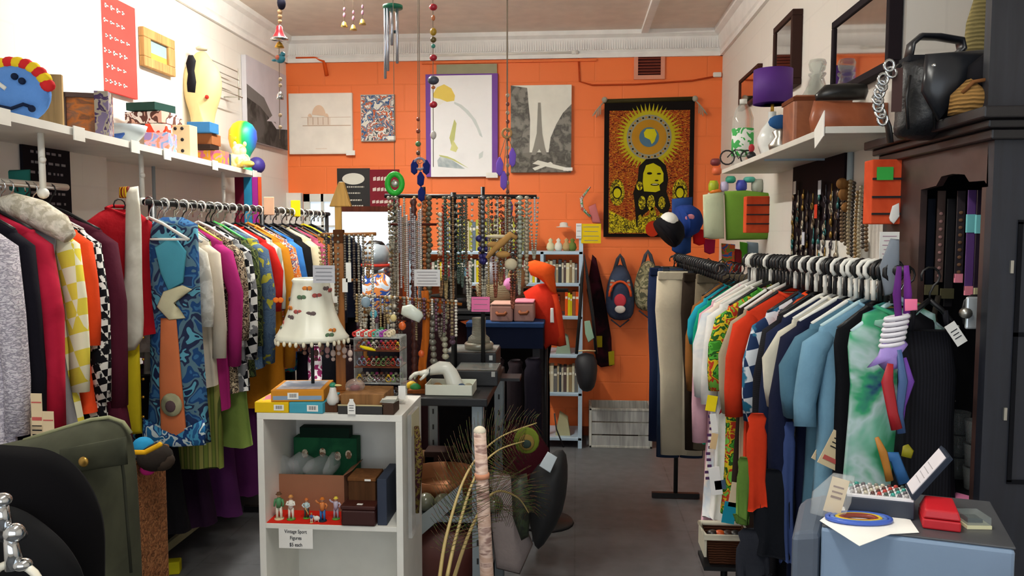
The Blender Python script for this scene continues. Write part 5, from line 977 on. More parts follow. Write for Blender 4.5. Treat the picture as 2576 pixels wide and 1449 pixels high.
# wooden triangle topped stand with hangings
p = C(858, 955, .22)
r = root('jewellery_stand', 'wooden jewellery stand with a triangular arrowhead top and crossbar', 'jewellery stand', (p.x, YC + .22, zt))
Yq = YC + .22; L0 = r.location
def q_(px, py, dy=0.): return PY(px, py, Yq + dy) - L0
WD = M('#a8682a', 'wood', rough=.5); WD2 = M('#d9a34a', 'wood', rough=.5)
a = q_(858, 590); top = q_(858, 520)
part(r, 'base', MB().bx(q_(780, 960).x, q_(930, 960).x, -.07, .05, 0.0005, .03), WD, bevel=.005)
part(r, 'post', MB().bx(-.016, .016, -.006, .006, .03, a.z + .005), WD, bevel=.002); part(r, 'upper_post', MB().bx(-.011, .011, -.007, .005, a.z, top.z + .004), WD2, bevel=.002)
part(r, 'arrowhead', MB().prism([(q_(830, 516).x, top.z), (q_(884, 516).x, top.z), (q_(862, 462).x + .004, q_(0, 462).z), (q_(854, 462).x, q_(0, 462).z)], -.012, .01), WD2, bevel=.003)
part(r, 'crossbar', MB().tube([(q_(808, 590).x, 0, a.z), (q_(946, 590).x, 0, a.z + .002)], .006, 8), WD); part(r, 'hub', MB().box((0, 0, a.z - .006), (.036, .02, .045)), M('#5a3318', 'wood'), bevel=.003)
part(r, 'lower_crossbar', MB().tube([(q_(820, 740).x, .0, q_(0, 700).z), (q_(900, 740).x, 0, q_(0, 700).z)], .005, 8), WD)
def strand(label, x, y, ztop, L, col, bead=.006, group=None, metal=.5, w_=.0, name='necklace', swirl=0, mi=None, rough=.35):
    m = MB(); n = max(5, int(L / (bead * 1.75)))
    if w_:
        pts = hang_arc((-w_ / 2, 0, 0), (w_ / 2, 0, 0), L, int(n * 1.6))
        for k_, q in enumerate(pts):
            m.ell(q, (bead, bead, bead * .95) if k_ % 3 else (bead * 1.25,) * 3, 6, 4)
    else:
        for k_ in range(n): m.ell((swirl * math.sin(k_ * .9), swirl * math.cos(k_ * .9), -k_ * L / n), (bead * (1 + .25 * (k_ % 3 == 0)), bead, bead), 6, 4)
    return thing(name, label, 'necklace', m, M(col, metal=metal, rough=rough), (x, y, ztop), group=group)
JC = ['#a8a594', '#8c8678', '#c9c6b8', '#6a6258', '#b09a6c', '#5a5048', '#d9d5c8', '#94704c']
zb_ = L0.z + a.z
for k in range(12):
    px = 812 + 11.5 * k; x = PY(px, 590, Yq).x; L = random.uniform(.12, .30)
    if abs(px - 858) < 9: continue
    strand('silver and bronze chain necklace hanging from the wooden crossbar', x, Yq - .012, zb_ - .004, L, random.choice(JC), .0048, 'chains on the wooden crossbar', w_=random.choice((0, 0, .018)))
for k in range(9):
    x = PY(780 + 14 * k, 860, Yq).x; thing('bead_drop', 'short pinkish bead drop hanging below the floral lampshade', 'necklace', MB().tube([(0, 0, 0), (0, 0, -.02)], .0015, 4).ell((0, 0, -.03), (.009, .009, .012), 8, 6).ell((0, 0, -.05), .007, 8, 6), M(random.choice(['#b08a88', '#8a6a5a', '#c9b4a8', '#6a4a48'])), (x, Yq - .055, PY(800, 845, Yq).z - .01 * (k % 3)), group='bead drops below the lampshade')
# lampshade
p = C(780, 850, .1); sc = (YC + .1) / F
zl = C(780, 855, .1).z; zh = C(780, 700, .1).z; 
r = root('table_lamp', 'table lamp with a white bell shaded cover printed with butterflies', 'lamp', (p.x, YC + .12, zt))
A = zl - zt; B = zh - zt; f_ = lambda v: A + (B - A) * v
ls = MB(); prof = [(92, 0), (95, .05), (88, .10), (72, .28), (60, .48), (54, .66), (50, .82), (47, .92), (50, .96), (44, 1.0), (42, .97), (45, .8), (55, .4), (84, .06)]
ls.lathe([(a_ * sc, f_(v) + (0)) for a_, v in prof], seg=48, wob=.035, lobes=8)
part(r, 'lamp_shade', ls, M('#e8e6d2', rough=.35))
br = MB()
for k in range(14):
    t = pi + pi * (k + .5) / 14 + random.uniform(-.05, .05); v = random.uniform(.08, .85); rr0 = [a_ for a_, vv in prof[:10] if vv >= v][0] * 1.0
    # interpolate radius
    for (r1, v1), (r2, v2) in zip(prof[1:8], prof[2:9]):
        if v1 <= v <= v2: rr0 = r1 + (r2 - r1) * (v - v1) / (v2 - v1)
    rad = rr0 * sc * (1 + .035 * math.cos(8 * t)) + .0005
    br.at((rad * math.cos(t), rad * math.sin(t), f_(v)), (0, 0, t + pi / 2)).ell((-.007, 0, .002), (.009, .0015, .007), 8, 5, k % 4).ell((.007, 0, .002), (.009, .0015, .007), 8, 5, k % 4).ell((0, -.001, 0), (.0016, .0016, .007), 6, 4, 0)
part(r, 'butterfly_print', br, [M('#6a5a58'), M('#b85a52'), M('#5f7a5c'), M('#d9823a')])
fr = MB()
for k in range(30): t = 2 * pi * k / 30; rr0 = 93 * sc * (1 + .035 * math.cos(8 * t)); fr.ell((rr0 * math.cos(t), rr0 * math.sin(t), A - .004), (.006, .006, .009), 6, 5)
part(r, 'scalloped_trim', fr, M('#ded6bc')); part(r, 'stem', MB().tube([(0, 0, .012), (0, 0, f_(.9))], .006, 8), BLK); part(r, 'base', MB().lathe([(.04, 0.0005), (.045, .006), (.02, .014), (.006, .02)], seg=20), BLK)
p = C(700, 755, .06); thing('butterfly_clip', 'small orange butterfly clip beside the white lampshade', 'ornament', MB().ell((-.008, 0, .0), (.01, .002, .009), 8, 6).ell((.008, 0, 0), (.01, .002, .009), 8, 6), M('#e8762c'), p)
p = C(815, 712, .02); o = thing('notice', 'pale grey handwritten card clipped beside the lampshade top', 'notice', MB().bx(-.035, .035, 0, .0015, 0, .055), M('#bdbcc0'), p); 
m = MB()
for k in range(4): m.box((0, -.0008, .046 - .012 * k), (.055 - .006 * (k % 2), .0006, .0018))
part(o, 'handwriting', m, M('#77767c'))
for k, (px, y0_, y1_) in enumerate(((835, 680, 745), (877, 660, 710), (842, 745, 762), (868, 700, 735))): 
    p = PY(px, y1_, Yq - .03); thing('price_tag', 'narrow white price tag hanging among the chains on the wooden stand', 'tag', MB().bx(-.009, .009, 0, .001, 0, (y1_ - y0_) * Yq / F), PAPER, p, group='narrow tags on the wooden stand')
# acrylic tiered ring display
xa = C(893, 900, .17).x; xb = C(1008, 900, .17).x; z1 = C(900, 850, .17).z
r = root('tiered_display', 'clear acrylic tiered display packed with rings and trinkets', 'display stand', ((xa + xb) / 2, YC + .16, zt)); w2 = (xb - xa) / 2; H_ = z1 - zt
ACR = M('#e6ece8', rough=.05, alpha=.28)
for s2 in (-1, 1): part(r, 'side_panel', MB().bx(s2 * w2 - .001, s2 * w2 + .001, 0, .1, 0.0005, H_), ACR)
TZ = [H_ * v for v in (.06, .30, .55, .80, 1.0)]
for k, z_ in enumerate(TZ): part(r, 'tray', MB().bx(-w2, w2, .0, .1, z_, z_ + .003), M('#6a3a24', 'wood') if k in (2, 3) else ACR)
RCc = ['#a8a08c', '#c9a22a', '#7a9a5a', '#8a4a3a', '#d9d4c4', '#b03a7a', '#5a4a40', '#c03a2a', '#8a94a4', '#6f8a50']
rg = MB().tube([(.0085 * math.cos(t), 0, .0085 * math.sin(t) + .0095) for t in [2 * pi * i / 12 for i in range(12)]], .0016, 5, closed=True).ell((0, 0, .021), (.0055, .004, .0042), 8, 5)
protos = {}
def ring(x, y, z, c_, lb, g, s=1.):
    if c_ not in protos: protos[c_] = thing('ring', lb, 'ring', rg, M(c_, metal=.4, rough=.3), (x, y, z), (0, 0, random.uniform(-.6, .6)), g); protos[c_].scale = (s, s, s); return
    o = clone(protos[c_], (x, y, z), (0, 0, random.uniform(-.6, .6)), lb, g); o.scale = (s, s, s)
for k, z_ in enumerate(TZ[:4]):
    for j in range(9):
        for i in range(2): ring(r.location.x - w2 + .012 + j * (2 * w2 - .024) / 8, r.location.y + .02 + .04 * i, zt + z_ + .0032, random.choice(RCc), 'small dress ring standing in the clear tiered display', 'rings in the tiered display', 1.1)
p = C(935, 868, .2); X0 = C(893, 868, .2).x; zz3 = zt + TZ[4] + .003
for row in range(3):
    for i in range(10):
        x = X0 + .013 * i; c_ = ['#d0302a', '#d9d9cf', '#d0302a', '#c9d2c0', '#e04a3a', '#4f9a84', '#8fa0a8', '#9a2a9a', '#b8a890', '#d9c9a8'][i]
        thing('bead_bracelet', 'coloured bead bracelet on the top tier of the clear display', 'bracelet', MB().tube([(.006 * math.cos(t), 0, .007 * math.sin(t) + .009) for t in [2 * pi * q / 8 for q in range(8)]], .0035, 5, closed=True), M(c_, rough=.4), (x + .006, r.location.y + .015 + .03 * row, zz3 + .012 * row * .0), group='bracelets on the clear display')
thing('banana_charm', 'bright yellow curved charm on the clear display tray', 'ornament', MB().tube([(-.02, 0, .006), (0, 0, .0), (.02, 0, -.004), (.032, 0, -.008)], [.004, .006, .005, .002], 8), M('#e8cf1c'), (C(915, 912, .16).x + .01, YC + .155, zt + TZ[3] + .012))
p = C(1008, 975, .14); o = thing('price_tag', 'white price tag beside the clear tiered display', 'tag', MB().bx(-.012, .012, 0, .001, 0, .045), PAPER, (p.x + .004, YC + .14, zt + .02))
thing('plastic_sleeve', 'clear plastic sleeved pack leaning on the cabinet side', 'packet', MB().bx(0, .012, -.06, .06, 0, .4, 0).bx(.013, .0135, -.06, .06, .33, .40, 1), [BAGP, M('#cfc9a8')], (xr + .008, YC + .1, .62), (0, .0, 0))
thing('necklace_packet', 'long black bead necklaces in a bag hung beside the cabinet', 'necklace', MB().tube([(0, 0, 0), (.005, .01, -.1), (0, 0, -.28)], [.008, .014, .006], 8), M('#2a2420', 'multi', ['#6a5a2a', '#3a1c20'], scale=12), (xr + .035, YC + .05, .98))
# ---------------------------------------------------------------- steel shelving with jewellery on top
YT0, YT1 = 2.82, 3.5; XT0 = PY(1012, 1010, YT0).x; XT1 = PY(1213, 1010, YT0).x; ZTb = PY(1100, 1000, YT0).z
r = root('steel_shelving', 'grey perforated steel shelving under the black jewellery table top', 'shelving', ((XT0 + XT1) / 2, YT0, 0)); hw3 = (XT1 - XT0) / 2
part(r, 'table_top', MB().bx(-hw3 - .02, hw3 + .02, -.01, YT1 - YT0, ZTb - .03, ZTb), BLK, bevel=.004)
for (sx_, yy) in ((1, 0.02), (1, .62), (-1, .02), (-1, .62)):
    u = MB().bx(-.02, .02, 0, .004, 0.0, ZTb - .03).bx(sx_ * .02 - .002, sx_ * .02 + .002, 0, .035, 0, ZTb - .03)
    for k in range(12): u.box((0, -.0005, .1 + k * .07), (.007, .002, .022), 1)
    part(r, 'post', u, [STEEL, BLK], loc=(sx_ * hw3 * (.86 if yy < .1 else 1.0), yy, 0))
for z_ in (.22, .52): part(r, 'shelf', MB().bx(-hw3, hw3, .03, .62, z_, z_ + .025), STEEL, bevel=.002)
part(r, 'brace', MB().add([(-hw3, 0, .42), (hw3 * .5, 0, .62), (hw3 * .5, 0, .68), (-hw3, 0, .50), (-hw3, .004, .42), (hw3 * .5, .004, .62), (hw3 * .5, .004, .68), (-hw3, .004, .50)], [(0, 1, 2, 3), (7, 6, 5, 4), (0, 4, 5, 1), (3, 2, 6, 7), (1, 5, 6, 2), (0, 3, 7, 4)]), STEEL)
TX = r.location.x
def TT(px, dy=0.1, z=0.0005): q = PY(px, 900, YT0 + dy); return Vector((q.x, YT0 + dy, ZTb + z))
# things under the table
p = TT(1100, .1); thing('cushion', 'dark red brown leather cushion bag on the lower steel shelf', 'bag', MB().pillow([(-.14, .0), (.12, -.0), (.13, .1), (.15, .2), (.02, .25), (-.1, .22), (-.19, .16), (-.15, .1)], .09), M('#4a1f18', rough=.5), (p.x + .02, YT0 + .12, .245))
p = TT(1105, .2); thing('copper_pan', 'dull copper pan on the middle steel shelf', 'pan', MB().lathe([(.1, 0), (.14, .03), (.15, .09), (.155, .09), (.145, .02), (0, .012)], seg=24), M('#7a4a28', metal=.6, rough=.45), (p.x, YT0 + .26, .546))
for k in range(5):
    thing('glass_bauble', 'grey green glass bauble on the middle steel shelf', 'bauble', MB().ell((0, 0, .035), .035, 14, 10), M('#5c5c4c', rough=.2), (TX - hw3 + .07 + .065 * k, YT0 + .07, .546), group='baubles on the steel shelf')
for k in range(4): thing('dish', 'pale dish stacked flat on the lowest steel shelf', 'dish', MB().lathe([(.05, 0), (.09, .012), (.1, .02), (.095, .02), (.05, .006), (0, .005)], seg=24), M('#8f8a86', rough=.3), (TX - .03, YT0 + .28, .2455 + .0 + .009 * k) if False else (TX + .22, YT0 + .3, .546 + .009 * k), group='dishes on the steel shelf')
thing('drape', 'pale grey mauve cloth hanging from the end of the steel shelving', 'cloth', MB().pillow([(-.05, .4), (.03, .38), (.07, .2), (.1, .12), (.05, .0), (-.04, .02), (-.06, .2)], .04), fab('#8f827e'), (XT1 + .08, YT0 + .1, .3))
thing('velvet_wrap', 'deep wine velvet cloth bundled behind the wrapped pole', 'cloth', MB().pillow([(-.09, .36), (.02, .4), (.09, .3), (.1, .12), (.03, .0), (-.06, .05), (-.08, .2)], .05), fab('#3c0f18'), (XT1 + .14, YT0 + .35, .42))
# white tray + hand + green cloth + small trinkets
o = root('tray', 'white plastic tray at the front edge of the black table', 'tray', TT(1128, .03)); w_ = .088
part(o, 'body', MB().bx(-w_, w_, 0, .003, 0, .04).bx(-w_, w_, .12, .123, 0, .04).bx(-w_, -w_ + .003, 0, .12, 0, .04).bx(w_ - .003, w_, 0, .12, 0, .04).bx(-w_, w_, 0, .12, 0, .003), M('#dfe2d2'), bevel=.001)
p = TT(1115, .09)
r = root('hand_display', 'white ceramic jewellery hand bent at the wrist above the tray', 'display stand', (p.x, p.y, ZTb + .004))
hm = MB().tube([(.052, 0, -.002), (.04, 0, .035), (.026, 0, .07), (.012, 0, .088), (-.012, 0, .09), (-.035, 0, .082), (-.055, 0, .074)], [.038, .031, .028, .027, .025, .02, .015], 14)
hm.tube([(-.05, 0, .076), (-.068, 0, .07), (-.088, 0, .066)], [.015, .019, .014], 12, flat=(1.3, .7)); part(r, 'forearm', hm, M('#dfe0d4', rough=.3))
fg = [(-.088, -.018, .07), (-.088, -.006, .071), (-.088, .006, .07), (-.086, .017, .067)]
for k, q in enumerate(fg):
    L = (.034, .04, .037, .028)[k]; part(r, 'finger', MB().tube([q, (q[0] - L * .5, q[1] * 1.15, q[2] - .004), (q[0] - L * .85, q[1] * 1.2, q[2] - .016), (q[0] - L, q[1] * 1.2, q[2] - .026)], [.0062, .0056, .005, .0036], 8), M('#dfe0d4', rough=.3))
part(r, 'thumb', MB().tube([(-.062, -.016, .068), (-.07, -.03, .058), (-.082, -.034, .048)], [.007, .006, .0045], 8), M('#dfe0d4', rough=.3)); part(r, 'bracelet', MB().tube([(-.05 + .003 * math.sin(t), .0175 * math.cos(t), .0755 + .0175 * math.sin(t)) for t in [2 * pi * i / 16 for i in range(16)]], .002, 6, closed=True), M('#3a4a50', metal=.5))
for k, (px, dy, c_, lb) in enumerate(((1045, .1, '#1d7a34', 'bright green cloth pouch behind the white tray'), (1100, .08, '#8a6a42', 'tan shell lying in the white tray'), (1160, .07, '#2f4a6a', 'navy bead cluster in the white tray'), (1178, .08, '#8f8c74', 'tangle of silver chain in the white tray'), (1035, .14, '#e8c01c', 'small yellow ring box at the table corner'), (1205, .6, '#a9261e', 'red pompom behind the glass topped cases'), (1150, .55, '#2f9a4a', 'green felt strip on the black case'))):
    p = TT(px, dy, .008 if k in (1, 2, 3) else .0005); thing('trinket', lb, 'trinket', MB().lathe([(.012, 0), (.022, .008), (.02, .022), (.008, .03), (0, .031)], seg=12), M(c_, rough=.6), p)
# glass topped cases
def case(label, x0, x1, y0, y1, dy, dd, h):
    a = TT(x0, dy); b = TT(x1, dy); o = root('display_case', label, 'display case', ((a.x + b.x) / 2, YT0 + dy, ZTb + .0005)); w_ = (b.x - a.x) / 2
    part(o, 'body', MB().bx(-w_, w_, 0, dd, 0, h), M('#1f1f21', rough=.5), bevel=.004); part(o, 'liner', MB().bx(-w_ + .008, w_ - .008, .008, dd - .008, h, h + .001), M('#55564a', 'soft', ['#77786a', '#8a6a58', '#4a4b44'], scale=4)); part(o, 'glass_lid', MB().bx(-w_ + .004, w_ - .004, .004, dd - .004, h + .003, h + .006), M('#c9d0cc', rough=.04, alpha=.3)); part(o, 'clasp', MB().box((w_ * .8, -.003, h * .8), (.014, .005, .02)), SILV); return o
case('black glass topped jewellery case nearest the table edge', 1142, 1252, 0, 0, .22, .16, .06)
case('second glass topped black case behind the nearest one', 1120, 1248, 0, 0, .42, .2, .10)
case('open black tray of brooches beyond the glass topped cases', 1060, 1140, 0, 0, .3, .14, .03)
for k in range(9): thing('flower_clip', 'white and black fabric flower hair clip on the black table', 'hair clip', MB().ell((0, 0, .01), (.012, .012, .008), 8, 6).ell((.008, -.006, .014), (.007, .007, .006), 8, 6), (M('#d6d4cc'), M('#2a2a2e'))[k % 3 == 2], TT(1075 + 9 * k, .16 + .02 * (k % 3)), group='flower clips on the black table')
p = TT(1205, .5, .105); r = root('necklace_bust', 'clear necklace bust holding coiled silver chains', 'display stand', (p.x, p.y, ZTb + .107))
part(r, 'coil', MB().lathe([(.06, 0), (.062, .02), (.055, .028), (.05, .0)], seg=24), M('#a8a494', metal=.6, rough=.35)); part(r, 'neck', MB().lathe([(.05, .02), (.045, .045), (.03, .06), (.028, .1), (.03, .13), (.0, .132)], seg=20), M('#b8b4a0', 'weave', rough=.5, scale=3))
for k, (px, n_) in enumerate(((1148, 'first'), (1190, 'x'))): pass
# T bars ------------------------------------------------------------
YR = 3.2; ZR2 = PY(1160, 492, YR).z
r = root('necklace_rack', 'tall black necklace rack with one long horizontal bar', 'jewellery stand', (PY(1160, 490, YR).x, YR, ZTb)); L0r = r.location
def n_(px, py=492): return PY(px, py, YR) - L0r
part(r, 'bar', MB().tube([(n_(968).x, 0, n_(968, 493).z), (n_(1350).x, 0, n_(1350, 495).z)], .0085, 8), BLK)
for px, pt in ((1065, 470), (1140, 484), (1214, 470)): part(r, 'post', MB().tube([(n_(px).x, .004, .0), (n_(px).x, .004, n_(px, pt).z)], .0085 if px != 1140 else .012, 8), BLK)
part(r, 'foot', MB().bx(n_(1050).x, n_(1310).x, -.05, .06, 0.0005, .012), BLK)
p = PY(995, 1000, 3.05); r2 = root('pillar_stand', 'dark red wooden turned post hung with bead necklaces', 'jewellery stand', (PY(992, 500, 3.05).x, 3.05, ZTb)); r2.location.x = max(PY(992, 500, 3.05).x, XT0 + .0)
hpost = PY(992, 498, 3.05).z - ZTb
pf = [(.05, 0.0005), (.05, .01), (.015, .02)]; z_ = .03
while z_ < hpost - .02: pf += [(.010, z_), (.0145, z_ + .012), (.010, z_ + .024)]; z_ += .028
part(r2, 'post', MB().lathe(pf + [(.0, hpost)], seg=12), M('#4a1c14', rough=.4)); part(r2, 'crossbar', MB().tube([(-.09, 0, hpost * .86), (.09, 0, hpost * .86)], .005, 8), M('#4a1c14'))
# necklaces on the bar: thick ones described one by one
YN = YR - .02
def onbar(px, py1, col, bead, lb, g=None, w_=0., metal=.3, swirl=0., dy=0., py0=498):
    a_ = PY(px, py0, YN + dy); L = (py1 - py0) * (YN + dy) / F; return strand(lb, a_.x, a_.y, a_.z, L, col, bead, g, metal, w_, swirl=swirl)
onbar(1078, 830, '#6a6450', .012, 'thick ropey grey green bead necklace on the black rack', swirl=.003); onbar(1068, 760, '#b06a3a', .0095, 'copper coloured bead necklace beside the thick grey one')
onbar(1140, 690, '#1c1a1c', .013, 'fat black bead necklace on the middle post of the rack'); onbar(1214, 640, '#7a7c80', .0105, 'steel grey curb chain necklace on the black rack', metal=.8)
onbar(1216, 660, '#2f2a6a', .012, 'navy blue beaded ring pendant under the grey curb chain', w_=.035, py0=600); onbar(1308, 680, '#a8b0a0', .0105, 'pale green glass bead necklace near the end of the bar'); onbar(1325, 720, '#b5a890', .0085, 'beige pearl necklace near the end of the bar')
onbar(1108, 650, '#d8d2bc', .010, 'cream shell necklace on the black rack', py0=540); onbar(1116, 700, '#a8341e', .008, 'rust red bead necklace between the black and cream ones', py0=520); onbar(1345, 560, '#c8ccd0', .004, 'thin silver chain with a tag at the bar end')
for k in range(44):
    px = random.uniform(975, 1345); onbar(px, random.uniform(600, 790), random.choice(JC + ['#8a4a34', '#4a5a50']), random.uniform(.0042, .0075), 'slim chain or bead necklace hanging from the long black bar', 'slim necklaces on the black bar', w_=random.choice((0, .02, .03)), dy=random.uniform(-.01, .03))
for k in range(12):
    px = 1003 + 5 * k; onbar(px, random.uniform(640, 760), random.choice(['#b8b4b8', '#8a8a90', '#d0ccc8', '#9a8a7a']), .0045, 'silvery chain hung on the dark red post', 'silvery chains on the dark red post', dy=-.14, py0=random.uniform(520, 560))
# yarn bird, twisted driftwood necklace
pts = [PY(x, y, 3.1) for x, y in ((1225, 650), (1245, 625), (1262, 610), (1285, 590), (1300, 600))]; o = pts[0].copy()
thing('driftwood_spray', 'branching spray of cream and tan wooden beads tied to the rack', 'necklace', MB().tube([p - o for p in pts], [.008, .012, .016, .013, .008], 8).ell(PY(1265, 640, 3.1) - o, (.03, .015, .014), 10, 6).ell(PY(1285, 665, 3.1) - o, (.026, .018, .024), 10, 6, 1).ell(PY(1250, 595, 3.1) - o, (.045, .01, .008), 10, 6, 1).ell(PY(1240, 615, 3.1) - o, (.024, .012, .012), 10, 6), [M('#b58a50'), M('#cfc3a4')], o)
# copper wood T stands in front
Yw = 2.92
r = root('jewellery_stand', 'low orange wooden necklace stand with a long thin bar', 'jewellery stand', (PY(1068, 740, Yw).x, Yw, ZTb)); LL = r.location
g_ = lambda px, py: PY(px, py, Yw) - LL
part(r, 'bar', MB().tube([(g_(890, 735).x, 0, g_(0, 737).z), (g_(1000, 742).x, 0, g_(0, 742).z), (g_(1162, 757).x, 0, g_(0, 757).z)], .0055, 8), M('#c0702c', 'wood'))
part(r, 'post', MB().tube([(g_(1068, 0 + 725).x, .006, g_(0, 725).z), (g_(1072, 780).x, .006, g_(0, 780).z), (g_(1070, 840).x, .006, g_(0, 840).z), (g_(1062, 900).x, .006, g_(0, 900).z), (g_(1060, 960).x, .006, .012)], [.011, .011, .011, .012, .013], 8, flat=(.6, 1.3)), M('#c0641c', 'wood'))
part(r, 'post', MB().tube([(g_(918, 740).x, .004, g_(0, 738).z), (g_(918, 900).x, .004, g_(0, 905).z)], .008, 8), M('#a8723c', 'wood')); part(r, 'base', MB().bx(g_(1030, 960).x, g_(1100, 960).x, -.04, .05, 0.0005, .012), M('#8a4a1c', 'wood'))
for k in range(26):
    px = 897 + 10 * k; y0_ = 740 + (px - 897) * .06; c_ = random.choice(JC + ['#d9d6cc', '#8fa8c0', '#8a7a5c', '#6a4a5a'])
    a_ = PY(px, y0_ + 3, Yw - .012); strand('short silver or bead necklace hanging from the orange wooden bar', a_.x, a_.y, a_.z, random.uniform(.06, .17), c_, random.uniform(.004, .0075), 'necklaces on the orange wooden bar', w_=random.choice((0, 0, .02)))
a_ = PY(1098, 765, Yw + .02); strand('thick pale grey twisted bead necklace behind the pink notes', a_.x + .03, a_.y, a_.z, .22, '#a8a690', .012, None, .2, swirl=.003)
a_ = PY(1075, 765, Yw + .02); strand('thick dark silver twisted bead necklace near the orange post', a_.x + .02, a_.y, a_.z, .24, '#7a786c', .013, None, .4, swirl=.003)
a_ = PY(1118, 780, Yw + .02); strand('dull purple bead necklace near the white notice', a_.x + .03, a_.y, a_.z, .14, '#5a4052', .011, None, .1)
pts = [PY(x, y, 2.88) for x, y in ((1012, 770), (1035, 765), (1062, 785), (1066, 795), (1055, 812), (1025, 800), (1008, 790))]; o = pts[0].copy()
thing('cuff_bracelet', 'wide mint white cuff leaning in front of the orange stand', 'bracelet', MB().pillow([((p - o).x, (p - o).z) for p in pts], .02), M('#d5ddd0', rough=.3), o)
for k, (px, py, c_, rr_, lb) in enumerate(((1012, 820, '#d8652a', .014, 'round orange bead below the mint cuff'), (940, 790, '#5fb8cc', .014, 'turquoise bead on the chains of the orange stand'), (960, 830, '#2f7a3a', .010, 'green stone among the chains near the lampshade'), (920, 760, '#9ab8cc', .018, 'pale blue glass drop on the orange stand'), (1060, 890, '#c9541c', .012, 'flat orange tag below the orange post'), (990, 800, '#d9c98a', .012, 'amber bead beside the turquoise one'))):
    thing('bead', lb, 'bead', MB().ell((0, 0, 0), (rr_, rr_ * .7, rr_ * 1.15), 10, 8), M(c_, rough=.3), PY(px, py, 2.86))
def note(px0, py0, px1, py1, Y, col, lb, lines, name='notice'):
    a_ = PY(px0, py1, Y); b_ = PY(px1, py0, Y); w_ = b_.x - a_.x; h = b_.z - a_.z
    o = thing(name, lb, 'notice', MB().bx(-w_ / 2, w_ / 2, 0, .0015, 0, h), M(col), ((a_.x + b_.x) / 2, Y, a_.z)); m = MB()
    for k in range(lines): m.box((0, -.0008, h * (.84 - .7 * k / max(1, lines - 1))), (w_ * (.8 - .1 * (k % 2)), .0006, h * .03))
    part(o, 'handwriting', m, M('#8a868a')); return o
note(1042, 678, 1107, 720, 2.98, '#dcdcdc', 'white lined notice clipped to the black necklace rack', 5)
note(1186, 747, 1232, 784, 3.0, '#ec7aaa', 'bright pink sticky note on the jewellery table', 3)
# ---------------------------------------------------------------- navy table further back with suitcase
Y2 = 3.95; z2 = PY(1270, 812, Y2).z; xa = PY(1172, 812, Y2).x; xb = PY(1368, 812, Y2).x
r = root('table', 'navy blue cloth covered table behind the jewellery shelving', 'table', ((xa + xb) / 2, Y2, 0)); hw4 = (xb - xa) / 2
part(r, 'table_top', MB().bx(-hw4, hw4, 0, .6, z2 - .025, z2), M('#26406a'), bevel=.004); part(r, 'cloth_skirt', MB().bx(-hw4 + .004, hw4 - .004, .004, .59, z2 - .13, z2 - .026), M('#141c33', rough=.9))
for sx_ in (-1, 1):
    for yy in (.04, .55): part(r, 'leg', MB().bx(sx_ * (hw4 - .04) - .018, sx_ * (hw4 - .04) + .018, yy, yy + .03, 0, z2 - .13), M('#4a4a4e', metal=.4))
T2 = lambda px, dy=.1: Vector((PY(px, 800, Y2 + dy).x, Y2 + dy, z2 + .0005))
def suit(label, x0, x1, py0, dy, dd, body, lid):
    a_ = T2(x0, dy); b_ = T2(x1, dy); w_ = (b_.x - a_.x) / 2; h = PY(x0, py0, Y2 + dy).z - z2; o = root('vanity_case', label, 'case', ((a_.x + b_.x) / 2, Y2 + dy, z2 + .0005))
    part(o, 'body', MB().bx(-w_, w_, 0, dd, 0, h * .88), M(body), bevel=.008); part(o, 'lid', MB().bx(-w_, w_, 0, dd, h * .9, h), M(lid), bevel=.006); part(o, 'handle', MB().tube([(-w_ * .4, -.006, h * .5), (-w_ * .3, -.02, h * .42), (w_ * .3, -.02, h * .42), (w_ * .4, -.006, h * .5)], .009, 8), M('#8a5034')); return o
suit('dusty pink vanity case with a brown handle on the navy table', 1233, 1290, 764, .04, .2, '#b88c80', '#c49a8c'); suit('dusty pink vanity case with a brighter pink lid on the navy table', 1292, 1343, 758, .05, .2, '#b98c80', '#e08a9c')
thing('tray', 'black lacquer tray stacked on the navy table', 'tray', MB().bx(-.1, .1, 0, .25, 0, .02).bx(-.11, .11, 0, .26, .03, .045).bx(-.02, .02, .1, .12, .02, .03), BLK, T2(1190, .12))
p = T2(1210, .35); thing('jug', 'dark round jug at the back of the navy table', 'jug', MB().lathe([(.05, 0), (.09, .05), (.1, .1), (.07, .16), (.05, .19), (.06, .21), (0, .2)], seg=20).tube([(.08, 0, .14), (.13, 0, .13), (.12, 0, .07), (.09, 0, .05)], .01, 8), M('#211d1e', rough=.25), (p.x - .12, p.y, z2))
p = T2(1260, .36); thing('basket', 'pale wicker basket heaped behind the pink cases', 'basket', MB().lathe([(.09, 0), (.13, .1), (.14, .17), (.13, .17), (.1, .08), (0, .06)], seg=24), M('#a89878', 'weave', scale=1.5), (p.x, p.y, z2))
for k, (px, h, c_, lb) in enumerate(((1235, .30, '#b8bcc4', 'pale grey soft toy in the wicker basket'), (1300, .26, '#9a8258', 'tan soft toy bear beside the wicker basket'), (1282, .22, '#cf86b8', 'pink ball between the soft toys'), (1296, .18, '#3a3034', 'dark round purse in front of the tan bear'))):
    p = T2(px, .3); thing('soft_toy' if k < 2 else 'ball', lb, 'toy', MB().ell((0, 0, 0), (.05 if k < 2 else .03, .045, .07 if k < 2 else .035), 12, 9).ell((0, -.01, .085 if k < 2 else .0), (.035 if k < 2 else .02, .03, .033 if k < 2 else .02), 10, 8), fab(c_), (p.x, p.y - .04 * (k > 1), z2 + h * .8))
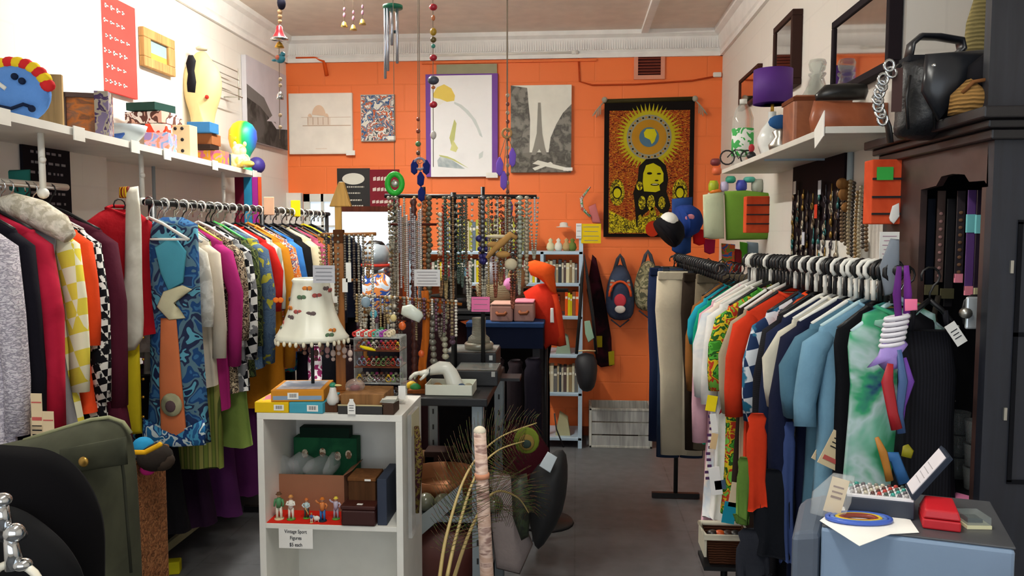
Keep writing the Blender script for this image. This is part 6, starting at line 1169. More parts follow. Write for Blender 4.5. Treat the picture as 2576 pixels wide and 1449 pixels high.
# orange hooded jacket on a post
p = PY(1372, 650, 4.2); Yh = 4.2
r = root('hooded_jacket', 'bright orange hooded jacket hanging beside the pink cases', 'jacket', (p.x, Yh, p.z))
part(r, 'body', MB().pillow(ptpoly([(1316, 735), (1338, 722), (1352, 715), (1375, 712), (1396, 720), (1404, 745), (1412, 790), (1420, 830), (1425, 868), (1408, 872), (1385, 868), (1372, 880), (1362, 850), (1352, 820), (1340, 790)], Yh, r.location), .07), fab('#c9301c'))
part(r, 'hood', MB().pillow(ptpoly([(1325, 660), (1345, 654), (1370, 660), (1397, 670), (1395, 690), (1398, 715), (1402, 742), (1388, 738), (1374, 716), (1355, 700), (1335, 692), (1328, 676)], Yh - .02, r.location), .05), fab('#ec5a22'), loc=(0, -.02, 0))
part(r, 'sleeve', MB().tube([PY(x, y, Yh - .03) - r.location for x, y in ((1392, 740), (1402, 790), (1408, 840), (1412, 868))], [.022, .026, .024, .022], 12), fab('#d4401e')); part(r, 'price_tag', MB().pillow(ptpoly([(1385, 775), (1392, 775), (1394, 812), (1384, 812)], Yh - .09, r.location), .002), PAPER, loc=(0, -.09, 0))
thing('coat_stand', 'dark post carrying the orange hooded jacket', 'coat stand', MB().tube([(0, 0, 0.0), (0, 0, 1.3)], .012, 8).tube([(-.12, 0, 1.28), (.12, 0, 1.28)], .01, 8).lathe([(.16, 0), (.15, .015), (.02, .03)], seg=20), BLK, (p.x + .0, Yh + .07, 0))
# ---------------------------------------------------------------- pale blue steel bookcase at the back wall
YB = D - .40; xl2 = PY(1028, 640, YB).x; xr2 = PY(1467, 640, YB).x; zt2 = PY(1400, 625, YB).z
r = root('bookcase', 'pale blue steel bookcase against the orange wall', 'bookcase', ((xl2 + xr2) / 2, YB, 0)); hb = (xr2 - xl2) / 2
PB = M('#b4cbdc', metal=.15, rough=.3)
SZ = [PY(1400, y, YB).z for y in (632, 712, 795, 892, 988, 1100)]
for k, z_ in enumerate(SZ): part(r, 'shelf', MB().bx(-hb if k < 2 else hb - .30, hb, 0, .36, max(.03, z_ - .025), max(.055, z_)), PB, bevel=.004)
for sx_ in (-hb, hb - .03): 
    for yy in (0, .33): part(r, 'post', MB().bx(sx_, sx_ + .03, yy, yy + .03, 0, SZ[0] + (.14 if sx_ > 0 else .02)), PB, bevel=.002)
for yy in (0, .33): part(r, 'post', MB().bx(hb - .31, hb - .285, yy, yy + .03, 0, SZ[0]), PB, bevel=.002)
bx0 = r.location.x
BC = [('#d9cfa8', 'cream'), ('#8f7a5a', 'tan'), ('#c8bfa4', 'ivory'), ('#6a6a68', 'grey'), ('#a89a7c', 'beige'), ('#3a3f44', 'charcoal'), ('#b8b09a', 'stone'), ('#5a4a48', 'brown')]
def books(x0, x1, zb, h, sn, cols):
    x = x0; i = 0
    while x < x1:
        t = random.uniform(.014, .026); c_, cn = cols[i % len(cols)]; hh = h * random.uniform(.8, 1)
        thing('book', '%s spined book on %s of the pale blue bookcase' % (cn, sn), 'book', MB().bx(0, t - .001, 0, .15, 0, hh).bx(.002, t - .003, -.0006, .15, hh * .7, hh * .8, 1), [M(c_), M('#e0dccb')], (bx0 + x, YB + .03, zb + .0005), group='%s books on %s of the bookcase' % (cn, sn), bevel=.001)
        x += t; i += 1
books(hb - .28, hb - .05, SZ[1], .17, 'the second shelf', BC)
books(hb - .27, hb - .18, SZ[2], .15, 'the third shelf', [('#2a3238', 'charcoal'), ('#7a2f24', 'brick red'), ('#d9d4c4', 'cream')]); books(hb - .13, hb - .05, SZ[2], .19, 'the third shelf', [('#e0541c', 'orange'), ('#d8c01c', 'yellow'), ('#c9b81c', 'mustard'), ('#8a5034', 'tan')])
books(hb - .27, hb - .03, SZ[4], .19, 'the fifth shelf', BC)
books(-hb + .05, hb - .34, SZ[1], .17, 'the long second shelf', [('#c9c9c4', 'grey'), ('#d9c41c', 'yellow'), ('#e4e0d4', 'white'), ('#5f8aa0', 'blue'), ('#7c2f34', 'maroon'), ('#b8b4a8', 'stone'), ('#3a4a3a', 'dark green')])
books(-hb + .25, hb - .42, SZ[0], .26, 'the top shelf', [('#a8a83a', 'olive'), ('#6a7a8a', 'slate'), ('#b4b04a', 'moss'), ('#8a8a5a', 'khaki'), ('#c9c0a0', 'cream')])
for k, (px, c_, lb) in enumerate(((1385, '#d9d0a8', 'cream figurine on top of the pale blue bookcase'), (1405, '#e0ddcf', 'white mug beside the cream figurine'), (1425, '#b89a6a', 'tan owl ornament on the bookcase top'), (1440, '#6a7a3a', 'green pot on the bookcase top'))):
    p = PY(px, 620, YB + .1); thing('ornament', lb, 'ornament', MB().lathe([(.02, 0), (.032, .02), (.026, .05), (.012, .065), (.018, .08), (.0, .095)], seg=12), M(c_), (p.x, YB + .1, SZ[0] + .0005))
for k, (z_, c_, lb) in enumerate(((SZ[3], '#8a9a84', 'sage coloured box on the fourth shelf of the bookcase'), (SZ[5], '#b4b08a', 'pale folded paper bag on the lowest shelf of the bookcase'))):
    p = PY(1415, 900, YB + .05); thing('box', lb, 'box', MB().prism([(-.05, 0), (.06, 0), (.04, .12), (-.02, .16)], 0, .12), M(c_), (p.x, YB + .05, max(.055, z_) + .0005))
note(1462, 563, 1512, 612, YB - .01, '#e8c81c', 'yellow lined notice fixed to the bookcase post', 4); note(1449, 562, 1463, 600, YB - .015, '#e8eaea', 'narrow white label beside the yellow notice', 3)
# black bucket bag, scarf, backpacks, cap etc on the wall
Yb = YB - .12
p = PY(1474, 985, Yb); r = root('bucket_bag', 'black bucket bag hanging from the bookcase post', 'bag', (p.x, Yb, p.z))
part(r, 'body', MB().pillow(ptpoly([(1442, 884), (1503, 882), (1505, 930), (1498, 980), (1478, 988), (1455, 984), (1446, 930)], Yb, p), .09), M('#17181e', rough=.6), sub=1); part(r, 'strap', MB().tube([PY(x, y, Yb) - p for x, y in ((1450, 890), (1458, 800), (1464, 700), (1470, 640), (1478, 700), (1492, 800), (1500, 890))], .012, 8), BLK); part(r, 'pale_rim', MB().tube([PY(x, y, Yb - .05) - p for x, y in ((1455, 883), (1475, 882), (1498, 883))], .005, 6), M('#c9b48a')); part(r, 'mint_tag', MB().pillow(ptpoly([(1470, 808), (1484, 806), (1495, 850), (1480, 862), (1472, 840)], Yb - .03, p), .004), M('#8fae96'), loc=(0, -.03, 0))
p = PY(1512, 640, D - .05)
r = root('football_scarf', 'long black and wine scarf with yellow ends hanging on the orange wall', 'scarf', p)
part(r, 'cloth', MB().pillow(ptpoly([(1490, 640), (1500, 650), (1520, 740), (1538, 850), (1540, 920), (1512, 924), (1500, 915), (1488, 800), (1476, 730)], D - .05, p), .04), M('#180f14', 'soft', ['#1c1014', '#3a1420'], rough=.95)); part(r, 'yellow_end', MB().pillow(ptpoly([(1500, 845), (1515, 845), (1515, 874), (1500, 874)], D - .1, p), .006).pillow(ptpoly([(1530, 885), (1545, 882), (1546, 918), (1532, 920)], D - .1, p), .006), M('#a89a1c'), loc=(0, -.05, 0))
def backpack(label, cx, y0, y1, w0, col, mt, arch):
    Yk = D - .12; p = PY(cx, y1, Yk); s = Yk / F; r = root('backpack', label, 'backpack', p)
    o_ = [(cx - w0 * .95, y1 - 18), (cx - w0, y1 - 60), (cx - w0 * .9, y0 + 75), (cx - w0 * .6, y0 + 35), (cx, y0 + 15), (cx + w0 * .6, y0 + 35), (cx + w0 * .9, y0 + 75), (cx + w0, y1 - 60), (cx + w0 * .95, y1 - 12), (cx + w0 * .5, y1), (cx - w0 * .5, y1)]
    part(r, 'body', MB().pillow(ptpoly(o_, Yk, p), .11), mt, sub=1); part(r, 'hanging_strap', MB().tube([PY(cx + dx, y, Yk + .02) - p for dx, y in ((-w0 * .5, y0 + 55), (-6, y0 + 10), (0, y0), (6, y0 + 10), (w0 * .5, y0 + 55))], .014, 8), M('#4a4e58'))
    if arch: part(r, 'orange_arch', MB().tube([PY(cx + w0 * .72 * math.cos(t), (y1 - 62) - 38 * math.sin(t), Yk - .105) - p for t in [pi * i / 10 for i in range(11)]], .009, 8), M('#d9582c')); part(r, 'front_patch', MB().ell(PY(cx, y1 - 52, Yk - .108) - p, (.045, .012, .05), 14, 8).ell(PY(cx, y1 - 30, Yk - .11) - p, (.04, .014, .03), 12, 8, 1), [M('#c9404c'), M('#e4ddd4')]); part(r, 'grey_top', MB().pillow(ptpoly([(cx - 24, y0 + 62), (cx + 24, y0 + 62), (cx + 30, y0 + 95), (cx - 30, y0 + 95)], Yk - .08, p), .02), M('#9a9c96', 'stripe', ['#8f918c', '#b8502c'], scale=2), loc=(0, -.07, 0))
    part(r, 'base_strap', MB().tube([PY(cx - w0 * .6, y1 - 4, Yk - .02) - p, PY(cx, y1 + 14, Yk - .02) - p, PY(cx + w0 * .6, y1 - 4, Yk - .02) - p], .006, 6), M('#3a3a44'))
backpack('navy and grey child backpack with an orange arch on the orange wall', 1560, 642, 808, 38, None, M('#39435a', 'soft', ['#333c52', '#444f66'], rough=.9), True)
backpack('camouflage backpack hanging beside the navy one', 1630, 632, 785, 38, None, M('#9a9474', 'multi', ['#6a6a50', '#b0a888', '#8a8464', '#5a5a48', '#a89c7c'], scale=1.6, rough=.9), False)
p = PY(1690, 640, D - .5)
r = root('baseball_cap', 'black and white baseball cap tilted on the end of the trouser rail', 'cap', PY(1672, 590, 4.6)); r.rotation_euler = (0, .9, .3)
part(r, 'crown', MB().lathe([(.095, 0), (.098, .03), (.085, .075), (.05, .105), (0, .115)], seg=20), BLKM); part(r, 'white_panel', MB().ell((-.05, -.02, .06), (.052, .065, .05), 14, 10), WHT); part(r, 'brim', MB().pillow([(-.075, 0), (-.06, .07), (0, .1), (.06, .07), (.075, 0)], .006), BLKM, loc=(0, -.02, 0), rot=(1.35, 0, 0))
r = root('baseball_cap', 'royal blue baseball cap with a white trim above the trouser rail', 'cap', PY(1712, 560, 4.75)); r.rotation_euler = (0, 1.3, .2)
part(r, 'crown', MB().lathe([(.095, 0), (.098, .03), (.085, .085), (.05, .12), (0, .13)], seg=20), M('#1f3a80', rough=.8)); part(r, 'brim', MB().pillow([(-.075, 0), (-.06, .07), (0, .1), (.06, .07), (.075, 0)], .006), M('#1f3a80', rough=.8), loc=(0, -.02, 0), rot=(1.35, 0, 0)); part(r, 'pink_badge', MB().ell((-.02, -.09, .03), (.02, .006, .03), 10, 6), M('#d88a9a'))
p = PY(1712, 640, 4.85); thing('denim_cloth', 'blue cloth hanging straight down under the blue cap', 'cloth', MB().pillow(ptpoly([(1690, 500), (1742, 495), (1740, 560), (1738, 635), (1712, 645), (1690, 630)], 4.85, p), .04), M('#223f78'), p)
# crate
Yc2 = D - .36; a_ = PY(1482, 1112, Yc2); b_ = PY(1642, 1030, Yc2); w_ = (b_.x - a_.x) / 2; h = b_.z
r = root('crate', 'whitewashed grey wooden crate on the floor below the backpacks', 'crate', ((a_.x + b_.x) / 2, Yc2, 0)); WG = M('#c4c3ba', 'wood', rough=.9)
for k, (q0, q1) in enumerate(((0.005, .32), (.34, .65), (.67, 1.))): part(r, 'front_slat', MB().bx(-w_ + .018, w_ - .018, .004, .018, h * q0, h * q1 - .004), M('#b4b5b2', 'wood', rough=.9), bevel=.002)
part(r, 'frame', MB().bx(-w_, -w_ + .018, 0, .3, 0, h).bx(w_ - .018, w_, 0, .3, 0, h).bx(-w_, w_, 0, .02, h - .016, h).bx(-w_, w_, 0, .02, 0, .016).bx(-w_ + .018, w_ - .018, .285, .3, 0, h).bx(-w_ + .018, w_ - .018, .02, .285, .004, .015), WG, bevel=.002)
thing('paper_bundle', 'brown paper bundle lying in the grey crate', 'paper', MB().pillow([(-.15, 0), (.15, 0), (.13, .08), (-.12, .07)], .08), M('#4a3a32'), ((a_.x + b_.x) / 2, Yc2 + .14, .016))
# ribbons ornament above the yellow notice
pts = [PY(x, y, D - .1) for x, y in ((1485, 470), (1462, 500), (1465, 525), (1485, 545))]; o = pts[0].copy()
thing('ribbon_ornament', 'curly silver and green ribbon ornament hanging on the orange wall', 'ornament', MB().tube([p - o for p in pts], [.006, .012, .012, .01], 8), M('#a8b0a4', 'multi', ['#4f9a5a', '#c9ccd0', '#b85a4a'], scale=6), o)
p = PY(1492, 548, D - .08); thing('pennant', 'dusty pink pennant below the curly ribbon ornament', 'pennant', MB().pillow(ptpoly([(1480, 520), (1498, 512), (1512, 562), (1490, 560)], D - .08, p), .015), M('#c97474'), p)
p = PY(1418, 572, D - .1); thing('sun_hat', 'small white hat on the ledge above the bookcase', 'hat', MB().lathe([(.055, 0), (.056, .004), (.032, .008), (.03, .03), (.02, .038), (0, .04)], seg=20), M('#dcd8cf'), p)
# helmet and printed bag by the mirror
Yh2 = 4.75; p = PY(945, 660, Yh2)
r = root('helmet', 'shiny grey and white helmet with a red stripe on a pole stand', 'helmet', (p.x, Yh2, PY(0, 665, Yh2).z)); part(r, 'shell', MB().ell((0, 0, .06), (.085, .1, .09), 20, 14), M('#a9b4bc', metal=.3, rough=.15)); part(r, 'red_stripe', MB().lathe([(.088, -.005), (.09, .0), (.088, .012)], seg=24), M('#b8382c')); part(r, 'dark_top', MB().lathe([(.06, .128), (.04, .148), (0, .154)], seg=20), BLK); part(r, 'pole', MB().tube([(0, 0, -.02), (0, 0, -p.z + .02)], .014, 8), STEEL)
p = PY(945, 790, Yh2 + .02); thing('printed_bag', 'white shopping bag with blue and orange print below the helmet', 'bag', MB().pillow(ptpoly([(912, 692), (965, 685), (985, 700), (984, 788), (915, 792)], Yh2 - .03, p), .05), M('#dfe3ea', 'multi', ['#e9ecef', '#2f4f9c', '#e08a4a', '#dfe6ef', '#c9d9ea'], scale=1.6), (p.x, Yh2 - .05, p.z))

# dark goods behind the lampshade, plus added dark sheets behind the tables
thing('dark_filler', 'added black sheet standing in for the dark behind the steel shelving', 'cloth', body_mesh(hw3 * 1.05, ZTb - .14, 1.0, .015, 77, z0=0, neck=hw3), fab('#131012'), (TX, YT1 + .06, ZTb - .04))  # added sheet, its black stands in for shade below the table top
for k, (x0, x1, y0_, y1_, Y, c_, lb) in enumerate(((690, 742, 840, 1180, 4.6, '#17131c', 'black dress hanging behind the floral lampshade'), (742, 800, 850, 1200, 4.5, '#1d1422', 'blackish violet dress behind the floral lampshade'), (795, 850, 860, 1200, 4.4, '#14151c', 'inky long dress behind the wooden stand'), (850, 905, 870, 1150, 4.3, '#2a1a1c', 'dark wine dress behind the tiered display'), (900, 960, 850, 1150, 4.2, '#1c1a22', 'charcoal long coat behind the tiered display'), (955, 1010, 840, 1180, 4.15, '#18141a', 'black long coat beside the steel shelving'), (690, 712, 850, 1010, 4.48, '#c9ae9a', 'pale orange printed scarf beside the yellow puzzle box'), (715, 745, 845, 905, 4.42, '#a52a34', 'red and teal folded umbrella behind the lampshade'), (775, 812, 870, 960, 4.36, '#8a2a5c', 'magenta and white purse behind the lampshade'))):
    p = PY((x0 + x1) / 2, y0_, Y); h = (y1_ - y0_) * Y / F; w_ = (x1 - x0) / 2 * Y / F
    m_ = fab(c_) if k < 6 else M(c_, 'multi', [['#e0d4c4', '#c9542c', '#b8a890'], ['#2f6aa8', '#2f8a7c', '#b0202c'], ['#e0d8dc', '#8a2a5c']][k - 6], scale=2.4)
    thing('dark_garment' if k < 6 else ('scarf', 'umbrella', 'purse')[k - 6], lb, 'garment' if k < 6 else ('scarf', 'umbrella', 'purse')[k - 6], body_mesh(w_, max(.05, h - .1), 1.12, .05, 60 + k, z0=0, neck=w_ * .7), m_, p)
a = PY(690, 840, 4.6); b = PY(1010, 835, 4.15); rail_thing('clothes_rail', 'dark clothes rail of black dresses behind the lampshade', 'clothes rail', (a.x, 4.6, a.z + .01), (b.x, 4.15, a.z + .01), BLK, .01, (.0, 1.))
for k, (px, py, w_, h_, c_, lb) in enumerate(((1050, 1130, .07, .10, '#5a3f26', 'brown wooden box on the middle steel shelf'), (1100, 1140, .06, .12, '#2a1a16', 'dark box on the middle steel shelf'), (1150, 1130, .05, .09, '#3c2c22', 'dull brown tin at the end of the middle steel shelf'))):
    p = TT(px, .45); thing('box', lb, 'box', MB().bx(-w_, w_, 0, .1, 0, h_), M(c_), (p.x, YT0 + .45, .546), bevel=.004)

thing('dark_filler', 'added black sheet making the dark space behind the navy table', 'cloth', body_mesh(hw4 * 1.1, z2 - .35, 1.0, .015, 78, z0=0, neck=hw4), fab('#100d10'), ((xa + xb) / 2, Y2 + .66, z2 - .1))  # added too, a black sheet in place of the shade under this table
thing('dark_filler', 'added dark wine sheet closing the gap beyond the orange necklace stand', 'cloth', body_mesh(.2, .75, 1.0, .015, 79, z0=0, neck=.19), fab('#2a1518'), (PY(1090, 800, 4.3).x, 4.3, PY(1090, 790, 4.3).z))  # added filler sheet, keeps the orange wall from showing through
p = PY(1135, 745, 3.3); thing('hat', 'black felt hat resting behind the white lined notice', 'hat', MB().lathe([(.09, 0), (.09, .005), (.05, .01), (.05, .06), (.035, .075), (0, .07)], seg=24), fab('#15130f'), p)
# ---------------------------------------------------------------- things hanging from the ceiling
def hang(name, label, px, Y, cat='ornament'):
    p = PY(px, 0, Y); r = root(name, label, cat, (p.x, Y, ZC)); return r, (lambda x, y, dy=0.: PY(x, y, Y + dy) - r.location)
STR = M('#8a7a68')
def cord(r, g, px, y0, y1=None, x1=None):
    e = g(x1 or px, y1 or y0) ; part(r, 'cord', MB().tube([(0, 0, 0), (e.x, e.y, e.z)], .0016, 5), STR)
r, g = hang('bell_string', 'string of red bells, beads and a teal bird beside the pale wall', 704, 3.6)
cord(r, g, 704, 350)
part(r, 'dark_bead', MB().ell(g(708, 8), (.02, .02, .03), 10, 8), M('#1d1c2c')); part(r, 'bead_column', MB().ell(g(704, 30), .012, 8, 6).ell(g(704, 42), .011, 8, 6).ell(g(704, 54), .010, 8, 6), M('#c9a27a'))
c_ = g(703, 98); part(r, 'bell', MB().lathe([(.036, 0), (.033, .004), (.018, .03), (.014, .055), (0, .065)], c_, 20), M('#a8303a', metal=.5, rough=.25)); part(r, 'bell_rim', MB().lathe([(.038, -.004), (.04, 0), (.036, .004)], c_, 20), CHROME)
part(r, 'small_bell', MB().lathe([(.022, 0), (.012, .02), (0, .03)], g(703, 120), 14), GOLD)
b_ = g(705, 148); part(r, 'teal_bird', MB().ell(b_, (.024, .014, .02), 12, 8).ell(b_ + Vector((.012, 0, .02)), .012, 10, 7).ell(b_ + Vector((-.026, 0, -.006)), (.016, .006, .006), 8, 6), M('#27788a', rough=.4)); part(r, 'orange_breast', MB().ell(b_ + Vector((-.008, -.008, .004)), (.012, .01, .012), 8, 6), M('#c9705a'))
part(r, 'silver_bell', MB().lathe([(.016, 0), (.014, .02), (.005, .034), (0, .036)], g(705, 250), 14), CHROME); 
for y_ in (200, 215, 290, 320): part(r, 'lower_bead', MB().ell(g(705, y_), .009, 8, 6), M('#b59a7a'))
for k, (px, y1_) in enumerate(((866, 68), (889, 76), (912, 62))):
    r, g = hang('brass_bell', ('brass bell on a pink cord, nearest the bell string', 'brass bell on a pink cord, hanging lowest of the three', 'brass bell on a pink cord, nearest the wind chime')[k], px, 3.9, 'bell')
    cord(r, g, px, y1_); part(r, 'beads', MB().ell(g(px, y1_ - 30), (.007, .007, .012), 8, 6).ell(g(px, y1_ - 45), (.006, .006, .01), 8, 6), M('#a8788a')); part(r, 'bell', MB().lathe([(.018, 0), (.014, .008), (.010, .022), (0, .028)], g(px, y1_), 16), M('#c9ad62', metal=.8, rough=.3))
r, g = hang('wind_chime', 'wind chime with a green disc and silver tubes', 988, 3.4, 'wind chime')
cord(r, g, 988, 15); c_ = g(988, 18); part(r, 'disc', MB().lathe([(.042, -.006), (.042, .006), (0, .007)], c_, 24).tube([c_ + Vector((0, 0, -.006)), c_ + Vector((0, 0, -.007))], .04, 16), M('#14795a', rough=.4))
for k, (dx, y0_, y1_) in enumerate(((-16, 25, 200), (-8, 25, 182), (2, 25, 118), (14, 25, 162), (8, 25, 90))):
    part(r, 'chime_tube', MB().tube([g(988 + dx, y0_) + Vector((0, (-.02, -.03, -.03, -.02, .02)[k], 0)), g(988 + dx, y1_) + Vector((0, (-.02, -.03, -.03, -.02, .02)[k], 0))], .0062, 8), M('#c9cdd8', metal=.85, rough=.25))
part(r, 'clapper', MB().lathe([(.016, -.003), (.016, .003)], g(994, 80), 14), M('#3a4a50'))
def beadstring(name, label, px, Y, items, y1, cat='ornament', x1=None):
    r, g = hang(name, label, px, Y, cat); cord(r, g, px, y1, x1=x1)
    for k, (nm, y, rx, rz_, c_) in enumerate(items): 
        xx = px + ((x1 or px) - px) * y / y1
        part(r, nm, MB().ell(g(xx, y), (rx, rx * .8, rz_), 10, 8), M(c_, rough=.35))
    return r, g
beadstring('bead_string', 'string of red hearts and glass beads in front of the purple framed poster', 1090, 3.3, [('red_bead', 18, .017, .014, '#a8182c'), ('glass_bead', 45, .008, .012, '#b86a3c'), ('amber_bead', 80, .014, .016, '#a8841c'), ('dark_bead', 100, .013, .012, '#5a4a1c'), ('green_bead', 116, .009, .009, '#3a8a7a'), ('red_bead', 145, .016, .013, '#a8182c'), ('stone_bead', 202, .024, .018, '#3f4654'), ('amber_bead', 220, .009, .007, '#b86a3c'), ('red_bead', 263, .017, .014, '#a8182c'), ('pearl_bead', 340, .013, .018, '#c9c4bc')], 420)
beadstring('bead_string', 'thin string of brown and green beads behind the heart string', 1052, 3.5, [('bead', 300, .009, .009, '#8a3a24'), ('bead', 330, .010, .010, '#8a3a24'), ('bead', 362, .013, .012, '#4a7a4c'), ('bead', 385, .010, .010, '#5a3a2c')], 420)
def dream(label, px, Y, py, R_, col, fcol, flen, fy_):
    r, g = hang('dreamcatcher', label, px, Y, 'dreamcatcher'); cord(r, g, px, py - 5)
    c_ = g(px, py); part(r, 'ring', MB().tube([c_ + Vector((R_ * math.cos(t), 0, R_ * math.sin(t))) for t in [2 * pi * i / 16 for i in range(16)]], .005, 6, closed=True), M(col))
    for k, (dx, y0_) in enumerate(fy_):
        q0 = g(px + dx, y0_); part(r, 'feather', MB().pillow([(-.004, 0), (.004, 0), (.016, -flen * .35), (.012, -flen * .85), (0, -flen), (-.014, -flen * .8), (-.014, -flen * .3)], .006), M(fcol, rough=1), loc=q0); part(r, 'feather_cord', MB().tube([c_, q0], .0014, 4), STR)
    return r
dream('small blue dreamcatcher with navy feathers above the necklace rack', 1056, 3.15, 412, .022, '#8f8a9c', '#1f2a6a', .06, [(-14, 402), (16, 402), (2, 432), (4, 470)])
r = dream('purple feathered dreamcatcher by the tower canvas', 1275, 3.3, 335, .018, '#b08a5c', '#7c5cc4', .08, [(-18, 395), (14, 372), (-8, 430), (6, 500), (0, 545)])
p = PY(1275, 400, 3.28); beadstring('bead_string', 'long string of brown beads beside the tower canvas', 1277, 3.32, [('bead', 240 + 22 * k, .008, .009, '#7a3a2c' if k % 2 else '#b8a890') for k in range(14)], 560)
r, g = hang('ring_ornament', 'bright green ring ornament with a silver centre above the dark post', 990, 3.0); c_ = g(993, 462)
part(r, 'ring', MB().tube([c_ + Vector((.028 * math.cos(t), 0, .036 * math.sin(t))) for t in [2 * pi * i / 18 for i in range(18)]], .011, 8, closed=True), M('#1fb02c', rough=.5, bump=.3)); part(r, 'centre', MB().ell(c_, (.016, .008, .014), 10, 8), SILV); part(r, 'cord', MB().tube([(0, 0, 0), c_ + Vector((0, 0, .036))], .0012, 4), STR)
# ---------------------------------------------------------------- dark dresser on the right
XD = PX(2492, 600, .97).x; yn = PX(2492, 600, .97).y; yfr = 2.62; zc = PX(2492, 290, .97).z
r = root('dresser', 'tall near black wooden dresser with an arched open front', 'dresser', (.97, yn, 0)); LD = yfr - yn; WDp = XS - .97 - .02
DK = M('#1a1a20', 'wood', rough=.5); DKR = M('#3a2626', 'soft', ['#46302c', '#33221f'], rough=.5)
z0 = PX(2400, 1235, .97 + .02).z
part(r, 'side_panel', MB().bx(0, WDp, 0, .03, 0, zc), M('#202430', 'wood', rough=.5)); part(r, 'far_side_panel', MB().bx(0, WDp, LD - .03, LD, 0, zc), DK)
part(r, 'top_board', MB().bx(0.0, WDp, 0.03, LD - .03, zc - .03, zc), DK); part(r, 'back_panel', MB().bx(WDp - .02, WDp, .03, LD - .03, 0, zc - .03), M('#141620')); part(r, 'shelf', MB().bx(.01, WDp - .02, .03, LD - .03, z0 - .03, z0), DK); part(r, 'lower_front', MB().bx(0, .02, .03, LD - .03, 0, z0 - .03), DK)
cor = MB()
for k, (o_, a_, b_2) in enumerate(((.015, -.06, -.035), (.03, -.035, -.015), (.05, -.015, .012))): cor.bx(-o_, WDp, -o_, LD + o_, zc + a_, zc + b_2)
part(r, 'cornice', cor, M('#120f14', rough=.4), bevel=.004)
# arched valance and stiles in the open face (plane x = 0)
yA = PX(2308, 600, .97).y - yn; yB_ = PX(2476, 600, .97).y - yn
vz = lambda py, px: PX(px, py, .97).z
yy = lambda px: PX(px, 600, .97).y - yn
arch = [(.03, zc - .06), (LD - .03, zc - .06), (LD - .03, 1.2), (yy(2312), 1.2), (yy(2312), vz(478, 2312)), (yy(2350), vz(468, 2350)), (yy(2362), vz(445, 2362)), (yy(2390), vz(438, 2390)), (yy(2420), vz(440, 2420)), (yy(2432), vz(458, 2432)), (yy(2470), vz(455, 2470)), (yy(2480), vz(470, 2480)), (.03, vz(470, 2485))]
n = len(arch); part(r, 'arched_front', MB().add([(x_, a_, b_) for x_ in (0, .018) for a_, b_ in arch], [tuple(range(n))[::-1], tuple(range(n, 2 * n))] + [(i, (i + 1) % n, (i + 1) % n + n, i + n) for i in range(n)]), DKR)
part(r, 'stile', MB().bx(0, .018, yy(2312), LD - .03, z0 - .03, 1.2), DKR); part(r, 'stile', MB().bx(0, .018, .0301, .05, z0 - .03, vz(470, 2485)), DKR)
rb2 = MB()
for k in range(2): rb2.bx(.06 + .16 * k, .07 + .16 * k, -.004, 0, 1.0, 1.62)
rb2.bx(.06, .23, -.004, 0, 1.615, 1.625).bx(.06, .23, -.004, 0, .995, 1.005).bx(.06, .23, -.004, 0, 1.35, 1.36); part(r, 'panel_moulding', rb2, M('#0e0f14'))
part(r, 'hinge', MB().bx(.045, .052, -.006, 0, 1.5, 1.53).bx(.045, .052, -.006, 0, 1.15, 1.18), SILV)
# belts hanging inside
bl = [(2370, 480, 700, '#5a4640', 'black belt with a row of pinkish studs inside the dresser'), (2420, 480, 690, '#2c2428', 'dark brown studded belt inside the dresser'), (2447, 478, 720, '#5c3a78', 'purple belt with a turquoise price band'), (2470, 478, 725, '#241628', 'near black belt with a turquoise price band'), (2345, 500, 720, '#141a2a', 'plain navy black belt inside the dresser'), (2395, 500, 760, '#121014', 'plain black belt behind the studded ones')]
for k, (px, y0_, y1_, c_, lb) in enumerate(bl):
    a_ = PX(px, y0_, 1.03); b_ = PX(px, y1_, 1.03); s = a_.y / F; r2 = root('belt', lb, 'belt', a_); h = (y1_ - y0_) * s; w_ = 9 * s
    part(r2, 'strap', MB().bx(-w_, w_, 0, .004, -h, 0), M(c_, rough=.5))
    if k < 2:
        m = MB()
        for q in range(9): m.ell((0, -.001, -h * (.25 + .085 * q)), (.006, .002, .005), 8, 5)
        part(r2, 'stud', m, M('#a8807c' if k == 0 else '#7a5a44', metal=.3))
    if k in (2, 3): part(r2, 'price_band', MB().bx(-w_ * 1.15, w_ * 1.15, -.002, .006, -h * .42, -h * .24), M('#74c0c4'))
    if k in (1, 2): part(r2, 'pink_tag', MB().bx(-w_, w_, -.003, .005, -h - .012, -h + .012), M('#e88a9c'))
    if k == 3: part(r2, 'buckle', MB().box((0, -.003, -h), (.02, .006, .026)), M('#c9c29a', metal=.4))
p = PX(2360, 770, 1.0); r2 = root('buckle_belt', 'brass framed buckle belt hanging from the dresser hook', 'belt', p); part(r2, 'buckle', MB().box((-.02, 0, .045), (.035, .006, .028)).box((.022, 0, .035), (.035, .006, .028)), M('#6e6a4c', metal=.6, rough=.4)); part(r2, 'strap', MB().tube([(-.0, 0, .03), (-.01, 0, -.03), (.004, 0, -.06)], .008, 6), M('#2a2620'))
p = PX(2445, 785, .985); r2 = root('camera_pouch', 'silver and black compact camera hanging in the dresser', 'camera', p); part(r2, 'body', MB().pillow([(-.03, -.045), (.02, -.05), (.04, -.03), (.042, .03), (.02, .05), (-.03, .045)], .02), BLK, sub=1); part(r2, 'silver_face', MB().bx(-.025, .006, -.026, -.016, -.04, .04), M('#d4dadc', metal=.5, rough=.25), bevel=.004); part(r2, 'lens', MB().tube([(-.028, -.02, .0), (-.028, -.036, .0)], .013, 12), SILV)
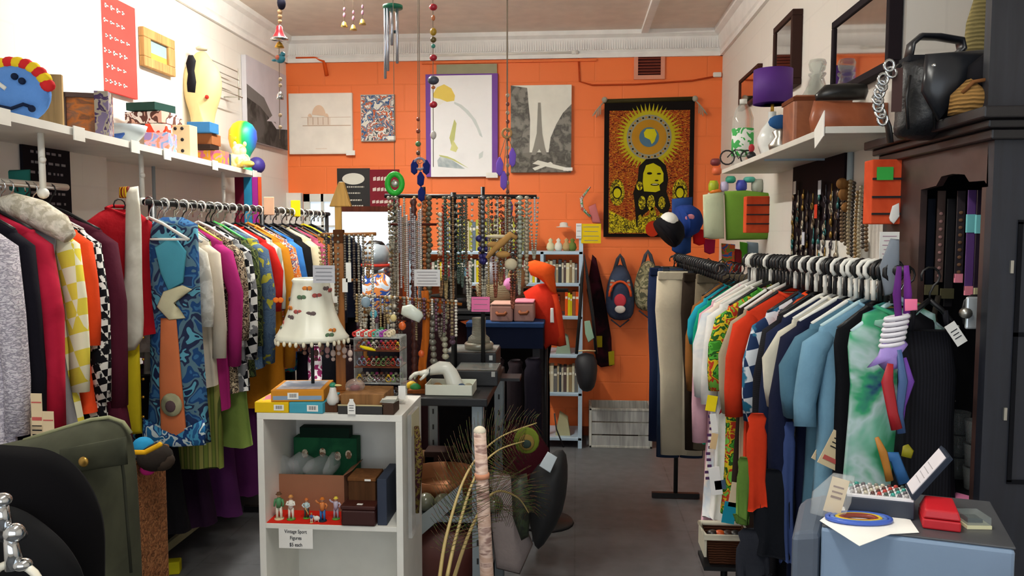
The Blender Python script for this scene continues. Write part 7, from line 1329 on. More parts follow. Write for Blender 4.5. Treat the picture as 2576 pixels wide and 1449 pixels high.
for k, (px, py, ang, lb) in enumerate(((2313, 840, .1, 'white price tag hanging by the white scrunchie'), (2405, 840, -.6, 'white price tag tied to the camera strap'))):
    p = PX(px, py, .95); o = thing('price_tag', lb, 'tag', MB().bx(-.014, .014, 0, .0015, -.03, .03), PAPER, p, (0, ang, 0)); part(o, 'handwriting', MB().box((0, -.0008, .01), (.018, .0006, .002)).box((0, -.0008, 0), (.016, .0006, .002)).box((0, -.0008, -.01), (.018, .0006, .002)), INK)
pts = [PX(x, y, .96) for x, y in ((2372, 830), (2366, 900), (2372, 960), (2396, 1010))]; o = pts[0].copy(); thing('strap', 'grey webbing strap curving down from the camera', 'strap', MB().tube([p - o for p in pts], .009, 6, flat=(.3, 1)), M('#6a6a66'), o)
pts = [PX(x, y, .96) for x, y in ((2330, 822), (2370, 828), (2410, 822))]; o = pts[0].copy(); thing('strap', 'pale elastic strap stretched across the dresser opening', 'strap', MB().tube([p - o for p in pts], .004, 6), M('#a8aaa0'), o)
# glasses on the dresser shelf
def glass(px, dy, zb, R_, H_, lb, g):
    p = PX(px, 1150, 1.05 + dy); return thing('drinking_glass', lb, 'glass', MB().lathe([(R_ * .8, 0), (R_ * .85, .004), (R_, H_), (R_ * .93, H_), (R_ * .76, .01), (0, .008)], seg=20), M('#a9acaa', rough=.06, alpha=.35), (p.x, p.y, zb), group=g)
glass(2350, .0, z0 + .0005, .034, .085, 'wide clear tumbler alone beside the stacked glasses', None); glass(2350, .0, z0 + .088, .034, .02, 'shallow glass dish on the lone tumbler', None)
for k in range(3): glass(2408, .0, z0 + .0005 + .062 * k, .03, .06, ('clear glass cup at the bottom of the near stack', 'clear glass cup in the middle of the near stack', 'clear glass cup on top of the near stack')[k], None)
for k in range(3): glass(2455, .0, z0 + .0005 + .062 * k, .03, .06, ('clear glass cup at the bottom of the stack by the dresser side', 'clear glass cup in the middle of the stack by the dresser side', 'clear glass cup on top of the stack by the dresser side')[k], None)
for k, (px, py, lb) in enumerate(((2300, 1165, 'pink card under the lone tumbler'), (2430, 1238, 'pink card at the foot of the stacked glasses'))):
    p = PX(px, py, .99); thing('pink_card', lb, 'card', MB().slabz([(-.035, -.01), (.02, -.03), (.04, .0), (.0, .03)], 0, .002), PINK, (p.x - .01, p.y, z0 + .001 if k else z0 + .002), (0.15, 0, 0))
# bag, chain, hat on top of the dresser
Yd = yn + .28; zt3 = zc + .013; p = PY(2400, 330, Yd)
r = root('leather_bag', 'large black leather bag with a wide handle on top of the dresser', 'bag', (PY(2370, 330, Yd).x, Yd, zt3)); s = Yd / F; L_ = r.location
gp = lambda pts, dy=0.: ptpoly(pts, Yd + dy, L_)
part(r, 'body', MB().pillow(soft_outline(gp([(2262, 170), (2275, 150), (2330, 142), (2430, 146), (2475, 165), (2492, 200), (2490, 280), (2500, 335), (2470, 350), (2400, 345), (2330, 355), (2262, 352), (2245, 335), (2252, 290), (2248, 220)]), 1), .10, lv=(1, .97, .88, .6)), M('#141519', rough=.45, bump=.25))
for dx in (0, 60, 120): part(r, 'fold_seam', MB().tube([PY(2290 + dx, 190, Yd - .085) - L_, PY(2280 + dx * 1.1, 250, Yd - .1) - L_, PY(2285 + dx * 1.15, 325, Yd - .08) - L_], .004, 5), BLK)
part(r, 'top_zip', MB().box(PY(2370, 152, Yd) - L_, (.2, .07, .02)), M('#1c1d22'), bevel=.006)
part(r, 'flap', MB().pillow(gp([(2280, 160), (2430, 148), (2440, 190), (2360, 260), (2310, 320), (2270, 250)]), .03), M('#1b1d22', rough=.3), loc=(0, -.115, 0))
part(r, 'handle', MB().tube([PY(x, y, Yd) - L_ for x, y in ((2285, 150), (2292, 112), (2315, 92), (2360, 93), (2415, 102), (2420, 125), (2400, 140))], .026, 10, flat=(1, .32)), M('#1c1d22', rough=.35))
part(r, 'rivet', MB().ell(PY(2350, 165, Yd - .13) - L_, .007, 8, 6), CHROME); part(r, 'rivet', MB().ell(PY(2396, 160, Yd - .13) - L_, .007, 8, 6), CHROME)
ch = MB()
for k in range(9):
    p = PY(2215 + 7 * math.sin(k * .9) + 22 * (k < 2), 165 + 17 * k, Yd - .1) - L_; ch.tube([p + Vector((.012 * math.cos(t), .006 * math.sin(t) * (k % 2), .014 * math.sin(t))) for t in [2 * pi * i / 12 for i in range(12)]], .004, 6, closed=True)
part(r, 'chain_strap', ch, CHROME); part(r, 'side_strap', MB().tube([PY(x, y, Yd - .05) - L_ for x, y in ((2262, 165), (2225, 200), (2212, 260), (2235, 320), (2240, 360))], .016, 8, flat=(1, .4)), M('#17171a', rough=.35)); part(r, 'brown_strap', MB().bx(-.17, -.145, -.1, -.096, .02, .13), M('#4a3634'))
o = root('straw_bag', 'woven straw and brown bag on the dresser beside the leather bag', 'bag', (PY(2436, 290, Yd - .16).x, Yd - .16, zt3)); s2 = (Yd - .16) / F
part(o, 'body', MB().pillow([(-.05, 0), (.055, .0), (.06, .04), (.02, .07), (-.005, .09), (-.045, .05)], .045), M('#b5894e', 'weave', scale=1.4, rough=.8)); part(o, 'strap', MB().tube([(-.03, -.03, .05), (-.01, -.04, .075), (.02, -.04, .08), (.04, -.03, .06)], .005, 7), M('#7a4f2c')); part(o, 'dark_cloth', MB().pillow([(-.01, .07), (.07, .06), (.075, .13), (.03, .15), (-.005, .12)], .03), BLKM)
p = PY(2455, 150, yn + .5); thing('woven_fan', 'pale woven palm fan standing behind the leather bag', 'fan', MB().pillow(ptpoly([(2440, 230), (2422, 140), (2430, 60), (2455, -20), (2490, -60), (2500, 100), (2490, 230)], yn + .5, p - Vector((0, 0, 0))), .02), M('#b9a870', 'weave', scale=1.2), p)
thing('wardrobe_board', 'tall dark painted board standing at the near end of the dresser top', 'board', MB().bx(0, .4, 0, .03, 0, 1.15), M('#2a2b32', 'wood', rough=.6), (PY(2492, 100, yn + .06).x, yn + .06, zt3))
# hanging accessories between the rail and the dresser
Ya = 1.98
def acc(px, py, name, label, cat): p = PY(px, py, Ya); return root(name, label, cat, p), p
r, p = acc(2272, 700, 'tights', 'bright purple tights hanging at the near end of the crowded rail', 'tights'); part(r, 'leg', MB().tube([PY(x, y, Ya) - p for x, y in ((2262, 670), (2256, 740), (2262, 820), (2258, 850))], [.006, .010, .008, .006], 8), M('#5a2670')); part(r, 'leg', MB().tube([PY(x, y, Ya + .01) - p for x, y in ((2280, 668), (2284, 740), (2278, 820))], [.006, .010, .007], 8), M('#6a2c84')); part(r, 'pink_tag', MB().pillow(ptpoly([(2276, 752), (2308, 752), (2308, 780), (2276, 783)], Ya - .02, p), .002), M('#f07aa0'), loc=(0, -.02, 0))
thing('shoe_horn', 'grey padded hanger end beside the purple tights', 'hanger', MB().pillow(ptpoly([(2212, 670), (2240, 600), (2262, 602), (2262, 680), (2250, 740), (2225, 745)], Ya + .1, PY(2236, 670, Ya + .1)), .012), M('#7a828c'), PY(2236, 670, Ya + .1))
r, p = acc(2255, 830, 'scrunchie', 'white coiled hair scrunchie hanging above the lilac one', 'scrunchie'); m = MB()
for k in range(6): m.tube([Vector((.026 * math.cos(t) - .002 * k, .014 * math.sin(t), .03 - .013 * k + .005 * math.cos(t))) for t in [2 * pi * i / 14 for i in range(14)]], .0058, 6, closed=True)
part(r, 'coil', m, M('#e0dde4', rough=.6))
r, p = acc(2240, 895, 'scrunchie', 'lilac satin bow scrunchie below the white coil', 'scrunchie'); part(r, 'bow', MB().pillow([(-.055, -.03), (-.03, .0), (-.02, .035), (.03, .04), (.04, .03), (.02, .0), (.02, -.03), (-.01, -.04), (-.03, -.02)], .02), M('#9a82cc', rough=.5))
for k, (pp, c_, lb, rr_) in enumerate(((((2240, 915), (2232, 960), (2246, 1040), (2256, 1080)), '#a81a24', 'long red ribbon scarf below the lilac bow', .018), (((2262, 880), (2272, 960), (2262, 1040), (2268, 1090)), '#3f5c8c', 'slate blue ribbon scarf beside the red one', .014), (((2275, 900), (2290, 960), (2270, 1020), (2262, 1075)), '#6a3aa0', 'violet ribbon scarf twisted over the blue one', .013), (((2205, 1100), (2222, 1140), (2232, 1180), (2238, 1210)), '#b87a2c', 'ochre satin ribbon behind the jewellery box', .013), (((2215, 1145), (2250, 1150), (2262, 1180), (2275, 1215)), '#2f6aa8', 'bright blue satin bow behind the jewellery box', .02), (((2278, 1120), (2284, 1135), (2280, 1150)), '#a8a01c', 'olive yellow pompom behind the jewellery box', .018), (((2200, 812), (2222, 816), (2240, 810)), '#7ab09a', 'mint and red folded fan hung by the white coil', .016))):
    pts = [PY(x, y, Ya - .03 + .012 * k) for x, y in pp]; o = pts[0].copy(); thing('ribbon', lb, 'ribbon', MB().tube([p - o for p in pts], [rr_ * .4] + [rr_ * .8, rr_ * .7] * 1 + [rr_ * .75] * (len(pts) - 3 if len(pts) > 3 else 0), 8, flat=(.3, 1)), M(c_, rough=.5), o)
# accordion-like dark coat hanging behind ribbons fills the dresser edge
p = PY(2300, 900, Ya + .16); thing('black_coat', 'long black coat hanging between the rail and the dresser', 'coat', MB().pillow(ptpoly([(2262, 790), (2300, 770), (2345, 800), (2350, 900), (2345, 1010), (2340, 1150), (2270, 1160), (2262, 1000)], Ya + .16, p), .05), BLKM, p)
# ---------------------------------------------------------------- counter in the foreground
ZK = 1.08
fl = PZ(2066, 1322, ZK); frr = PZ(2556, 1380, ZK); br_ = PZ(2490, 1262, ZK); bl_ = PZ(2090, 1222, ZK); ml = PZ(1992, 1326, ZK); mb_ = PZ(2000, 1235, ZK)
o = Vector((fl.x, fl.y, 0)); r = root('counter', 'blue grey counter box with a rounded dark end near the ribbons', 'counter', o)
P = [((v - o).x, (v - o).y) for v in (fl, frr, br_, bl_)]
PB2 = M('#7f95ae', rough=.45)
part(r, 'body', MB().slabz(P, .0, ZK - .004), PB2, bevel=.006); part(r, 'top', MB().slabz([(x * 1.0 + .002, y + .003) for x, y in P], ZK - .004, ZK), M('#4a4b4e', rough=.4), bevel=.002)
e = fl - o; P2 = [((v - o).x, (v - o).y) for v in (ml, fl)] + [((v - o).x, (v - o).y) for v in (bl_, mb_)]
part(r, 'end_panel', MB().slabz([P2[0], (-.002, 0), (P2[2][0] - .002, P2[2][1]), (P2[3][0] + .02, P2[3][1]), (P2[3][0], P2[3][1] - .03)], .0, ZK - .012), M('#5a6472', rough=.4), bevel=.012)
part(r, 'cable', MB().tube([(P2[0][0] + .02, -.003, ZK - .02), (P2[0][0] + .016, -.004, ZK - .14)], .002, 5), BLK)
K = lambda px, py: PZ(px, py, ZK + .0008)
# ring box
c4 = [K(2129, 1282), K(2301, 1302), PZ(2285, 1236, ZK), PZ(2135, 1218, ZK)]
fL, fR = PZ(2127, 1292, ZK), PZ(2300, 1310, ZK); ang = math.atan2(fR.y - fL.y, fR.x - fL.x); wB = (fR - fL).length; dB = .075; hB = .032
r = root('ring_box', 'open white lined ring box showing rows of small rings', 'jewellery box', (fL.x, fL.y, ZK + .0005), (0, 0, ang))
part(r, 'base', MB().bx(0, wB, 0, dB, 0, hB), M('#2c3340', rough=.5), bevel=.002); part(r, 'lining', MB().bx(.002, wB - .002, .002, dB - .002, hB, hB + .004), M('#e6e4e6', rough=.8))
lid = MB().bx(0, .1, 0, dB, 0, .008).bx(.006, .094, .006, dB - .006, .008, .0095, 1); part(r, 'lid', lid, [M('#2c3340'), M('#ded9de')], loc=(wB, 0, hB + .004), rot=(0, -.95, 0))
m = MB()
for k in range(4): m.box((.03 + .011 * k, dB / 2, .0098), (.0014, .045, .0006))
part(r, 'lid_lettering', m, M('#a8a4a8'), loc=(wB, 0, hB + .004), rot=(0, -.95, 0))
R0 = r.location; cA, sA = math.cos(ang), math.sin(ang)
for i in range(4):
    for j in range(9):
        u = .012 + j * (wB - .024) / 8; v = .012 + i * .017; c_ = ['#b5b0ac', '#5a3a34', '#3f9a8c', '#8a8478', '#b8443a', '#6a6468', '#c9c0a8', '#4a5a50'][(i * 5 + j * 3) % 8]
        thing('ring', 'tiny gem ring in the open white lined box', 'ring', MB().ell((0, 0, .003), (.0042, .003, .0034), 8, 5).tube([(.004 * math.cos(t), 0, .004 * math.sin(t)) for t in [2 * pi * q / 8 for q in range(8)]], .0008, 4, closed=True), M(c_, metal=.3, rough=.3), (R0.x + u * cA - v * sA, R0.y + u * sA + v * cA, ZK + hB + .0055), group='rings in the white lined box')
# red box
rb0 = PZ(2320, 1330, ZK); rb1 = PZ(2418, 1342, ZK); ang = math.atan2(rb1.y - rb0.y, rb1.x - rb0.x); wR = (rb1 - rb0).length
r = root('ring_case', 'closed bright red domed jewellery case on the counter', 'jewellery box', (rb0.x, rb0.y, ZK + .0005), (0, 0, ang)); RED = M('#c01824', rough=.45)
part(r, 'lower_half', MB().bx(0, wR, 0, .07, 0, .018), RED, bevel=.003); part(r, 'lid', MB().add([(0, 0, .019), (wR, 0, .019), (wR, .07, .019), (0, .07, .019), (.004, .003, .034), (wR - .004, .003, .034), (wR - .008, .055, .044), (.008, .055, .044)], [(0, 1, 5, 4), (1, 2, 6, 5), (2, 3, 7, 6), (3, 0, 4, 7), (4, 5, 6, 7), (3, 2, 1, 0)]), RED, bevel=.003)
# small glass cube
g0 = PZ(2433, 1332, ZK); r = root('trinket_box', 'small clear glass topped trinket box with a cream base', 'box', (g0.x, g0.y, ZK + .0005), (0, 0, .03)); part(r, 'base', MB().bx(0, .042, 0, .05, 0, .006), M('#e3dfb4')); part(r, 'cover', MB().bx(.001, .041, .001, .049, .0065, .02), M('#9aa4a2', rough=.05, alpha=.4)); part(r, 'dark_insert', MB().bx(.008, .034, .015, .042, .0066, .012), M('#22282c'))
# paper, bracelets, plastic bag
pp = [PZ(x, y, ZK) for x, y in ((2062, 1312), (2110, 1275), (2290, 1310), (2312, 1342), (2240, 1346), (2162, 1376))]; o = pp[0].copy(); 
thing('paper_sheet', 'white paper sheet hanging over the counter edge', 'paper', MB().slabz([((p - o).x, (p - o).y) for p in pp[:5]] + [((pp[5] - o).x, (pp[5] - o).y)], 0, .0008), PAPER, (o.x, o.y, ZK + .0012))
p = PZ(2160, 1312, ZK); r = root('bangles', 'coil of blue and yellow beads lying on the white paper', 'bracelet', (p.x, p.y, ZK + .0022)); 
for k, (c_, R_) in enumerate((('#3f5fb8', .05), ('#5a7ac0', .042), ('#d9b82a', .034), ('#8a3a2c', .028))): part(r, 'bead_loop', MB().tube([(R_ * math.cos(t) * 1.1, R_ * .55 * math.sin(t), .004) for t in [2 * pi * i / 24 for i in range(24)]], .0042, 6, closed=True), M(c_, rough=.3), label='%s bead loop' % ['deep blue', 'light blue', 'yellow', 'dark red'][k])
p = PZ(2066, 1300, ZK); r = root('earring_packet', 'clear packet with a cream card standing on the counter corner', 'packet', (p.x, p.y, ZK + .0005), (0, .22, -.2)); part(r, 'card', MB().bx(.0, .03, 0, .0012, .012, .078), CREAMTAG); part(r, 'plastic', MB().pillow([(-.02, 0), (.036, 0), (.042, .04), (.036, .09), (.0, .085), (-.026, .04)], .012), BAGP); part(r, 'print', MB().bx(.006, .024, -.001, .0, .04, .044).bx(.006, .024, -.001, .0, .05, .053).bx(.006, .024, -.001, .0, .06, .063), M('#8a6a5a'))
p = PZ(2568, 1420, ZK); thing('plastic_bag', 'red and white lettered plastic bag at the counter end', 'bag', MB().pillow([(-.02, 0), (.05, 0), (.06, .07), (.03, .1), (-.01, .08), (-.03, .04)], .03), M('#d9d4d2', 'multi', ['#e8e6e6', '#d0392c', '#e8e6e6'], scale=3, rough=.3), (p.x + .02, p.y - .05, ZK - .10))
# wicker basket with trinkets beneath the shirts
Yk = 2.75; p = PY(1822, 1405, Yk); r = root('wicker_basket', 'small wicker basket with a cream liner below the shirts', 'basket', (p.x, Yk, p.z)); s = Yk / F
def ringz(w_, d_, z_): return [(w_ * c, d_ * sn, z_) for c, sn in ((-1, -1), (1, -1), (1, 1), (-1, 1))]
bk = MB(); A_ = ringz(.058, .05, 0) + ringz(.075, .065, .1); bk.add(A_, [(0, 3, 2, 1), (0, 1, 5, 4), (1, 2, 6, 5), (2, 3, 7, 6), (3, 0, 4, 7)]); bk.add([(x * .93, y * .93, z + .004) for x, y, z in A_], [(0, 1, 2, 3), (4, 5, 1, 0), (5, 6, 2, 1), (6, 7, 3, 2), (7, 4, 0, 3)])
part(r, 'weave', bk, M('#5a3420', 'weave', scale=1.6)); part(r, 'liner', MB().tube([(-.076, -.066, .1), (.076, -.066, .1), (.076, .066, .1), (-.076, .066, .1)], .011, 8, closed=True).bx(-.08, -.072, -.066, .066, .03, .1), M('#cfc9b4', rough=1)); 
for k in range(8): thing('trinket', 'dark or orange round trinket heaped in the lined wicker basket', 'trinket', MB().ell((0, 0, 0), (.02, .018, .014), 10, 8), M(['#2a221e', '#c9541c', '#3a2a24', '#1f1c1c'][k % 4], rough=.4), (p.x - .04 + .026 * (k % 4), Yk - .025 + .04 * (k // 4), p.z + .082), group='trinkets in the lined basket')
thing('basket_stand', 'small dark shelf on a pole carrying the wicker basket', 'stand', MB().box((0, 0, -.008), (.16, .14, .014)).tube([(0, 0, -.015), (0, 0, -p.z + .01)], .012, 8).lathe([(.1, -p.z + .001), (.1, -p.z + .015)], seg=20), BLK, (p.x, Yk, p.z - .001))
# loose tags and shorter pieces on the lower front of the shirts
for k, (px, py, c_, w_, h_, lb) in enumerate(((1790, 1015, '#e8cf1c', .032, .05, 'round topped yellow card on the white jersey'), (1796, 1065, '#e4e2dc', .02, .06, 'white paper slip below the yellow card'), (1796, 1110, '#d9b98a', .02, .05, 'tan paper slip below the white one'), (1800, 1210, '#f0eeea', .035, .09, 'large white swing tag low on the jersey'), (1848, 1245, '#d9c9a8', .03, .08, 'cream and red swing tag beside the large white one'), (1812, 1220, '#4a6078', .035, .03, 'denim blue fabric patch low on the white jersey'), (1835, 1290, '#1f8fa8', .04, .07, 'turquoise cloth corner above the wicker basket'), (1885, 1430, '#d8bf90', .035, .05, 'cream swing tag near the floor below the basket'))):
    p = PY(px, py, 2.5); o = thing('swing_tag', lb, 'tag', MB().bx(-w_ / 2, w_ / 2, 0, .0015, -h_ / 2, h_ / 2), M(c_), p, (0, .15 * (-1) ** k, 0), bevel=.0005)
for k, (px, y0_, y1_, w_, c_, lb) in enumerate(((1905, 1040, 1280, .03, '#c8381c', 'long orange ribbon scarf hanging low between the shirts'), (1950, 1180, 1400, .06, '#16181e', 'black crinkled cloth below the dark shirts'), (1895, 1330, 1430, .05, '#2a2c34', 'dark grey cloth pooled beside the wicker basket'), (1872, 1150, 1300, .02, '#5a7a34', 'green printed ribbon above the wicker basket'), (1985, 1060, 1420, .02, '#3a4a78', 'blue pleated skirt edge beside the counter'))):
    p = PY(px, y0_, 2.35); h = (y1_ - y0_) * 2.35 / F; thing('hanging_cloth', lb, 'cloth', body_mesh(w_, max(.04, h - .1), 1.1, .014, 120 + k, z0=0, neck=w_ * .6, folds=.6), fab(c_), p)
# ---------------------------------------------------------------- foreground, bottom corner on the left
Yg = 1.45; p = PY(230, 1449, Yg); KH = M('#424335', 'soft', ['#3b3c30', '#48493a'], rough=.95, bump=.4)
r = root('military_coat', 'khaki wool coat with a brass buttoned shoulder pocket', 'coat', (p.x, Yg, p.z))
oc = [(-60, 1120), (60, 1108), (150, 1080), (230, 1056), (275, 1050), (310, 1062), (330, 1090), (342, 1180), (348, 1300), (356, 1460), (362, 1700), (-80, 1700), (-90, 1300)]
part(r, 'body', MB().pillow(ptpoly(oc, Yg, p), .13, lv=(1, .985, .95, .86, .6)), KH, sub=1)
fz = Yg - .095; fo = PY(230, 1449, Yg)
part(r, 'pocket_flap', MB().pillow(ptpoly([(150, 1130), (318, 1098), (322, 1168), (190, 1188), (150, 1178)], fz, p), .008), KH, loc=(0, fz - Yg - .0, 0))
q = PY(210, 1162, fz - .02); part(r, 'brass_button', MB().ell(q - p, (.0095, .005, .0095), 14, 8), M('#a8823c', metal=.7, rough=.35)); part(r, 'edge_piping', MB().tube([PY(x, y, Yg - .01) - p for x, y in ((60, 1108), (150, 1080), (230, 1056), (275, 1050), (310, 1062), (330, 1090))], .004, 6), M('#8a8a68'))
part(r, 'side_seam', MB().tube([PY(x, y, Yg - .08) - p for x, y in ((300, 1110), (312, 1200), (322, 1330), (330, 1440))], .003, 5), M('#33342a'))
Yv = 1.15; p = PY(120, 1449, Yv)
r = root('black_coat', 'black velvet garment heaped in front of the khaki coat', 'coat', (p.x, Yv, p.z)); part(r, 'upper_fold', MB().pillow(soft_outline(ptpoly([(-60, 1115), (60, 1122), (130, 1130), (190, 1170), (240, 1250), (262, 1330), (262, 1449), (260, 1600), (-60, 1600)], Yv, p)), .09), M('#050406', rough=1)); part(r, 'lower_fold', MB().pillow(soft_outline(ptpoly([(20, 1260), (70, 1262), (140, 1310), (200, 1370), (240, 1449), (250, 1600), (0, 1600)], Yv - .08, p)), .05), M('#0b0b0d', rough=.8), loc=(0, -.1, 0), label='black satin lower fold')
Yz = .9; p = PY(30, 1449, Yz); r = root('chrome_rail', 'chrome jointed stand with a white ring, in front of the black velvet', 'stand', (p.x, Yz, p.z))
gg = lambda x, y, dy=0.: PY(x, y, Yz + dy) - p
part(r, 'rod', MB().tube([gg(0, 1265), gg(12, 1330)], .009, 10), CHROME); part(r, 'rod', MB().tube([gg(24, 1345), gg(38, 1430)], [.007, .011], 10), CHROME)
part(r, 'knuckle', MB().ell(gg(4, 1258), (.012, .012, .009), 14, 8), CHROME); part(r, 'knuckle', MB().ell(gg(36, 1340), (.013, .012, .012), 14, 8), CHROME); part(r, 'clamp', MB().ell(gg(20, 1345, .01), (.026, .012, .009), 12, 8), M('#1b1b1e', rough=.3)); part(r, 'knuckle', MB().ell(gg(56, 1420), (.012, .011, .008), 14, 8), CHROME)
c_ = gg(38, 1470); part(r, 'white_ring', MB().tube([c_ + Vector((.032 * math.cos(t), 0, .026 * math.sin(t))) for t in [2 * pi * i / 20 for i in range(20)]], .005, 8, closed=True), M('#e3dcc8', rough=.25))
# wicker hamper
Ye = 2.05; p = PY(385, 1449, Ye); ztop = PY(385, 1175, Ye).z
r = root('wicker_hamper', 'tall brown wicker hamper behind the khaki coat', 'basket', (PY(424, 1300, 2.32).x - .2, Ye, 0)); xr_ = .2
part(r, 'weave', MB().bx(-.1, xr_, 0, .27, 0, ztop - .02), M('#8a5a3a', 'soft', ['#5a3822', '#a06c46', '#6e452b', '#96623e'], scale=9, rough=.9, bump=1.), bevel=.01); part(r, 'rim', MB().tube([(-.1, 0, ztop - .02), (xr_, 0, ztop - .02), (xr_, .27, ztop - .02), (-.1, .27, ztop - .02)], .009, 8, closed=True), M('#9a6a3c')); part(r, 'lining', MB().bx(-.09, xr_ - .01, .01, .26, ztop - .02, ztop - .012), BLKM)
for k, (px, py, c_, rx, lb) in enumerate(((372, 1180, '#c02a7a', .022, 'bright pink cloth ball in the wicker hamper'), (390, 1150, '#2a2420', .05, 'dark scarf bundle on the wicker hamper'), (360, 1120, '#2a8ab8', .03, 'turquoise blue shiny packet on the wicker hamper'), (408, 1160, '#3a3028', .035, 'brown bundle at the hamper edge'))):
    p = PY(px, py, Ye + .12); thing('cloth_bundle', lb, 'bundle', MB().ell((0, 0, 0), (rx, rx, rx * .8), 12, 8), fab(c_), p)
pts = [PY(x, y, Ye) for x, y in ((335, 1138), (365, 1138), (400, 1120), (405, 1116))]; o = pts[0].copy(); thing('yellow_strap', 'bright yellow strap lying across the hamper top', 'strap', MB().tube([q - o for q in pts], .007, 6), M('#e0a81c'), o)
p = PZ(438, 1440, .0); thing('yellow_block', 'small bright yellow box on the floor beside the hamper', 'box', MB().bx(-.03, .03, -.03, .03, 0, .06), M('#c9c01c'), (p.x, p.y, 0), (0, 0, .3), bevel=.006)
for k, (px, py, lb) in enumerate(((92, 1030, 'cream price tag with red bands on the black blazer'), (122, 1075, 'larger cream price tag with red bands by the crimson coat'))):
    p = PY(px, py, 2.3); m = MB().bx(-.018, .018, 0, .0015, -.05, .05).bx(-.016, .016, -.0006, 0, -.035, -.024, 1).bx(-.016, .016, -.0006, 0, .02, .024, 1); thing('swing_tag', lb, 'tag', m, [CREAMTAG, REDTAG], p)
# ---------------------------------------------------------------- wrapped pole, peacock feathers, umbrella by the shelving
Yp = 1.75; a_ = PY(1207, 1085, Yp); b_ = PY(1225, 1449, Yp); d_ = (b_ - a_); bt = a_ + d_ * ((a_.z - .02) / (a_.z - b_.z)) if True else b_
r = root('wrapped_pole', 'thick pole wrapped in pale pink paper, leaning upright', 'pole', (bt.x, bt.y, 0)); o = r.location
part(r, 'shaft', MB().tube([a_ - o, a_.lerp(bt, .25) - o, a_.lerp(bt, .6) - o, Vector(bt) - o], [.014, .0155, .017, .02], 14), M('#c2a392', 'soft', ['#b59480', '#cfb4a4', '#8a6a60'], scale=3, vec=(1, 1, 4), rough=.6)); part(r, 'tip', MB().ell(a_ - o, (.0145, .0145, .012), 12, 8), M('#d9cfb8')); part(r, 'band', MB().tube([a_.lerp(bt, .085) - o, a_.lerp(bt, .095) - o], .017, 12), M('#c98a6a'))
def feather(pts, label, eye):
    P = [PY(x, y, Y) for x, y, Y in pts]; o = P[0].copy(); r = root('peacock_feather', label, 'feather', o)
    Q = []
    n = 26
    for i in range(n + 1):    # Catmull sampling
        t = i / n * (len(P) - 1); k = min(int(t), len(P) - 2); f = t - k; p0 = P[max(0, k - 1)]; p1 = P[k]; p2 = P[k + 1]; p3 = P[min(len(P) - 1, k + 2)]
        Q.append(.5 * ((2 * p1) + (p2 - p0) * f + (2 * p0 - 5 * p1 + 4 * p2 - p3) * f * f + (3 * p1 - p0 - 3 * p2 + p3) * f ** 3) - o)
    part(r, 'shaft', MB().tube(Q, [.0045 - .003 * i / n for i in range(n + 1)], 6), M('#a8935c', rough=.4))
    b = MB()
    for i in range(5, n + 1):
        for j in range(2):
            q = Q[i - 1].lerp(Q[i], j / 2); t = (Q[i] - Q[i - 1]).normalized(); sd = t.cross(Vector((0, 1, 0))).normalized()
            for s in (-1, 1): L = .075 * math.sin(pi * min(1, (i - 3) / n * 1.05)) + .01; b.tube([q, q + sd * s * L * .5 + t * L * .35, q + sd * s * L + t * L * .95 + Vector((0, random.uniform(-.02, .02), -.01))], [.0009, .0007, .0004], 3)
    part(r, 'barbs', b, M('#3a3a22', 'multi', ['#4a5a24', '#5a3a2a', '#2a2f1c'], scale=8))
    if eye: e = Q[-1]; part(r, 'eye', MB().ell(e, (.032, .005, .034), 16, 8).ell(e + Vector((0, -.004, -.004)), (.02, .004, .021), 14, 8, 1).ell(e + Vector((0, -.008, -.007)), (.012, .003, .011), 12, 6, 2), [M('#57611c'), M('#6e5a2a'), M('#26302a')])
feather([(1105, 1460, 1.6), (1125, 1340, 1.65), (1175, 1190, 1.75), (1250, 1105, 1.9), (1350, 1064, 2.0)], 'peacock feather with the highest pale arching shaft', False)
feather([(1125, 1450, 1.6), (1150, 1340, 1.66), (1195, 1200, 1.75), (1250, 1135, 1.85), (1325, 1108, 1.95)], 'peacock feather ending in a green ringed eye', True)
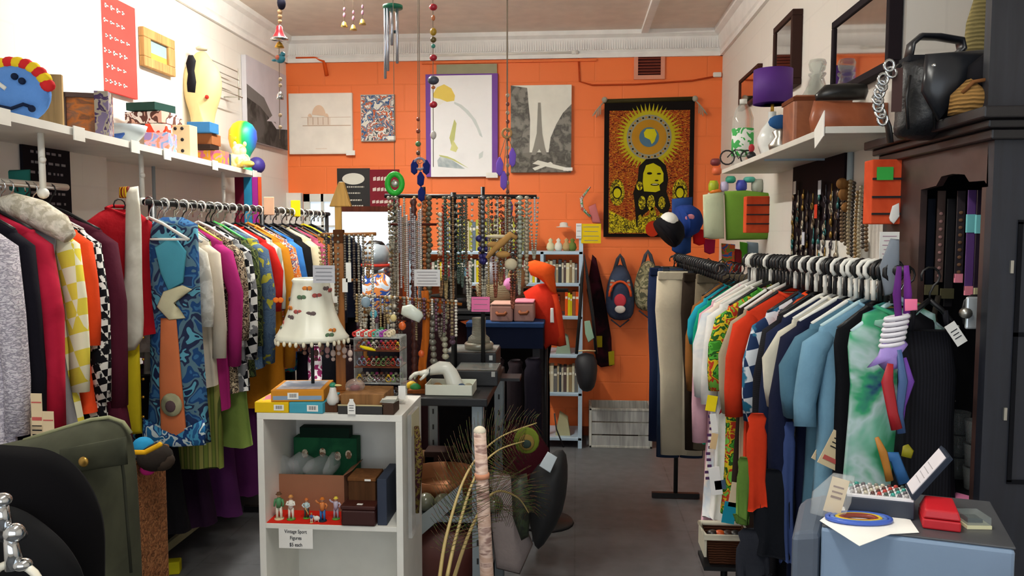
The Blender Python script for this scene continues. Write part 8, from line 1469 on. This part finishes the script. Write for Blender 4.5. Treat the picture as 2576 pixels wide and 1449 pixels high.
feather([(1140, 1460, 1.66), (1185, 1330, 1.75), (1240, 1240, 1.85), (1300, 1250, 1.95), (1330, 1290, 2.0)], 'peacock feather drooping lowest behind the wrapped pole', False)
p = PZ(1385, 1400, .0); Yu = 2.9; p = PY(1385, 1250, Yu)
r = root('umbrella', 'folded black umbrella bag slumped beside the feathers', 'umbrella', p); part(r, 'canopy', MB().pillow(ptpoly([(1408, 1120), (1428, 1130), (1432, 1200), (1420, 1290), (1385, 1345), (1350, 1400), (1338, 1350), (1325, 1280), (1322, 1210), (1345, 1170)], Yu, p), .09), M('#0b0b0d', rough=.7), sub=1)
part(r, 'pale_tag', MB().pillow(ptpoly([(1378, 1136), (1402, 1150), (1384, 1190), (1356, 1172)], Yu - .1, p), .002), M('#c9d2d6'), loc=(0, -.1, 0)); part(r, 'cord', MB().tube([PY(1418, 1125, Yu) - p, PY(1400, 1080, Yu) - p, PY(1395, 1040, Yu) - p], .003, 5), BLK)
p = PY(1315, 1300, 2.8); thing('dark_garment', 'dark olive sequinned garment hanging beside the black umbrella', 'garment', MB().pillow(ptpoly([(1285, 1200), (1325, 1190), (1335, 1260), (1330, 1350), (1312, 1360), (1290, 1300)], 2.8, p), .05), M('#20241a', 'soft', ['#2f3a24', '#181a14'], scale=5, rough=.5), p)
for k, (x0, y0_, x1, y1_, Y, c_, lb) in enumerate(((1222, 900, 1272, 1150, 3.7, '#241a1e', 'dark plum garment hanging under the navy table'), (1275, 905, 1318, 1180, 3.85, '#2a2226', 'charcoal garment beside the plum one'), (1318, 900, 1366, 1120, 3.8, '#1a1620', 'inky dress behind the feathers'), (1190, 1000, 1228, 1250, 3.5, '#1c1a1c', 'black skirt behind the steel post'), (1262, 1060, 1330, 1240, 3.4, '#2c1418', 'dark maroon cloth behind the feathers'))):
    p = PY((x0 + x1) / 2, y0_, Y); h = (y1_ - y0_) * Y / F * 1.1; w_ = (x1 - x0) / 2 * Y / F
    o = thing('dark_garment', lb, 'garment', body_mesh(w_, h - .1, 1.15, .06, 90 + k, z0=0, neck=w_ * .6), fab(c_), p)
